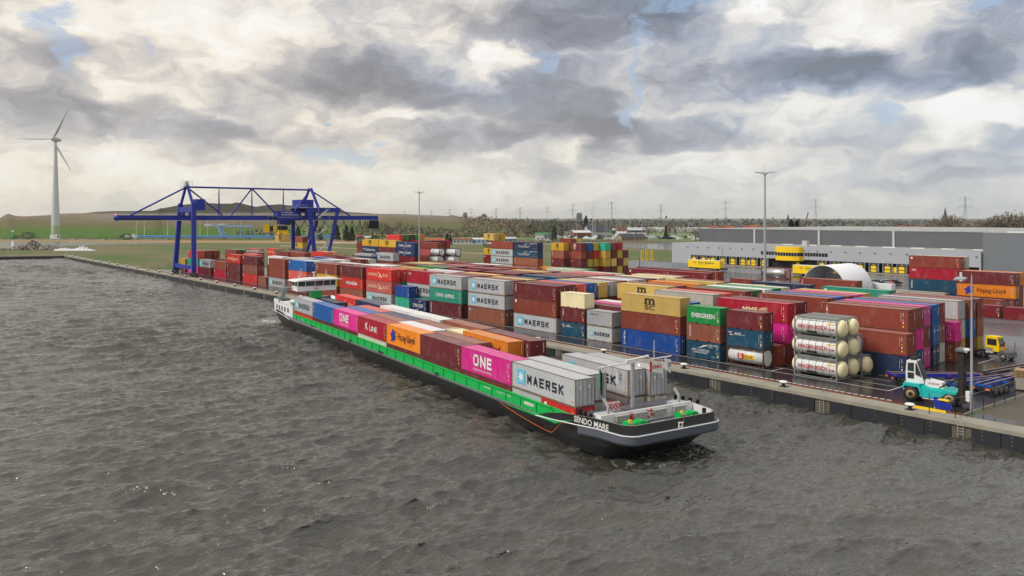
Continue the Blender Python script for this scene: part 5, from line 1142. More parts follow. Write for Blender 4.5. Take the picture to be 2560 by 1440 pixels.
b = MB(); b.box(S0 + .2, S0 + 2.4, 121.2, 122.8, 15.6, 18.6, 0); b.box(S0 + .2, S0 + 2.4, 124.4, 125.6, 15.6, 18.2, 0); b.box(S0 + 0, S0 + 2.2, 122.7, 124.5, 16.0, 18.0, 1); b.box(S0 - .2, S0 + 2.6, 120.5, 126.2, 15.4, 15.55, 2); b.tube((S0 + 1, 123.5, 18.4), (S0 + 1, 123.5, 20.4), .12, m=2)
b.build("operator_cabin", [M_yel, M_glass, M_grey], cr)
b = MB(); b.box(-303.2, -294.4, 128.1, 129.6, 14.75, 15.15, 0); b.box(-300.5, -297, 127.6, 130.1, 15.15, 16.4, 0); b.box(-300.9, -299.3, 127.6, 130.0, 16.4, 18.0, 1); b.box(-298.4, -296.5, 127.6, 130.0, 16.5, 18.0, 1)
b.box(-303.3, -302.9, 127.6, 130.1, 14.55, 15.0); b.box(-294.7, -294.2, 127.6, 130.1, 14.55, 15.0)
for (x, y) in ((-300, 128), (-300, 129.6), (-297.5, 128), (-297.5, 129.6)): b.tube((x, y, 16.5), (x, y, 20.4), .05, n=4, m=1)
b.build("spreader", [M_yel, M_black], cr)
b = MB(); yy = 133.5; steps = [4.4, 4.4, 4.4, 4.4, 4.2, 4.0, 3.6, 2.6, 1.2, .8, .7]
for k, st_ in enumerate(steps):
    pv = (S0 + 1.5, yy, 20.1); dpt = 2.6 + .1 * k
    for i in range(1, 11): f = i / 10; p = (S0 + 1.5, yy + st_ * f, 20.1 - dpt * 4 * f * (1 - f)); b.tube(pv, p, .15, n=4, cap=False); pv = p
    yy += st_
for i in range(8): b.box(S0 + .9, S0 + 2.0, 167.6 + i * .55, 167.85 + i * .55, 16.6, 20.2)
b.build("festoon_cable", M_black, cr)
b = MB(); b.sphere((S0, 68.2, 22.4), .22); lampred = bpy.data.materials.new("red_light"); lampred.use_nodes = True; lb_ = lampred.node_tree.nodes['Principled BSDF']; lb_.inputs['Emission Color'].default_value = (1, .1, .1, 1); lb_.inputs['Emission Strength'].default_value = 3; lb_.inputs['Base Color'].default_value = (.8, .05, .05, 1); b.build("warning_light", lampred, cr)

# ---------------------------------------------------------------- vehicles on the apron
def wheel(x, y, r, w_, parent, hub=None):
    b = MB(); b.rev([(r * .62, -w_ / 2), (r * .93, -w_ / 2), (r, -w_ * .35), (r, w_ * .35), (r * .93, w_ / 2), (r * .62, w_ / 2)], 22, 0, (x, y, r), 'y'); wo = b.build("wheel", M_black, parent)
    h = MB(); h.rev([(.01, -w_ * .35), (r * .62, -w_ * .42), (r * .62, w_ * .42), (.01, w_ * .35)], 18, 0, (x, y, r), 'y'); h.rev([(.01, -w_ * .5), (r * .28, -w_ * .5), (r * .28, w_ * .5), (.01, w_ * .5)], 12, 1, (x, y, r), 'y'); h.build("rim", [hub or M_wood, M_black], wo); return wo
lt = thing("container_lift_truck", "teal container lift truck with white cab and tall black mast near the fence", "lift truck", (-40.45, 94.75, 0), R(7)); 
b = MB(); b.prism([(-.9, .75), (6.1, .6), (6.3, 1.2), (5.4, 1.75), (2.3, 1.75), (1.6, 1.95), (-.7, 1.95), (-1.3, 1.5), (-1.35, 1.0)], 'y', -.95, .95, 0)
b.prism([(-1.5, 1.45), (-1.2, 2.05), (1.05, 2.05), (1.45, 1.1), (1.2, 1.1), (.9, 1.7), (-1.0, 1.75), (-1.3, 1.4)], 'y', -1.75, -.9, 0); b.prism([(-1.5, 1.45), (-1.2, 2.05), (1.05, 2.05), (1.45, 1.1), (1.2, 1.1), (.9, 1.7), (-1.0, 1.75), (-1.3, 1.4)], 'y', .9, 1.75, 0)
b.prism([(1.1, .7), (4.4, .62), (4.4, 1.5), (1.3, 1.75)], 'y', -1.6, -.95, 0); b.prism([(4.2, .95), (4.6, 1.75), (6.2, 1.6), (6.35, 1.4), (4.9, 1.4)], 'y', -1.7, 1.7, 0); b.build("chassis", M_teal, lt)
b = MB(); b.prism([(1.55, 1.75), (1.75, 2.55), (4.0, 2.35), (4.3, 1.75)], 'y', -.8, .9, 0); b.box(2.0, 2.2, -.3, -.1, 2.5, 2.8, 1); eh = b.build("engine_cover", [M_white, M_black], lt)
lx2 = MB(); put_text(lx2, "KONECRANES", 2.1, 3.7, 2.08, 2.28, -.82, 0, .02, .1); lx2.build("lettering", [M_letter_r], eh)
b = MB(); b.prism([(-1.1, 2.05), (-1.15, 3.2), (-1.0, 4.55), (.45, 4.6), (1.1, 3.2), (1.5, 2.35), (1.5, 2.05)], 'y', -.95, .85, 0); b.box(-.6, .2, -.5, .4, 4.6, 4.95, 1); cab = b.build("cab", [M_white, M_black], lt)
b = MB(); b.prism([(-.85, 3.35), (-.85, 4.3), (.1, 4.35), (.1, 3.35)], 'y', -.975, -.955, 0); b.prism([(-.85, 2.5), (-.85, 3.2), (.1, 3.2), (.1, 2.5)], 'y', -.975, -.955, 0); b.prism([(.3, 4.3), (.3, 3.0), (1.2, 2.75), (1.05, 3.2), (.45, 4.35)], 'y', -.98, -.955, 0); b.prism([(.49, 4.52), (1.14, 3.2), (1.5, 2.45), (1.55, 2.5), (1.2, 3.25), (.54, 4.56)], 'y', -.88, .78, 0); b.build("window", M_glass, cab)
for x in (-.15, 3.85):
    for y in (-1.15, 1.15): wheel(x, y, .84, .62, lt)
b = MB()
for y in (-.75, .75): b.box(6.35, 7.0, y - .22, y + .22, .5, 6.3)
b.box(6.0, 7.3, -1.2, 1.2, 6.2, 6.45, 1); b.box(6.9, 7.25, -1.1, 1.1, 3.9, 4.4); b.box(6.9, 7.2, -1.1, 1.1, 1.2, 1.5); b.build("mast", [M_black, plain("mast_top_grey", rgb(90, 98, 104), .5)], lt)
b = MB(); b.box(7.0, 7.6, -1.9, 1.9, .6, 1.4, 0); b.box(6.7, 7.1, -1.5, -.9, .4, 3.0, 0); b.box(6.8, 7.2, 1.0, 1.5, .5, 2.2, 0); b.tube((3.7, -.75, 1.8), (6.5, -.6, 3.2), .11, n=8, m=1); b.tube((3.7, .75, 1.8), (6.5, .6, 3.2), .11, n=8, m=1)
b.build("carriage", [plain("greasy_steel", rgb(58, 48, 42), .6, .3, .3), M_black], lt)
b = MB(); b.tube((1.6, -1.7, .55), (4.6, -1.7, .5), .08, n=6); b.tube((-1.8, -.1, 1.0), (-1.35, -.1, 1.0), .1); b.tube((6.6, -.3, 3.1), (6.9, -.3, 4.2), .05, n=5, m=1); b.build("side_step", [M_lgrey, M_yel], lt)
for ch in lt.children:
    if not ch.name.startswith("wheel"): ch.scale = (.73, .86, 1)
tt = thing("terminal_tractor", "yellow-cabbed terminal tractor with dark grey chassis beyond the parked trailers", "terminal tractor", (-44.6, 131.6, 0), R(-12))
b = MB(); b.box(-3.2, 2.4, -.75, .75, .55, .95); b.box(-3.3, -2.7, -1.2, 1.2, .3, .9); b.box(-2.4, -1.0, -1.15, 1.15, .5, .95); b.prism([(1.0, .5), (1.0, 1.5), (2.5, 1.2), (2.7, .5)], 'y', -1.1, 1.1, 0); b.box(-.7, .4, -1.2, .9, .9, 1.7, 1); b.build("chassis", [plain("tractor_grey", rgb(88, 88, 90), .6), M_lgrey], tt)
b = MB(); b.prism([(-.7, 1.2), (-.75, 2.3), (-.65, 3.25), (1.05, 3.25), (1.3, 2.3), (1.3, 1.2)], 'y', -1.2, .35, 0); b.box(-.7, 1.1, -1.2, .35, 3.25, 3.4, 0); cb = b.build("cab", M_yel, tt)
b = MB(); b.box(-.45, .95, -1.225, -1.2, 2.1, 3.05); b.prism([(1.08, 3.1), (1.32, 2.25), (1.34, 2.0), (1.36, 2.0), (1.34, 2.3), (1.12, 3.15)], 'y', -1.05, .2, 0); b.box(-.78, -.74, -1.0, .15, 2.1, 3.05); b.build("window", M_glass, cb)
b = MB(); poly2(b, [(.05, 2.0), (.55, 2.0), (.3, 2.55)], -.80 + 1.6, 0); b.tube((2.2, -1.3, 1.5), (2.2, -1.3, 2.6), .05); b.box(2.1, 2.2, -1.5, -1.2, 2.2, 2.8, 1); b.tube((2.4, .8, 1.2), (2.4, 1.0, 2.6), .04, m=1); b.build("warning_triangle", [M_orange, M_black], tt)
for x in (-1.9, 1.8):
    for y in (-1.0, 1.0): wheel(x, y, .5, .4, tt, M_grey)
M_trblue = plain("trailer_blue", rgb(28, 78, 165), .45, 0, .12, 1); M_trdeep = plain("trailer_deep_blue", rgb(32, 48, 165), .45, 0, .1, 1); M_rail2 = plain("worn_rail", rgb(150, 130, 118), .6, .2, .2)
def trailer(label, p, q_, blue, lights=True, L=12.4):
    p = Vector(p); q_ = Vector(q_); dd = q_ - p; a = math.atan2(dd.y, dd.x)
    t = thing("container_trailer", label, "trailer", (p.x, p.y, 0), a, "skeletal container trailers parked on the apron")
    b = MB()
    for y in (-.45, .45):
        b.box(0, L, y - .07, y + .07, 1.0, 1.42, 0); b.box(0, L, y - .10, y + .10, 1.42, 1.46, 1)
    for x in (.1, L * .33, L * .62, L - .2): b.box(x, x + .22, -1.18, 1.18, 1.1, 1.36, 0); b.box(x, x + .24, -1.22, -1.1, 1.2, 1.44, 2); b.box(x, x + .24, 1.1, 1.22, 1.2, 1.44, 2)
    for x in (L * .2, L * .48, L * .8): b.box(x, x + .12, -.4, .4, 1.05, 1.3, 0)
    b.build("frame", [blue, M_rail2, M_rustrail], t)
    g = MB()
    for y in (-.8, .8): g.beam((L * .72, y, 1.2), (L * .72, y, .15), .16, .16, 0); g.beam((L * .72, y, .2), (L * .62, y * .6, 1.1), .1, .1, 0); g.box(L * .72 - .2, L * .72 + .2, y - .15, y + .15, .0, .12, 0)
    g.build("landing_leg", [blue], t)
    for x in (1.6, 2.9, 4.2):
        for y in (-.95, .95): wheel(x, y, .5, .36, t, M_lgrey)
    if lights:
        g = MB(); g.box(-.06, .0, -1.1, -.6, .75, 1.0, 0); g.box(-.06, .0, .6, 1.1, .75, 1.0, 0); g.box(-.02, .1, -1.15, 1.15, .7, 1.05, 1); g.build("tail_light", [M_orange, M_black], t)
    return t
trailer("deep blue gooseneck trailer partly behind the teal lift truck", (-46.3, 101.0), (-38.5, 109.5), M_trdeep, True, 11)
trailer("blue trailer standing behind the mast of the teal lift truck", (-39.3, 100.6), (-35.7, 112.2), M_trblue)
trailer("long blue trailer behind the near lamp mast", (-36.3, 102.4), (-35.2, 115.0), M_trblue, True, 13)
trailer("grey and blue trailer nearest the pallet stack", (-38.6, 111.4), (-36.5, 124.2), plain("trailer_dark", rgb(60, 66, 78), .5), True, 12)
pt = thing("pallet_stack", "stack of worn wooden boards and pallets on a pale crate by the fence", "pallet stack", (-33.9, 110.3, 0), .15)
b = MB(); b.box(-1.1, 1.1, -1.0, 1.0, .12, 1.5); b.build("crate", M_conc, pt)
for k in range(5):
    b = MB(); z = 1.5 + k * .2; b.box(-1.15 + rnd.uniform(-.1, .1), 1.05 + rnd.uniform(-.1, .1), -1, 1, z + .1, z + .14)
    for y in (-.9, 0, .85): b.box(-1.1, 1.0, y, y + .1, z, z + .1)
    for x in (-1.1, -.5, .1, .7): b.box(x, x + .3, -1, 1, z + .142, z + .17)
    b.build("pallet", M_wood, pt)
rs_ = MB(); rs_.prism([(-.9, .25), (-1.0, 1.3), (-.6, 1.3), (0, .95), (.75, .75), (.9, .3), (.7, .1), (-.6, .1)], 'y', -.12, .12, 0); rs_.box(-.5, .6, -.3, .3, 1.05, 1.16, 1)
rs_.tube((-.9, 0, 0), (-.9, 0, .5), .07, m=2); rs_.tube((.6, 0, -.1), (.6, 0, .3), .07, m=2)
stp = rs_.build("rail_buffer", [M_craneblue, M_yel, M_lgrey], None, (-36.0, 91.25, .1)); tag(stp, "small blue and yellow rail end stop on the crane rail", "rail stop")
b = MB(); b.box(-38.8, -35.4, 90.3, 90.45, 0, .25); tag(b.build("yellow_guard_rail", M_yel), "low yellow guard beam beside the blue rail end stop", "guard rail")
# fence at the terminal's end
def fence(name, label, pts, H, mat, sp, posts_mat=None, mesh_=True):
    t = thing(name, label, "fence", (pts[0][0], pts[0][1], 0)); o = Vector((pts[0][0], pts[0][1], 0)); b = MB(); w2 = MB()
    for p, q_ in zip(pts[:-1], pts[1:]):
        p = Vector((*p, 0)) - o; q_ = Vector((*q_, 0)) - o; n = max(1, int((q_ - p).length / sp))
        for i in range(n + 1): c = p.lerp(q_, i / n); b.tube(c, c + Vector((0, 0, H)), .045, n=5)
        w2.tube(p + Vector((0, 0, H - .05)), q_ + Vector((0, 0, H - .05)), .018, n=4); w2.tube(p + Vector((0, 0, .1)), q_ + Vector((0, 0, .1)), .018, n=4)
        if mesh_:
            for k in range(1, 8): w2.tube(p + Vector((0, 0, H * k / 8)), q_ + Vector((0, 0, H * k / 8)), .004, n=3)
    b.build("post", posts_mat or M_black, t); w2.build("wire", mat, t); return t
fence("wire_fence", "black wire fence at the near end of the terminal beside muddy ground", [(-36.4, 88.6), (-33.9, 88.9), (-33.4, 92), (-32.6, 112), (-30, 140)], 2.2, M_grey, 2.55)
kb = MB(); kb.beam((-33.95, 91.3, .03), (-32.9, 112, .03), .15, .12); kb.beam((-32.9, 112, .03), (-30.3, 140, .03), .15, .12); tag(kb.build("kerb", M_conc), kind='structure')
fence("yard_fence", "dark mesh fence in front of the warehouse yard", [(-262, 246), (-218, 262), (-152, 230.5), (-128, 224), (-101, 212)], 2.2, M_black, 3.2)
fence("corner_fence", "low brown fence on the grass left of the crane", [(-352, 90.5), (-352, 100), (-337, 101)], 1.9, M_rustrail, 2.5)
b = MB(); b.box(-343, -337, 100, 101, 0, 2.1); tag(b.build("dark_screen", M_black), "black screened enclosure at the foot of the blue crane", "screen")

# ---------------------------------------------------------------- warehouse with loading docks
def clad(name, base, pitch=.9, depth=.06, vert_=True, rough=.5):
    m, t, b = bsdf(name, base, rough, 0, .4); g = t.new('ShaderNodeTexCoord').outputs['Object']
    wv = t.new('ShaderNodeTexWave', wave_type='BANDS', bands_direction='X' if vert_ else 'Z'); t.l.new(g, wv.inputs[0]); wv.inputs['Scale'].default_value = 1 / pitch * .314 * 5
    n = t.noise(g, .15, 5, .6); f = t.new('ShaderNodeVectorMath', operation='SCALE'); f.inputs[0].default_value = base
    t.put(f.inputs['Scale'], t.m('ADD', t.m('ADD', t.m('MULTIPLY', n, .2), .86), t.m('MULTIPLY', wv.outputs[1], depth))); t.l.new(f.outputs[0], b.inputs['Base Color']); return m
M_wl = clad("light_cladding", rgb(166, 170, 178)); M_wd = clad("dark_cladding", rgb(96, 98, 103), vert_=False); M_wd2 = clad("mid_cladding", rgb(112, 118, 124), vert_=False); M_roof = plain("roof_membrane", rgb(150, 152, 150), .7, 0, .15, .05)
M_wd2d = plain("dock_charcoal", (.045, .05, .058), .7)
wh_ = thing("warehouse", "big grey distribution warehouse with yellow loading docks and round yellow office", "warehouse", (0, 0, 0))
W0, W1, WT = -239.8, -105.4, 298.0
b = MB(); b.box(W0, W1, WT, 324, 4.0, 9.35, 0); b.box(W0, W0 + 12.5, WT, 324, -.1, 4.0, 0); b.box(W0 + .2, W1 - .2, WT + .2, 324, 9.35, 9.42, 1); b.box(W0 + 12.5, W1, WT + 1.4, WT + 2, -.1, 4.0, 2); b.box(W1 - .5, W1, WT, 324, -.1, 4, 0)
b.build("dock_hall", [M_wl, M_roof, M_dark], wh_)
b = MB(); b.box(-242.2, -106, 322, 470, -.1, 15.75, 0); b.box(-242.4, -106, 321.8, 470.2, 15.75, 16.0, 1); b.build("high_hall", [M_wd, M_roof], wh_)
b = MB(); b.box(W1 + .3, 40, WT + 1.0, 470, -.1, 15.9, 0); b.box(W1 + .2, 40.2, WT + .9, 470.2, 15.9, 16.15, 1); b.build("side_hall", [M_wd2, M_roof], wh_)
for s_ in (-210.3, -178.2, -146.0): b = MB(); b.box(s_ - .45, s_ + .45, 321.6, 321.98, 9.4, 15.75); b.build("downpipe", M_lgrey, wh_)
rf = MB()
for i in range(14): rf.box(-100 + i * 9, -94 + i * 9, 306, 308, 16.15, 16.45)
for i in range(8): rf.box(-190 + i * 11, -185 + i * 11, 312, 314, 9.42, 9.7)
for i in range(40): rf.box(-238 + i * 3.4, -236.6 + i * 3.4, 345, 460, 16.0, 16.12) if i % 5 == 0 else None
rf.build("skylight", M_white, wh_)
b = MB()
for i in range(22): b.box(-231 + i * 5.9, -230.3 + i * 5.9, WT - .35, WT, 7.6, 7.75)
b.build("wall_lamp", M_dark, wh_)
i = 0; s_ = -226.5
while s_ < -107:
    if not (-187.5 < s_ < -168):
        dk_ = MB(); dk_.box(s_ - 1.75, s_ + 1.75, WT - .5, WT + .3, .1, 4.0, 0); dk_.box(s_ - .3, s_ + .3, WT - .53, WT - .5, 3.3, 3.5, 3); dk_.box(s_ - 1.85, s_ - 1.75, WT - .55, WT, .1, 4.0, 1); dk_.box(s_ + 1.75, s_ + 1.85, WT - .55, WT, .1, 4.0, 1); dko = dk_.build("dock_frame", [M_wd2d, M_lgrey, M_dark, M_yel], wh_)
        d3 = MB(); d3.box(s_ - 1.0, s_ + 1.0, WT - .56, WT - .5, .6, 2.8, 0); d3.box(s_ - 1.0, s_ + 1.0, WT - .6, WT - .56, 1.55, 1.8, 1); d3.box(s_ - .8, s_ + .8, WT - .57, WT - .52, 2.8, 2.9, 0)
        for k in range(3): d3.box(s_ - 1.62, s_ - 1.42, WT - .56, WT - .5, .8 + k * .6, 1.0 + k * .6, 0); d3.box(s_ + 1.42, s_ + 1.62, WT - .56, WT - .5, .8 + k * .6, 1.0 + k * .6, 0)
        d3.build("dock_door", [M_yel, M_dark], dko)
        if i in (1, 5, 13, 19): d3 = MB(); d3.box(s_ + 2.1, s_ + 3.1, WT - .1, WT + .1, .6, 2.7); d3.build("door", M_yel, wh_)
        i += 1
    s_ += 5.25
b = MB(); b.box(-228, W1, WT - 3, WT - .6, -.05, .3, 0); b.build("dock_ramp", M_conc, wh_)
of = MB()
def arc(b, x0, x1, out_, z0, z1, m, n=16):
    v = []
    for i in range(n + 1):
        f = i / n; x = x0 + (x1 - x0) * f; y = WT - out_ * math.sin(math.pi * min(max(f, 0), 1)) ** .35; v += [(x, y, z0), (x, y, z1)]
    b.add(v, [(2 * i, 2 * i + 2, 2 * i + 3, 2 * i + 1) for i in range(n)], m, False)
    b.add([v[2 * i + 1] for i in range(n + 1)], [tuple(range(n + 1))], m); b.add([v[2 * i] for i in range(n + 1)], [tuple(range(n + 1))[::-1]], m)
arc(of, -184, -171.6, 4, 6.85, 9.15, 0); arc(of, -183.8, -171.8, 3.8, 5.4, 6.85, 1); arc(of, -184, -171.6, 4, 3.55, 5.4, 0); ofo = of.build("round_office", [M_yel, M_glass], wh_)
b = MB(); b.box(-191.7, -184.2, WT - .06, WT, 5.5, 6.9, 0); b.box(-171.4, -161.3, WT - .06, WT, 5.5, 6.9, 0)
for k in range(8): b.box(-191.7 + k * 1.25, -191.6 + k * 1.25, WT - .09, WT - .06, 5.5, 6.9, 1) if k < 6 else None
for k in range(8): b.box(-171.4 + k * 1.25, -171.3 + k * 1.25, WT - .09, WT - .06, 5.5, 6.9, 1)
for k in range(9): b.box(-182.6 + k * 1.25, -182.5 + k * 1.25, WT - 3.9, WT - 3.75, 5.45, 6.8, 1)
b.build("window_strip", [M_glass, M_lgrey], wh_)
b = MB(); b.box(-184, -172, WT - .4, WT, 0, 3.5, 0); b.box(-177.5, -174, WT - .6, WT - .4, .3, 3, 1); b.box(-174.6, -173.2, WT - .75, WT - .6, .3, 2.8, 2); b.build("entrance", [M_dark, M_glass, M_yel], wh_)
b = MB(); b.box(-176, -173.7, 304, 306, 9.4, 11.6); b.build("roof_cabin", M_lgrey, wh_)
M_trl = plain("yellow_tarp", rgb(244, 206, 22), .5, 0, .05, .4)
for (s0, s1, lb) in ((-202.5, -187, "left yellow curtain-sided trailer with green lettering at the loading yard"), (-155.3, -139.8, "right yellow curtain-sided trailer with green lettering partly behind the arched shelter")):
    t = thing("curtain_trailer", lb, "trailer", (s0, 262, 0), 0, "yellow trailers in the yard"); Lt = s1 - s0
    b = MB(); b.box(0, Lt, 0, 2.5, 1.0, 4.0, 0); b.box(0, Lt, 0, 2.5, 4.0, 4.08, 1); b.build("body", [M_trl, M_white], t)
    l = MB(); put_text(l, "Gam Bakker", Lt * .31, Lt * .84, 2.7, 3.55, -.02, 0, .03); put_text(l, "GB", Lt * .17, Lt * .25, 2.7, 3.4, -.02, 1, .04); l.box(Lt * .33, Lt * .62, -.02, 0, 2.25, 2.32, 0); l.build("lettering", [M_letter_g, M_letter_r], t)
    b = MB(); b.box(-.2, Lt + 2.2, .5, 2.0, .55, .95); b.box(Lt + .2, Lt + 2.2, .3, 2.2, .7, 1.2); b.build("chassis", M_black, t)
    for x in (Lt - 5, Lt - 3.7, Lt - 2.4, 3):
        for y in (.25, 2.25): wheel(x, y, .5, .3, t, M_grey)
# arched shelter
sh = thing("arched_shelter", "white arched fabric shelter with a ribbed interior behind the yard", "shelter", (-111.2, 203.0, 0)); M_fab = plain("white_fabric", (.74, .75, .78), .6, 0, .05, .5)
Wd, Hh, Dp = 6.6, 8.2, 15.0; N = 18
ap_ = lambda i, k=1.0: (-Wd * k * math.cos(math.pi * i / N), Hh * k * math.sin(math.pi * i / N) ** .85)
b = MB()
for y0, y1 in ((0, Dp),):
    v = []
    for i in range(N + 1): x, z = ap_(i); x2, z2 = ap_(i, .985); v += [(x, y0, z), (x, y1, z), (x2, y0, z2), (x2, y1, z2)]
    b.add(v, [(4 * i, 4 * i + 1, 4 * i + 5, 4 * i + 4) for i in range(N)] + [(4 * i + 2, 4 * i + 6, 4 * i + 7, 4 * i + 3) for i in range(N)] + [(4 * i, 4 * i + 4, 4 * i + 6, 4 * i + 2) for i in range(N)], 0, True)
b.build("cover", [M_fab], sh)
b = MB()
for k in range(8):
    y = .2 + k * 2.05
    for i in range(N): p, q_ = ap_(i, .97), ap_(i + 1, .97); b.tube((p[0], y, p[1]), (q_[0], y, q_[1]), .07, n=4, cap=False)
for i in (3, 6, 9, 12, 15): p = ap_(i, .97); b.tube((p[0], .2, p[1]), (p[0], Dp - .5, p[1]), .05, n=4)
b.build("rib", M_grey, sh)
b = MB(); b.box(-5.5, -1, 11, 14.5, 0, 5.2, 0); b.box(-5.5, 1.0, 10.9, 11, 3.3, 3.6, 1); sh2 = b.build("parked_box_body", [M_white, M_dark], None, (-111.2, 203.0, 0)); tag(sh2, "white box body parked inside the arched shelter", "box body")
for i, (px, cl, w_) in enumerate([(2178, (.5, .5, .52), "half-hidden pale car right beside the arched shelter"), (2192, (.03, .035, .045), "dark car second from the arched shelter"), (2215, (.40, .44, .5), "silver blue car between two dark cars at the yard fence"), (2236, (.02, .02, .025), "black car at the right end of the parked cars")]):
    p_ = at(px, 250); car("parked_car", w_, p_[0], p_[1], 0, R(35), cl, "cars parked before the docks")
b = MB(); b.rev([(.8, 0), (.9, 1.0), (.9, 2.2), (.5, 2.9), (.3, 3.1), (.3, 3.4)], 12); p_ = at(2228, 222); tag(b.build("red_silo", plain("pink_red", rgb(178, 78, 88), .6), None, (p_[0], p_[1], 0)), "small red tank standing beside the white box on the yard", "silo")
b = MB(); b.box(-3.2, 3.2, -1.2, 1.2, 0, 2.6); p_ = at(2205, 222); tag(b.build("white_box", M_white, None, (p_[0], p_[1], 0)), "plain white box beside the small red tank", "box")
for i in range(3):
    px = 1602 + i * 12; p_ = at(px, 330); t = thing("banner_flag", f"tall yellow banner on a pole, {('left', 'middle', 'right')[i]} of three by the warehouse", "flag", (p_[0], p_[1], 0), PH)
    b = MB(); b.tube((0, 0, 0), (0, 0, 7.8), .06); b.build("pole", M_lgrey, t); b = MB(); b.box(.06, 1.1, -.02, .02, 3.3, 7.6, 0); b.build("banner", M_trl, t); b = MB(); b.box(.4, .9, -.04, -.02, 6.9, 7.3, 0); b.box(.45, .75, -.04, -.02, 3.9, 6.5, 1); b.build("lettering", [M_letter_r, M_letter_g], t)
t = thing("gate_panel", "white ribbed sliding gate panel by the far block", "gate", (*at(1556, 318), 0), PH); b = MB()
for i in range(9): b.box(i * .75, i * .75 + .68, 0, .1, .3, 3.8, 0)
b.box(-.4, -.1, -.1, .2, 0, 4.6, 1); b.box(6.9, 7.1, -.1, .2, 0, 4.6, 1); b.build("panel", [M_lgrey, M_black], t)
# ---------------------------------------------------------------- canal, dyke, hill
M_canal = water_mat("canal_water", (.16, .16, .155), .6, False)
def dsheet(name, pts, z, mat): return sheet(name, [at(px, Z) for px, Z in pts], z, mat)
dsheet("canal_water", [(-400, 520), (0, 548), (60, 556), (115, 562), (160, 590), (240, 620), (330, 640), (420, 655), (420, 668), (250, 690), (0, 700), (-400, 700)], .03, M_canal)
dsheet("pond_water", [(1480, 655), (1560, 560), (1700, 510), (2000, 470), (2200, 470), (2200, 560), (2000, 600), (1700, 640)], .03, M_canal)
M_reed = plain("dry_reed", rgb(150, 122, 82), .9, 0, .35, .06)
dsheet("reed_bank", [(-400, 700), (0, 702), (250, 694), (430, 670), (900, 640), (900, 720), (430, 740), (0, 745), (-400, 745)], .05, M_reed)
dsheet("sand_path", [(700, 600), (1000, 520), (1210, 470), (1210, 463), (1000, 512), (700, 590)], .012, M_path)
dsheet("bank_earth", [(1200, 690), (1480, 690), (1760, 640), (2200, 600), (2200, 640), (1760, 700), (1480, 760), (1200, 745)], .04, plain("dark_earth", rgb(92, 84, 70), .9, 0, .3, .05))
dsheet("dyke_green", [(1200, 745), (1480, 760), (1760, 700), (2200, 640), (2200, 760), (1760, 850), (1480, 900), (1000, 850)], .045, plain("dyke_green", rgb(92, 112, 58), .9, 0, .15, .02))
dsheet("dyke_road", [(700, 700), (1000, 660), (1210, 640), (1400, 640), (1400, 633), (1210, 630), (1000, 648), (700, 688)], .055, M_lgrey)
# hill: heights surveyed as bearing -> crest elevation, swept over real depth
prof = [(-700, 548), (-200, 546), (0, 545), (14, 536), (24, 533), (34, 540), (60, 541), (110, 538), (150, 535), (200, 533), (240, 530), (280, 528), (330, 527), (385, 527), (400, 521), (440, 513), (490, 508), (530, 507), (560, 508), (582, 508), (590, 505), (600, 506), (615, 511), (640, 516), (662, 512), (700, 510), (740, 514), (790, 520), (830, 524), (870, 529), (920, 532), (950, 534), (1000, 536), (1040, 536), (1090, 538), (1120, 540), (1132, 536), (1146, 541), (1170, 544), (1230, 547), (1300, 553), (1340, 563), (1400, 572)]
def crest(px):
    for (a, y0), (b, y1) in zip(prof[:-1], prof[1:]):
        if a <= px <= b: return y0 + (y1 - y0) * (px - a) / (b - a)
    return 560
from mathutils import noise as mnoise
hv = []; hcols = list(range(-500, 1401, 10)); hz_ = [770, 800, 830, 860, 900, 940, 980, 1020, 1060, 1100, 1140, 1180, 1230, 1300, 1400, 1600]
for px in hcols:
    zc_ = zat(crest(px), 1140) if px < 1180 else zat(crest(px), 1140)
    sh_ = 120 * smooth01(900, 1100, px)
    for Z in hz_:
        f = smooth01(800 + sh_ * .5, 1130, Z); f = f ** .7 if px < 400 else f
        h = zc_ * f
        if 400 < px < 960:    # broad lower shoulder with dark capped crest behind
            h = zc_ * (.42 * smooth01(800, 980, Z) + .30 * smooth01(960, 1060, Z) + .28 * smooth01(1080, 1150, Z))
        if Z > 1150: h = zc_ * (1 - smooth01(1200, 1700, Z) * .4) - (Z - 1140) * .015
        h += .8 * mnoise.noise((px * .02, Z * .01, 0)) * f
        if Z <= 800: h = -1
        x, y = at(px, Z + sh_ * .3); hv.append((x, y, h))
nz = len(hz_); hf = [(i * nz + j, (i + 1) * nz + j, (i + 1) * nz + j + 1, i * nz + j + 1) for i in range(len(hcols) - 1) for j in range(nz - 1)]
def hill_mat():
    m, t, b = bsdf("hill_ground", (.1, .12, .05), .95, 0, .1); g = t.new('ShaderNodeTexCoord').outputs['Object']
    s = t.new('ShaderNodeSeparateXYZ'); t.l.new(g, s.inputs[0]); n1 = t.noise(t.mapping(g, (1, 1, 3)), .008, 7, .65, .5); n2 = t.noise(g, .06, 6, .7)
    v = t.m('ADD', t.m('MULTIPLY', s.outputs[2], .022), t.m('ADD', t.m('MULTIPLY', n1, .55), t.m('MULTIPLY', n2, .12)))
    c = t.ramp(v, [(.0, (.050, .130, .016)), (.50, (.072, .135, .026)), (.60, (.130, .115, .058)), (.76, (.165, .135, .090)), (.92, (.205, .180, .140)), (1.0, (.10, .095, .065))])
    c = t.mix(t.m('MULTIPLY', t.m('SUBTRACT', s.outputs[2], 26), .25, clamp=True), c, (.050, .047, .036, 1))
    f = t.new('ShaderNodeVectorMath', operation='SCALE'); t.l.new(c, f.inputs[0]); t.put(f.inputs['Scale'], t.m('ADD', t.m('MULTIPLY', n2, .7), .65)); t.l.new(f.outputs[0], b.inputs['Base Color']); return m
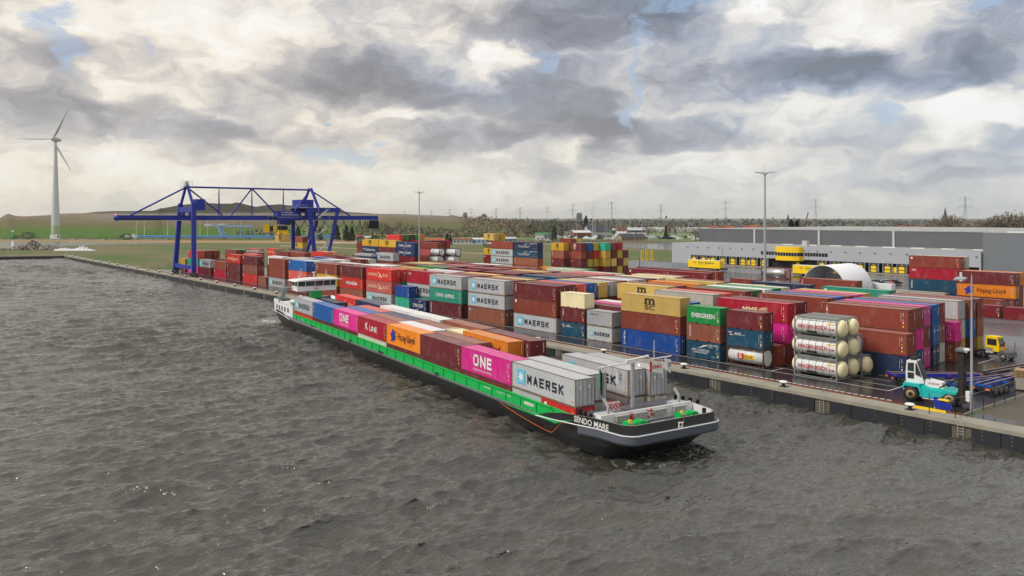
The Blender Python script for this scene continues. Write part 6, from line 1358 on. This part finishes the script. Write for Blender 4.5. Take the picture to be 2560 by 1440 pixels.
M_hill = hill_mat(); me = bpy.data.meshes.new("hill"); me.from_pydata(hv, [], hf); me.materials.append(M_hill); me.polygons.foreach_set('use_smooth', [True] * len(hf)); tag(link(me, "hill"), kind='structure')
dsheet("far_road", [(-300, 775), (0, 775), (420, 770), (420, 763), (0, 768), (-300, 768)], .06, M_lgrey)

# ---------------------------------------------------------------- wind turbine
wx, wy = at(139, 800); wt = thing("wind_turbine", "tall white wind turbine with greenish tower foot before the hill", "wind turbine", (wx, wy, 0), PH)
M_turb = plain("turbine_white", (.52, .55, .55), .5, 0, .05, .1); M_turbg = plain("turbine_green", rgb(165, 180, 140), .6, 0, .05)
HB2 = 101.5
b = MB(); b.rev([(4.4, 0), (4.1, 7), (3.95, 13.5)], 20, 1); b.rev([(3.95, 13.5), (3.2, 35), (2.2, 65), (1.15, HB2 - 2)], 20, 0); b.build("tower", [M_turb, M_turbg], wt)
b = MB(); b.rev([(.3, -4), (2.4, -3), (2.8, 0), (2.4, 4), (1.2, 9)], 14, 0, (0, 0, HB2), 'y'); b.build("nacelle", M_turb, wt)
hb = MB(); hb.rev([(.05, -7.2), (1.6, -6.4), (2.2, -5.0), (2.2, -3.6)], 14, 0, (0, 0, HB2), 'y'); hub = hb.build("hub", M_turb, wt)
for a in (27, 150, 270):
    bb = MB(); v = []; n = 12; Lb = 35.5
    for i in range(n + 1):
        f = i / n; r0 = 1.8 + Lb * f; ch = (1.3 + 1.6 * smooth01(0, .18, f)) * (1 - .86 * max(0, (f - .18) / .82)); th = .75 * (1 - .85 * f); tw = .5 * (1 - f)
        for (u, w_) in ((-.35 * ch, 0), (0, th / 2), (.65 * ch, 0), (0, -th / 2)): v.append((u * math.cos(tw), u * math.sin(tw) + w_, r0))
    fs = []
    for i in range(n):
        for k in range(4): fs.append((i * 4 + k, i * 4 + (k + 1) % 4, i * 4 + 4 + (k + 1) % 4, i * 4 + 4 + k))
    fs.append((4 * n, 4 * n + 1, 4 * n + 2, 4 * n + 3))
    bb.add(v, fs, 0, True, Matrix.Translation((0, -5.2, HB2)) @ Matrix.Rotation(R(a), 4, 'Y')); bb.build("blade", M_turb, wt)
p_ = at(137, 700); b = MB(); b.box(-4.6, 4.6, -.1, .1, 2.2, 6.4, 0); b.box(-4.2, 4.2, -.12, -.1, 2.5, 6.1, 1); b.tube((-3.5, 0, 0), (-3.5, 0, 2.2), .15); b.tube((3.5, 0, 0), (3.5, 0, 2.2), .15); put_text(b, "4.73", -.6, 2.0, 3.4, 5.2, -.14, 2); b.box(2.3, 3.9, -.14, -.13, 2.9, 5.8, 3)
o = b.build("canal_sign", [M_grey, M_white, M_letter_k, M_green2], None, (p_[0], p_[1], 0), PH); tag(o, "white canal sign with green field at the foot of the wind turbine", "sign")
p_ = at(32, 590); b = MB(); b.rev([(.9, 0), (.8, 4), (.35, 4.2), (.35, 6)], 10, 0); b.rev([(.95, 6), (.95, 9), (.3, 9.4), (.3, 11.5)], 10, 1); b.rev([(.7, 11.5), (.7, 13)], 8, 0); o = b.build("channel_marker", [M_white, M_green2], None, (p_[0], p_[1], -1)); tag(o, "green and white channel marker post in the canal", "channel marker")

# ---------------------------------------------------------------- rubble heap and tarpaulin
p_ = at(92, 522); hp = MB(); rr = random.Random(4)
for i in range(900):
    u = rr.uniform(-1, 1); vv = rr.uniform(-1, 1); hgt = 3.4 * (1 - abs(u) ** 2.5) * (1 - vv * vv) + (3.5 * math.exp(-((u + .12) / .13) ** 2) * (1 - abs(vv)))
    r0 = rr.uniform(.35, 1.0); c = (u * 20, vv * 7, max(0, hgt - r0 * .4)); hp.sphere(c, r0, rr.choice([0, 0, 1, 2]), 5, 3)
hp.f = hp.f; hp.sm = [False] * len(hp.sm)
o = hp.build("rubble_heap", [plain("rubble", rgb(118, 112, 105), .9, 0, .4, .5), plain("rubble_dark", rgb(80, 74, 68), .9), plain("rubble_pale", rgb(160, 152, 142), .9)], None, (p_[0], p_[1], 0), PH); tag(o, kind='stuff')
p_ = at(188, 512); tp = MB(); v = []; NX, NY = 40, 9
for i in range(NX + 1):
    for j in range(NY + 1):
        u = i / NX; w_ = j / NY * 2 - 1; h = (1.2 + 2.6 * math.exp(-((u - .68) / .13) ** 2) + .8 * math.exp(-((u - .2) / .12) ** 2)) * (1 - w_ * w_) * (1 - u ** 8) * (.75 + .25 * math.sin(i * 1.7 + j)); v.append((u * 25 - 12, w_ * 4, h))
tp.add(v, [(i * (NY + 1) + j, (i + 1) * (NY + 1) + j, (i + 1) * (NY + 1) + j + 1, i * (NY + 1) + j + 1) for i in range(NX) for j in range(NY)], 0)
o = tp.build("tarpaulin_cover", plain("pale_tarp", rgb(205, 205, 210), .6, 0, .25, .4), None, (p_[0], p_[1], 0), PH); tag(o, "crumpled pale tarpaulin over a long heap beside the rubble", "tarpaulin")

# ---------------------------------------------------------------- blue bridge
pa = Vector((*at(338, 800), 0)); pb = Vector((*at(845, 790), 0)); bd = pb - pa; ba = math.atan2(bd.y, bd.x); BL = bd.length
br = thing("blue_bridge", "long low blue road bridge across the canal with a raised lifting frame", "bridge", pa, ba)
M_brb = plain("bridge_blue", rgb(40, 122, 190), .5, 0, .08, .2); M_brl = plain("bridge_pale_blue", rgb(125, 160, 195), .5)
b = MB(); b.box(0, BL, -5, 5, 1.2, 2.2, 0); b.tube((0, -5.2, 2.4), (BL, -5.2, 2.4), 1.0, n=8, m=0); b.box(0, BL, -6.0, -5.4, 1.0, 1.5, 1); b.build("deck", [M_brb, M_lgrey], br)
for f in (.33, .44, .56, .68, .8): b = MB(); b.box(BL * f - 1.5, BL * f + 1.5, -5.5, 5, -2, 1.2); b.build("pier", M_conc, br)
b = MB(); x0 = BL * (575 - 338) / (845 - 338) - 5
for y in (-4, 4): b.beam((x0 - 1, y, 2), (x0 - 5, y, 13), 1.6, 1.9); b.beam((x0 - 14, y, 13.4), (x0 + 28, y, 12.8), 1.2, 1.5); b.tube((x0 + 27, y, 12.5), (x0 + 29, y, 2), .25, n=5); b.tube((x0 + 18, y, 12.5), (x0 + 18, y, 2), .25, n=5)
b.box(x0 - 19, x0 - 11, -5, 5, 13.0, 15.0, 1); b.box(x0 - 5, x0 + 2, -5, 5, 13.6, 15.4, 1); b.build("lifting_frame", [M_brl, M_lgrey], br)
for i, (px, H) in enumerate([(341, 17), (361, 16), (419, 17), (440, 16), (500, 16), (519, 16), (584, 15), (602, 15), (668, 15), (768, 15), (839, 14), (854, 15)]):
    p_ = at(px, 800); b = MB(); b.tube((0, 0, 0), (0, 0, H), .28, .14, n=5); o = b.build("bridge_mast", plain("mast_cream", rgb(215, 212, 180)) if i == 0 else bpy.data.materials["mast_cream"], None, (p_[0], p_[1], 2)); tag(o, f"thin pale mast along the blue bridge, {ordn[i]} from the left", "mast", "thin masts along the blue bridge")

# ---------------------------------------------------------------- trees and shrubs
M_twig = plain("bare_twigs", rgb(126, 118, 104), .9, 0, .25, .3); M_twig2 = plain("reddish_twigs", rgb(132, 112, 98), .9, 0, .25, .3); M_trunk = plain("bark", rgb(86, 74, 62), .9)
M_conif = plain("conifer_green", (.018, .040, .018), .9, 0, .4, .4); M_bush = plain("dark_bush", (.060, .070, .036), .9, 0, .4, .4); M_scrub = plain("winter_scrub", rgb(128, 114, 88), .95, 0, .35, .1)
_tm = {}
def tree_meshes(kind, sd):
    key = (kind, sd)
    if key in _tm: return _tm[key]
    r = random.Random(sd * 13 + len(kind)); tk = MB(); cr_ = MB()
    if kind == 'bare':
        tk.tube((0, 0, 0), (0, 0, .35), .03, .022, n=5)
        for i in range(7): a = r.uniform(0, 6.28); tk.tube((0, 0, r.uniform(.2, .4)), (.3 * math.cos(a), .3 * math.sin(a), r.uniform(.6, .95)), .015, .004, n=4)
        for i in range(420):
            a = r.uniform(0, 6.28); ph_ = math.acos(r.uniform(-.6, 1)); rad = .4 * r.uniform(.45, 1) ** .6; c = Vector((rad * math.sin(ph_) * math.cos(a), rad * math.sin(ph_) * math.sin(a), .62 + .38 * math.cos(ph_) * r.uniform(.5, 1)))
            d_ = (c - Vector((0, 0, .3))).normalized() * r.uniform(.05, .13); s_ = d_.orthogonal().normalized() * .009; cr_.add([tuple(c - d_ / 2 - s_), tuple(c - d_ / 2 + s_), tuple(c + d_ / 2)], [(0, 1, 2)])
            s_ = Vector((r.uniform(-1, 1), r.uniform(-1, 1), r.uniform(-1, 1))) * .022; q2 = s_.orthogonal().normalized() * .02; cr_.add([tuple(c - s_), tuple(c + q2), tuple(c + s_)], [(0, 1, 2)])
    else:
        tk.tube((0, 0, 0), (0, 0, .3), .035, .02, n=5)
        for i in range(520):
            if kind == 'conif': z = r.uniform(.08, 1.0); rad = .27 * (1 - z) ** .7 * r.uniform(.5, 1.1) + .01
            else: ph_ = r.uniform(0, math.pi); z = .42 + .42 * math.cos(ph_); rad = .5 * math.sin(ph_) * r.uniform(.6, 1.05)
            a = r.uniform(0, 6.28); c = Vector((rad * math.cos(a), rad * math.sin(a), z)); s_ = Vector((r.uniform(-1, 1), r.uniform(-1, 1), r.uniform(-.6, .8))).normalized() * r.uniform(.03, .075); q2 = s_.orthogonal().normalized() * r.uniform(.03, .06)
            cr_.add([tuple(c - s_), tuple(c + q2), tuple(c + s_), tuple(c - q2)], [(0, 1, 2, 3)])
    mt = dict(bare=M_twig, bare2=M_twig2, conif=M_conif, bush=M_bush)
    _tm[key] = (tk.mesh("trunk", [M_trunk]), cr_.mesh("crown", [{'bare': M_twig, 'conif': M_conif, 'bush': M_bush}[kind]])); return _tm[key]
def tree(px, Z, H, W_, kind, label, group, z0=0):
    p_ = at(px, Z); nm = dict(bare="bare_tree", conif="conifer_tree", bush="round_bush")[kind]; t = thing(nm, label, "tree" if kind != 'bush' else "bush", (p_[0], p_[1], z0 - .2), rnd.uniform(0, 6.28), group)
    tk, cm_ = tree_meshes(kind, rnd.randrange(3)); 
    for me_, nm2 in ((tk, "trunk"), (cm_, "crown")): o = link(me_, nm2, t); 
    t.scale = (W_, W_, H); return t
for (px, Z, H, W_, k, lb) in [(70, 800, 8, 14, 'bush', "dark round bush left of the wind turbine"), (38, 800, 4, 9, 'bush', "low dark bush at the far left below the hill"), (316, 770, 7, 12, 'bush', "brownish bush at the left end of the blue bridge"), (745, 740, 13, 13, 'conif', "dark tree left of the crane's landward legs"), (776, 735, 15, 11, 'conif', "dark tree seen between the crane's landward legs"), (800, 735, 12, 10, 'conif', "small dark tree behind the crane stairs"), (842, 735, 15, 13, 'conif', "dark tree just right of the crane's landward legs"),
    (866, 700, 15, 12, 'conif', "left one of the dark pair right of the crane"), (880, 700, 14, 12, 'conif', "right one of the dark pair right of the crane"), (902, 690, 6, 8, 'bush', "low dark bush right of the dark tree pair"), (937, 690, 7, 9, 'bush', "small dark bush below the cable end of the crane"), (1118, 620, 9, 8, 'conif', "yellowish conifer left of the trailer homes"), (1126, 620, 8, 7, 'conif', "second conifer left of the trailer homes"),
    (1328, 900, 16, 14, 'bush', "dark small round tree left of the green hut"), (1382, 880, 22, 34, 'bush', "large dark round evergreen behind the marina"), (1385, 720, 15, 11, 'conif', "small dark conifer in front of the marina sheds"), (1465, 1000, 24, 16, 'conif', "dark narrow tree behind the marina roofs"), (1665, 780, 14, 9, 'conif', "small dark conifer near the boat masts"),
    (1978, 560, 20, 16, 'conif', "left one of three dark conifers behind the warehouse"), (1992, 560, 19, 16, 'conif', "middle one of three dark conifers behind the warehouse"), (2005, 560, 14, 12, 'conif', "right one of three dark conifers behind the warehouse")]:
    tree(px, Z, H, W_, k, lb, "evergreens beyond the terminal")
spots = [(870, 760, 14), (905, 760, 16), (930, 755, 17), (955, 750, 18), (972, 745, 15), (660, 800, 11), (700, 790, 13), (600, 800, 9), (625, 800, 10), (1290, 760, 22), (1345, 850, 18), (1420, 960, 20), (1550, 900, 16), (1620, 780, 14), (1674, 900, 20), (1688, 900, 18), (1740, 650, 15), (1760, 650, 17), (1783, 650, 14), (1800, 650, 16), (1918, 560, 18), (1940, 560, 15), (2030, 540, 14), (2065, 540, 16), (2085, 540, 15), (2130, 520, 14), (2150, 520, 15), (2170, 520, 14), (2190, 520, 15), (2210, 520, 17), (2230, 520, 17), (2250, 520, 15), (2305, 480, 17), (2325, 480, 16), (2345, 470, 20), (2365, 470, 24), (2385, 470, 24), (2405, 480, 19), (2440, 480, 18), (2470, 470, 21), (2490, 470, 23), (2512, 465, 25), (2535, 465, 26), (2555, 460, 25), (2575, 460, 24), (1990, 620, 13), (1860, 620, 11), (1500, 1000, 18), (1520, 1000, 17)]
for i, (px, Z, H) in enumerate(spots):
    wh = "behind the warehouse" if px > 1730 else ("by the marina" if px > 1280 else "on the bank behind the crane")
    tree(px, Z, H, H * rnd.uniform(.95, 1.3), 'bare', f"bare brown winter tree {wh}, {ordn[i % 32] if i < 32 else ordn[i - 32] + ' of the rightmost grove'} counting rightwards", "bare trees beyond the terminal")
def mass_of(name, n, fpos, size, mats, seed=1, squash=1.0):
    """one mass of vegetation nobody could count: clumps of small ragged faces"""
    r = random.Random(seed); b = MB()
    for i in range(n):
        x, y, z, s_ = fpos(r)
        for k in range(size):
            c = Vector((x + r.gauss(0, .42) * s_, y + r.gauss(0, .42) * s_, z + abs(r.gauss(.35, .35)) * s_ * squash)); d_ = Vector((r.uniform(-1, 1), r.uniform(-1, 1), r.uniform(-.3, 1))).normalized() * s_ * r.uniform(.10, .3); q2 = d_.orthogonal().normalized() * s_ * r.uniform(.08, .22)
            b.add([tuple(c - d_), tuple(c + q2), tuple(c + d_), tuple(c - q2)], [(0, 1, 2, 3)], r.randrange(len(mats)))
    o = b.build(name, mats); return tag(o, kind='stuff')
def hillz(px, Z):
    zc_ = zat(crest(px), 1140); sh_ = 120 * smooth01(900, 1100, px); Z = Z - sh_ * .3; return max(0, zc_ * smooth01(800 + sh_ * .5, 1130, Z))
M_farwood = plain("far_wood", rgb(98, 98, 100), .95, 0, .25, .01); M_farwood2 = plain("far_wood_brown", rgb(106, 98, 90), .95, 0, .25, .01); M_farwood3 = plain("far_wood_dark", rgb(72, 80, 70), .95, 0, .25, .01)
def P1(r):
    px = r.uniform(985, 1400); Z = r.uniform(850, 1140) if px > 1150 else r.uniform(850, 985); x, y = at(px, Z); return x, y, hillz(px, Z) - 1.2, r.uniform(3, 6)
mass_of("hillside_scrub", 2600, P1, 7, [M_scrub, M_twig, M_bush, M_twig2], 2)
def P1b(r): px = r.uniform(560, 1000); Z = r.uniform(830, 900); x, y = at(px, Z); return x, y, 0, r.uniform(3, 9) * (1 if 620 < px else .6)
mass_of("dyke_scrub", 260, P1b, 9, [M_twig, M_twig2, M_scrub], 8)
def P2(r): px = r.uniform(-60, 560); Z = r.uniform(745, 800); x, y = at(px, Z); return x, y, 0, r.uniform(1, 3.2)
mass_of("canal_side_scrub", 200, P2, 7, [M_twig, M_reed, M_scrub], 3)
def P3(r): px = r.uniform(1000, 1560); Z = r.uniform(655, 700); x, y = at(px, Z); return x, y, 0, r.uniform(1.2, 3)
mass_of("roadside_hedge", 260, P3, 7, [M_twig, M_bush, M_scrub], 5)
def P4(r): px = r.uniform(1200, 2620); Z = 1300 + 900 * r.random() ** 1.5; x, y = at(px, Z); return x, y, 0, r.uniform(10, 17)
mass_of("far_woodland", 800, P4, 8, [M_farwood, M_farwood2, M_farwood3], 6, .8)
def P5(r): px = r.uniform(950, 2700); Z = r.uniform(2600, 4200); x, y = at(px, Z); return x, y, -3, r.uniform(22, 36)
mass_of("horizon_woodland", 900, P5, 8, [M_farwood, M_farwood2, M_farwood3], 7, .45)
def P6(r): px = r.uniform(1380, 2620); Z = r.uniform(640 if px > 1760 else 1050, 800 if px > 1760 else 1280); x, y = at(px, Z); return x, y, 0, r.uniform(3, 7)
mass_of("garden_trees", 800, P6, 9, [M_twig, M_twig2, M_scrub, M_farwood3], 9)
dsheet("green_fields", [(1400, 1040), (1760, 900), (2700, 760), (2700, 1250), (1760, 1300), (1200, 1300)], .05, plain("field_green", rgb(98, 122, 78), .95, 0, .12, .01))

# ---------------------------------------------------------------- houses, sheds, greenhouse, marina
M_tile = plain("orange_tile", rgb(160, 78, 52), .8, 0, .15, 1); M_slate = plain("slate_roof", rgb(66, 70, 80), .7); M_brick = plain("red_brick", rgb(128, 82, 66), .85); M_render = plain("white_render", (.6, .6, .58), .7)
def house(px, Z, L_, W_, He, Hr, wall, roof, label, rz=None, z0=0, group="houses beyond the terminal"):
    p_ = at(px, Z); t = thing("house", label, "house", (p_[0], p_[1], z0), PH + (rnd.uniform(-.5, .5) if rz is None else rz), group); h, w_ = L_ / 2, W_ / 2
    b = MB(); b.box(-h, h, -w_, w_, -.3, He); b.prism([(-w_, He), (w_, He), (0, He + Hr - .1)], 'x', -h, h); b.build("wall", wall, t)
    b = MB(); b.prism([(-w_ - .4, He - .2), (0, He + Hr), (w_ + .4, He - .2), (w_ + .4, He), (0, He + Hr + .25), (-w_ - .4, He)], 'x', -h - .4, h + .4); ro = b.build("roof", roof, t); b = MB(); b.box(h * .4, h * .4 + .8, -.4, .4, He + Hr - .8, He + Hr + 1.2); b.build("chimney", M_brick, ro)
    for k in range(max(2, int(L_ / 3.2))): x = -h + (k + .5) * L_ / max(2, int(L_ / 3.2)); b = MB(); b.box(x - .6, x + .6, -w_ - .06, -w_, .9, 2.3); b.build("window", M_glass, t)
    return t
HS = [(1837, 560, 26, 11, 4, 4, M_render, M_tile, "white house with orange roof behind the warehouse, widest of its row"), (1846, 575, 16, 10, 6.5, 3.5, M_render, M_tile, "tall white house with orange roof just behind the widest one"), (1876, 560, 13, 13, 3.2, 6.5, M_brick, M_tile, "orange-roofed pyramid farmhouse left of the tall mast"), (1890, 590, 10, 10, 5, 8, M_brick, M_slate, "steep dark gabled house above the farmhouse"), (1897, 548, 15, 10, 3.5, 4, M_render, M_slate, "white house with slate roof left of the tall mast"),
      (1930, 556, 12, 9, 4, 4.5, M_green2, M_slate, "green wooden gabled house right of the tall mast"), (2036, 540, 17, 12, 3.5, 5, M_brick, M_tile, "orange-roofed house right of the dark conifers"), (2090, 540, 12, 9, 3.5, 4, M_brick, M_tile, "brick house partly hidden by bare trees above the yellow office"), (2166, 500, 12, 9, 4, 4.5, M_brick, M_tile, "brick gabled house above the grey warehouse roof"), (2190, 500, 7, 8, 4, 4.5, M_render, M_render, "narrow white gable beside the brick house"),
      (2290, 470, 16, 16, 3.5, 8.5, M_brick, M_tile, "large orange pyramid roof behind the right of the warehouse"), (2278, 500, 7, 8, 5, 4.5, M_brick, M_slate, "small dark gable beside the large orange roof"), (2448, 460, 22, 18, 3.5, 9, M_brick, M_slate, "large dark hipped farmhouse on the far right"), (2408, 560, 12, 8, 3, 3, M_green2, M_slate, "dark green shed near the right pylon"),
      (1355, 745, 12, 8, 6, 1, M_render, M_green2, "white and green two-storey hut left of the marina"), (1375, 740, 10, 8, 3, 3, M_render, M_slate, "white shed beside the green hut"), (1490, 860, 26, 14, 6, 7, M_lgrey, M_slate, "slate-roofed gabled boat hall in the marina"), (1452, 820, 20, 10, 6, 2, M_brick, M_render, "brick and white shed left of the gabled boat hall"), (1577, 735, 26, 9, 3, 3.5, M_wood, M_slate, "wooden house with dark roof and round arch at the marina"), (1552, 790, 10, 8, 3.5, 4, M_render, M_render, "white house beside the marina masts"),
      (1250, 690, 28, 7, 3, 1.2, M_brl, M_lgrey, "long blue-grey pavilion near the centre"), (1150, 655, 20, 6, 3, 1.2, M_render, M_brick, "white and red row of trailer homes"), (1185, 660, 22, 6, 3.4, .8, M_brl, M_render, "pale blue long trailer home"), (1092, 640, 16, 8, 2.6, 1.8, M_wood, M_tile, "low hut with orange roof left of centre"), (895, 735, 10, 6, 3.2, 2, M_render, M_brick, "small white cottage right of the crane"), (918, 735, 8, 5, 3, 1, M_render, M_lgrey, "white cabin beside the small cottage"),
      (1592, 900, 20, 8, 3, 1, M_lgrey, M_render, "long white shed right of the marina"), (1555, 950, 12, 9, 5, 5, M_render, M_brick, "white gable left of the masts"), (1572, 1050, 44, 14, 5, 2, M_slate, M_lgrey, "long grey hall before the greenhouse"), (1372, 1050, 20, 10, 3, 4, M_brick, M_brick, "brown farmhouse among the trees"), (1405, 1100, 18, 9, 3, 3, M_render, M_slate, "small far farm with white walls among winter trees")]
for h in HS: house(*h)
vr = random.Random(11); gg = "tiny village houses on the horizon"
for i in range(34):
    px = 1775 + i * 7.5 + vr.uniform(-3, 3) if i < 22 else 2255 + (i - 22) * 11 + vr.uniform(-3, 3)
    p_ = at(px, vr.uniform(1180, 1330)); b = MB(); L_ = vr.uniform(9, 16); b.box(-L_ / 2, L_ / 2, -4, 4, 0, 4.5, 0); b.prism([(-4.3, 4.5), (4.3, 4.5), (0, 8.8)], 'x', -L_ / 2, L_ / 2, 1)
    o = b.build("village_house", [M_render if vr.random() < .6 else M_brick, vr.choice([M_tile, M_slate, M_brick])], None, (p_[0], p_[1], 0), PH + vr.uniform(-.4, .4)); tag(o, "tiny distant gabled house in the village row at the edge of the woods", "house", gg)
gh = MB(); GL = 150
for k in range(14): x = -GL / 2 + k * GL / 14; gh.prism([(x, 0), (x + GL / 14, 0), (x + GL / 14, 5), (x + GL / 28, 6.6), (x, 5)], 'y', 0, 60, 0)
p_ = at(1680, 1180); tag(gh.build("greenhouse", plain("greenhouse_glass", (.55, .6, .58), .35), None, (p_[0], p_[1], 0), PH - .02), "long pale greenhouse with saw-tooth roof in the green fields", "greenhouse")
mr = random.Random(5); hullc = [M_white, M_lgrey, M_navy, M_black, M_render]
for i in range(58):
    px = mr.uniform(1395, 1545) if i < 34 else mr.uniform(1545, 1760); Z = mr.uniform(745, 840); p_ = at(px, Z); L_ = mr.uniform(6, 11); t = thing("moored_boat", "x", "boat", (p_[0], p_[1], .8), mr.uniform(0, 3.1), "boats laid up in the marina")
    tag(t, "small boat among the many hulls and masts laid up in the distant marina")
    b = MB(); b.prism([(-L_ / 2, 0), (L_ * .35, 0), (L_ / 2 + .6, 1.4), (-L_ / 2, 1.2)], 'y', -1.2, 1.2); b.box(-L_ * .3, L_ * .15, -.9, .9, 1.2, 2.2); b.build("hull", hullc[i % 5], t)
    if i % 3 == 0: b = MB(); b.tube((0, 0, 1.2), (0, 0, mr.uniform(13, 19)), .14, .08, n=4); b.build("mast", M_lgrey, t)
for (px, H) in [(1481, 37), (1487, 33), (1540, 30), (1575, 28), (1605, 22), (1646, 22)]:
    p_ = at(px, 800); b = MB(); b.tube((0, 0, 0), (0, 0, H), .25, .12, n=5); b.tube((-1.5, 0, H * .6), (1.5, 0, H * .6), .1, n=4); o = b.build("flag_mast", M_lgrey, None, (p_[0], p_[1], 0)); tag(o, "tall thin pale mast rising from the boats of the marina", "mast", "tall thin masts in the marina")

# ---------------------------------------------------------------- pylons, churches, windmill, far blocks
M_pyl = plain("pylon_grey", rgb(118, 124, 126), .6)
PY = [(1012, 3000, 48), (1078, 2900, 50), (1124, 2700, 52), (1178, 2500, 52), (1240, 2300, 50), (1300, 2200, 52), (1368, 2150, 52), (1432, 1900, 56), (1529, 1750, 58), (1652, 1900, 54), (1814, 1700, 58), (2039, 1500, 58), (2413, 1050, 50)]
pts_ = []
for i, (px, Z, H) in enumerate(PY):
    p_ = at(px, Z); t = thing("power_pylon", f"lattice power pylon on the horizon, {ordn[i]} counting from the hill rightwards", "pylon", (p_[0], p_[1], 0), PH + .25 * math.sin(i), "power pylons along the horizon")
    b = MB(); r_ = .07 + Z / 15000
    for sx in (-1, 1):
        for sy in (-1, 1): b.tube((sx * 3.2, sy * 3.2, 0), (sx * 1.0, sy * 1.0, H * .6), r_, n=4); b.tube((sx * 1.0, sy * 1.0, H * .6), (sx * .5, sy * .5, H), r_, n=4)
    for k in range(9):
        z0, z1 = H * k / 9, H * (k + 1) / 9; w0 = 3.2 - 2.2 * min(1, z0 / (H * .6)); w1 = 3.2 - 2.2 * min(1, z1 / (H * .6))
        b.tube((-w0, -w0, z0), (w1, -w1, z1), r_ * .6, n=3); b.tube((w0, -w0, z0), (-w1, -w1, z1), r_ * .6, n=3)
    b.build("tower", M_pyl, t); b = MB()
    for z, hw in ((H * .93, 8.5), (H * .72, 9.5)): b.beam((-hw, 0, z), (hw, 0, z), r_ * 1.6, r_ * 1.6); b.tube((-hw, 0, z), (0, 0, z + 3.2), r_ * .8, n=3); b.tube((hw, 0, z), (0, 0, z + 3.2), r_ * .8, n=3); [b.tube((s * hw * .9, 0, z), (s * hw * .9, 0, z - 3), r_ * .7, n=3) for s in (-1, 1)]
    b.build("cross_arm", M_pyl, t); pts_.append(Vector((p_[0], p_[1], H)))
wr_ = MB()
def cable(a, c, sagd, r_):
    pv = a
    for i in range(1, 15): f = i / 14; p = a.lerp(c, f) - Vector((0, 0, sagd * 4 * f * (1 - f))); wr_.tube(pv, p, r_, n=3, cap=False); pv = p
for i in range(6, 12):
    for dz_ in (-5, -16): cable(pts_[i] + Vector((0, 0, dz_)), pts_[i + 1] + Vector((0, 0, dz_)), 12, .05)
e2 = Vector((*at(2720, 820), 38)); cable(pts_[12] + Vector((0, 0, -5)), e2, 6, .05); cable(pts_[12] + Vector((0, 0, -15)), e2 - Vector((0, 0, 11)), 6, .05)
tag(wr_.build("power_cable", M_pyl), "thin power cables sagging between the horizon pylons", "cable")
for (px, Z, H, lb) in [(1970, 1650, 30, "small church spire on the horizon right of the tall mast"), (2363, 1350, 40, "larger dark church spire on the horizon near the right pylon")]:
    p_ = at(px, Z); t = thing("church", lb, "church", (p_[0], p_[1], 0), PH); b = MB(); b.box(-2.6, 2.6, -2.6, 2.6, 0, H * .62); b.box(-12, -2.6, -4, 4, 0, 8); b.build("tower", plain("church_stone", rgb(88, 86, 88)), t); b = MB(); b.rev([(3.2, H * .62), (.2, H)], 6, smooth=False); b.prism([(-4.3, 8), (4.3, 8), (0, 13)], 'x', -12, -2.6); b.build("spire", M_slate, t)
p_ = at(2008, 640); t = thing("windmill", "old dark windmill with crossed sails behind the warehouse", "windmill", (p_[0], p_[1], 0), PH); b = MB(); b.rev([(4, 0), (2.6, 11), (2.2, 14), (.3, 16)], 8, smooth=False); b.build("mill_tower", M_bush, t); b = MB()
for a in (15, 105, 195, 285): b.beam((0, -3, 14.5), (11.5 * math.sin(R(a)), -3, 14.5 + 11.5 * math.cos(R(a))), .9, .15)
b.build("sail", M_brick, t)
for (px, Z, w_, H, lb) in [(1163, 3600, 10, 46, "dark slim tower block on the horizon"), (1210, 3600, 12, 40, "squat tower block right of the slim one"), (1448, 3200, 11, 42, "pale tower block between two pylons")]:
    p_ = at(px, Z); b = MB(); b.box(-w_, w_, -w_, w_, 0, H * .85); b.box(-w_ * .8, w_ * .8, -w_ * .8, w_ * .8, H * .85, H); o = b.build("tower_block", M_farwood, None, (p_[0], p_[1], 0), PH); tag(o, lb, "tower block")
for (px, Z, lb, cl) in [(178, 772, "white car on the road below the hill", (.7, .7, .7)), (262, 1000, "tiny white car high on the hillside road", (.7, .7, .7)), (1010, 640, "pale car on the dyke road right of the crane", (.6, .6, .62))]:
    p_ = at(px, Z); car("distant_car", lb, p_[0], p_[1], max(.1, hillz(px, Z)) if Z > 900 else .1, PH, cl)
p_ = at(329, 785); b = MB(); b.box(-6, 3, -1.2, 1.2, .6, 3.6); b.box(3.2, 5.2, -1.2, 1.2, .4, 2.8); tag(b.build("white_lorry", M_white, None, (p_[0], p_[1], 1.2), PH), "white box lorry at the left end of the blue bridge", "lorry")
# ---------------------------------------------------------------- air
hz_m = bpy.data.materials.new("haze"); hz_m.use_nodes = True; t = NT(hz_m.node_tree)
t.n.remove(t.n['Principled BSDF']); vol = t.new('ShaderNodeVolumePrincipled'); vol.inputs['Color'].default_value = (.84, .88, .94, 1); vol.inputs['Density'].default_value = .00005; vol.inputs['Anisotropy'].default_value = .2
t.l.new(vol.outputs[0], t.n['Material Output'].inputs['Volume'])
b = MB(); b.box(-9000, 4000, -4000, 9000, -30, 125); o = b.build("haze", hz_m); tag(o, kind='stuff')
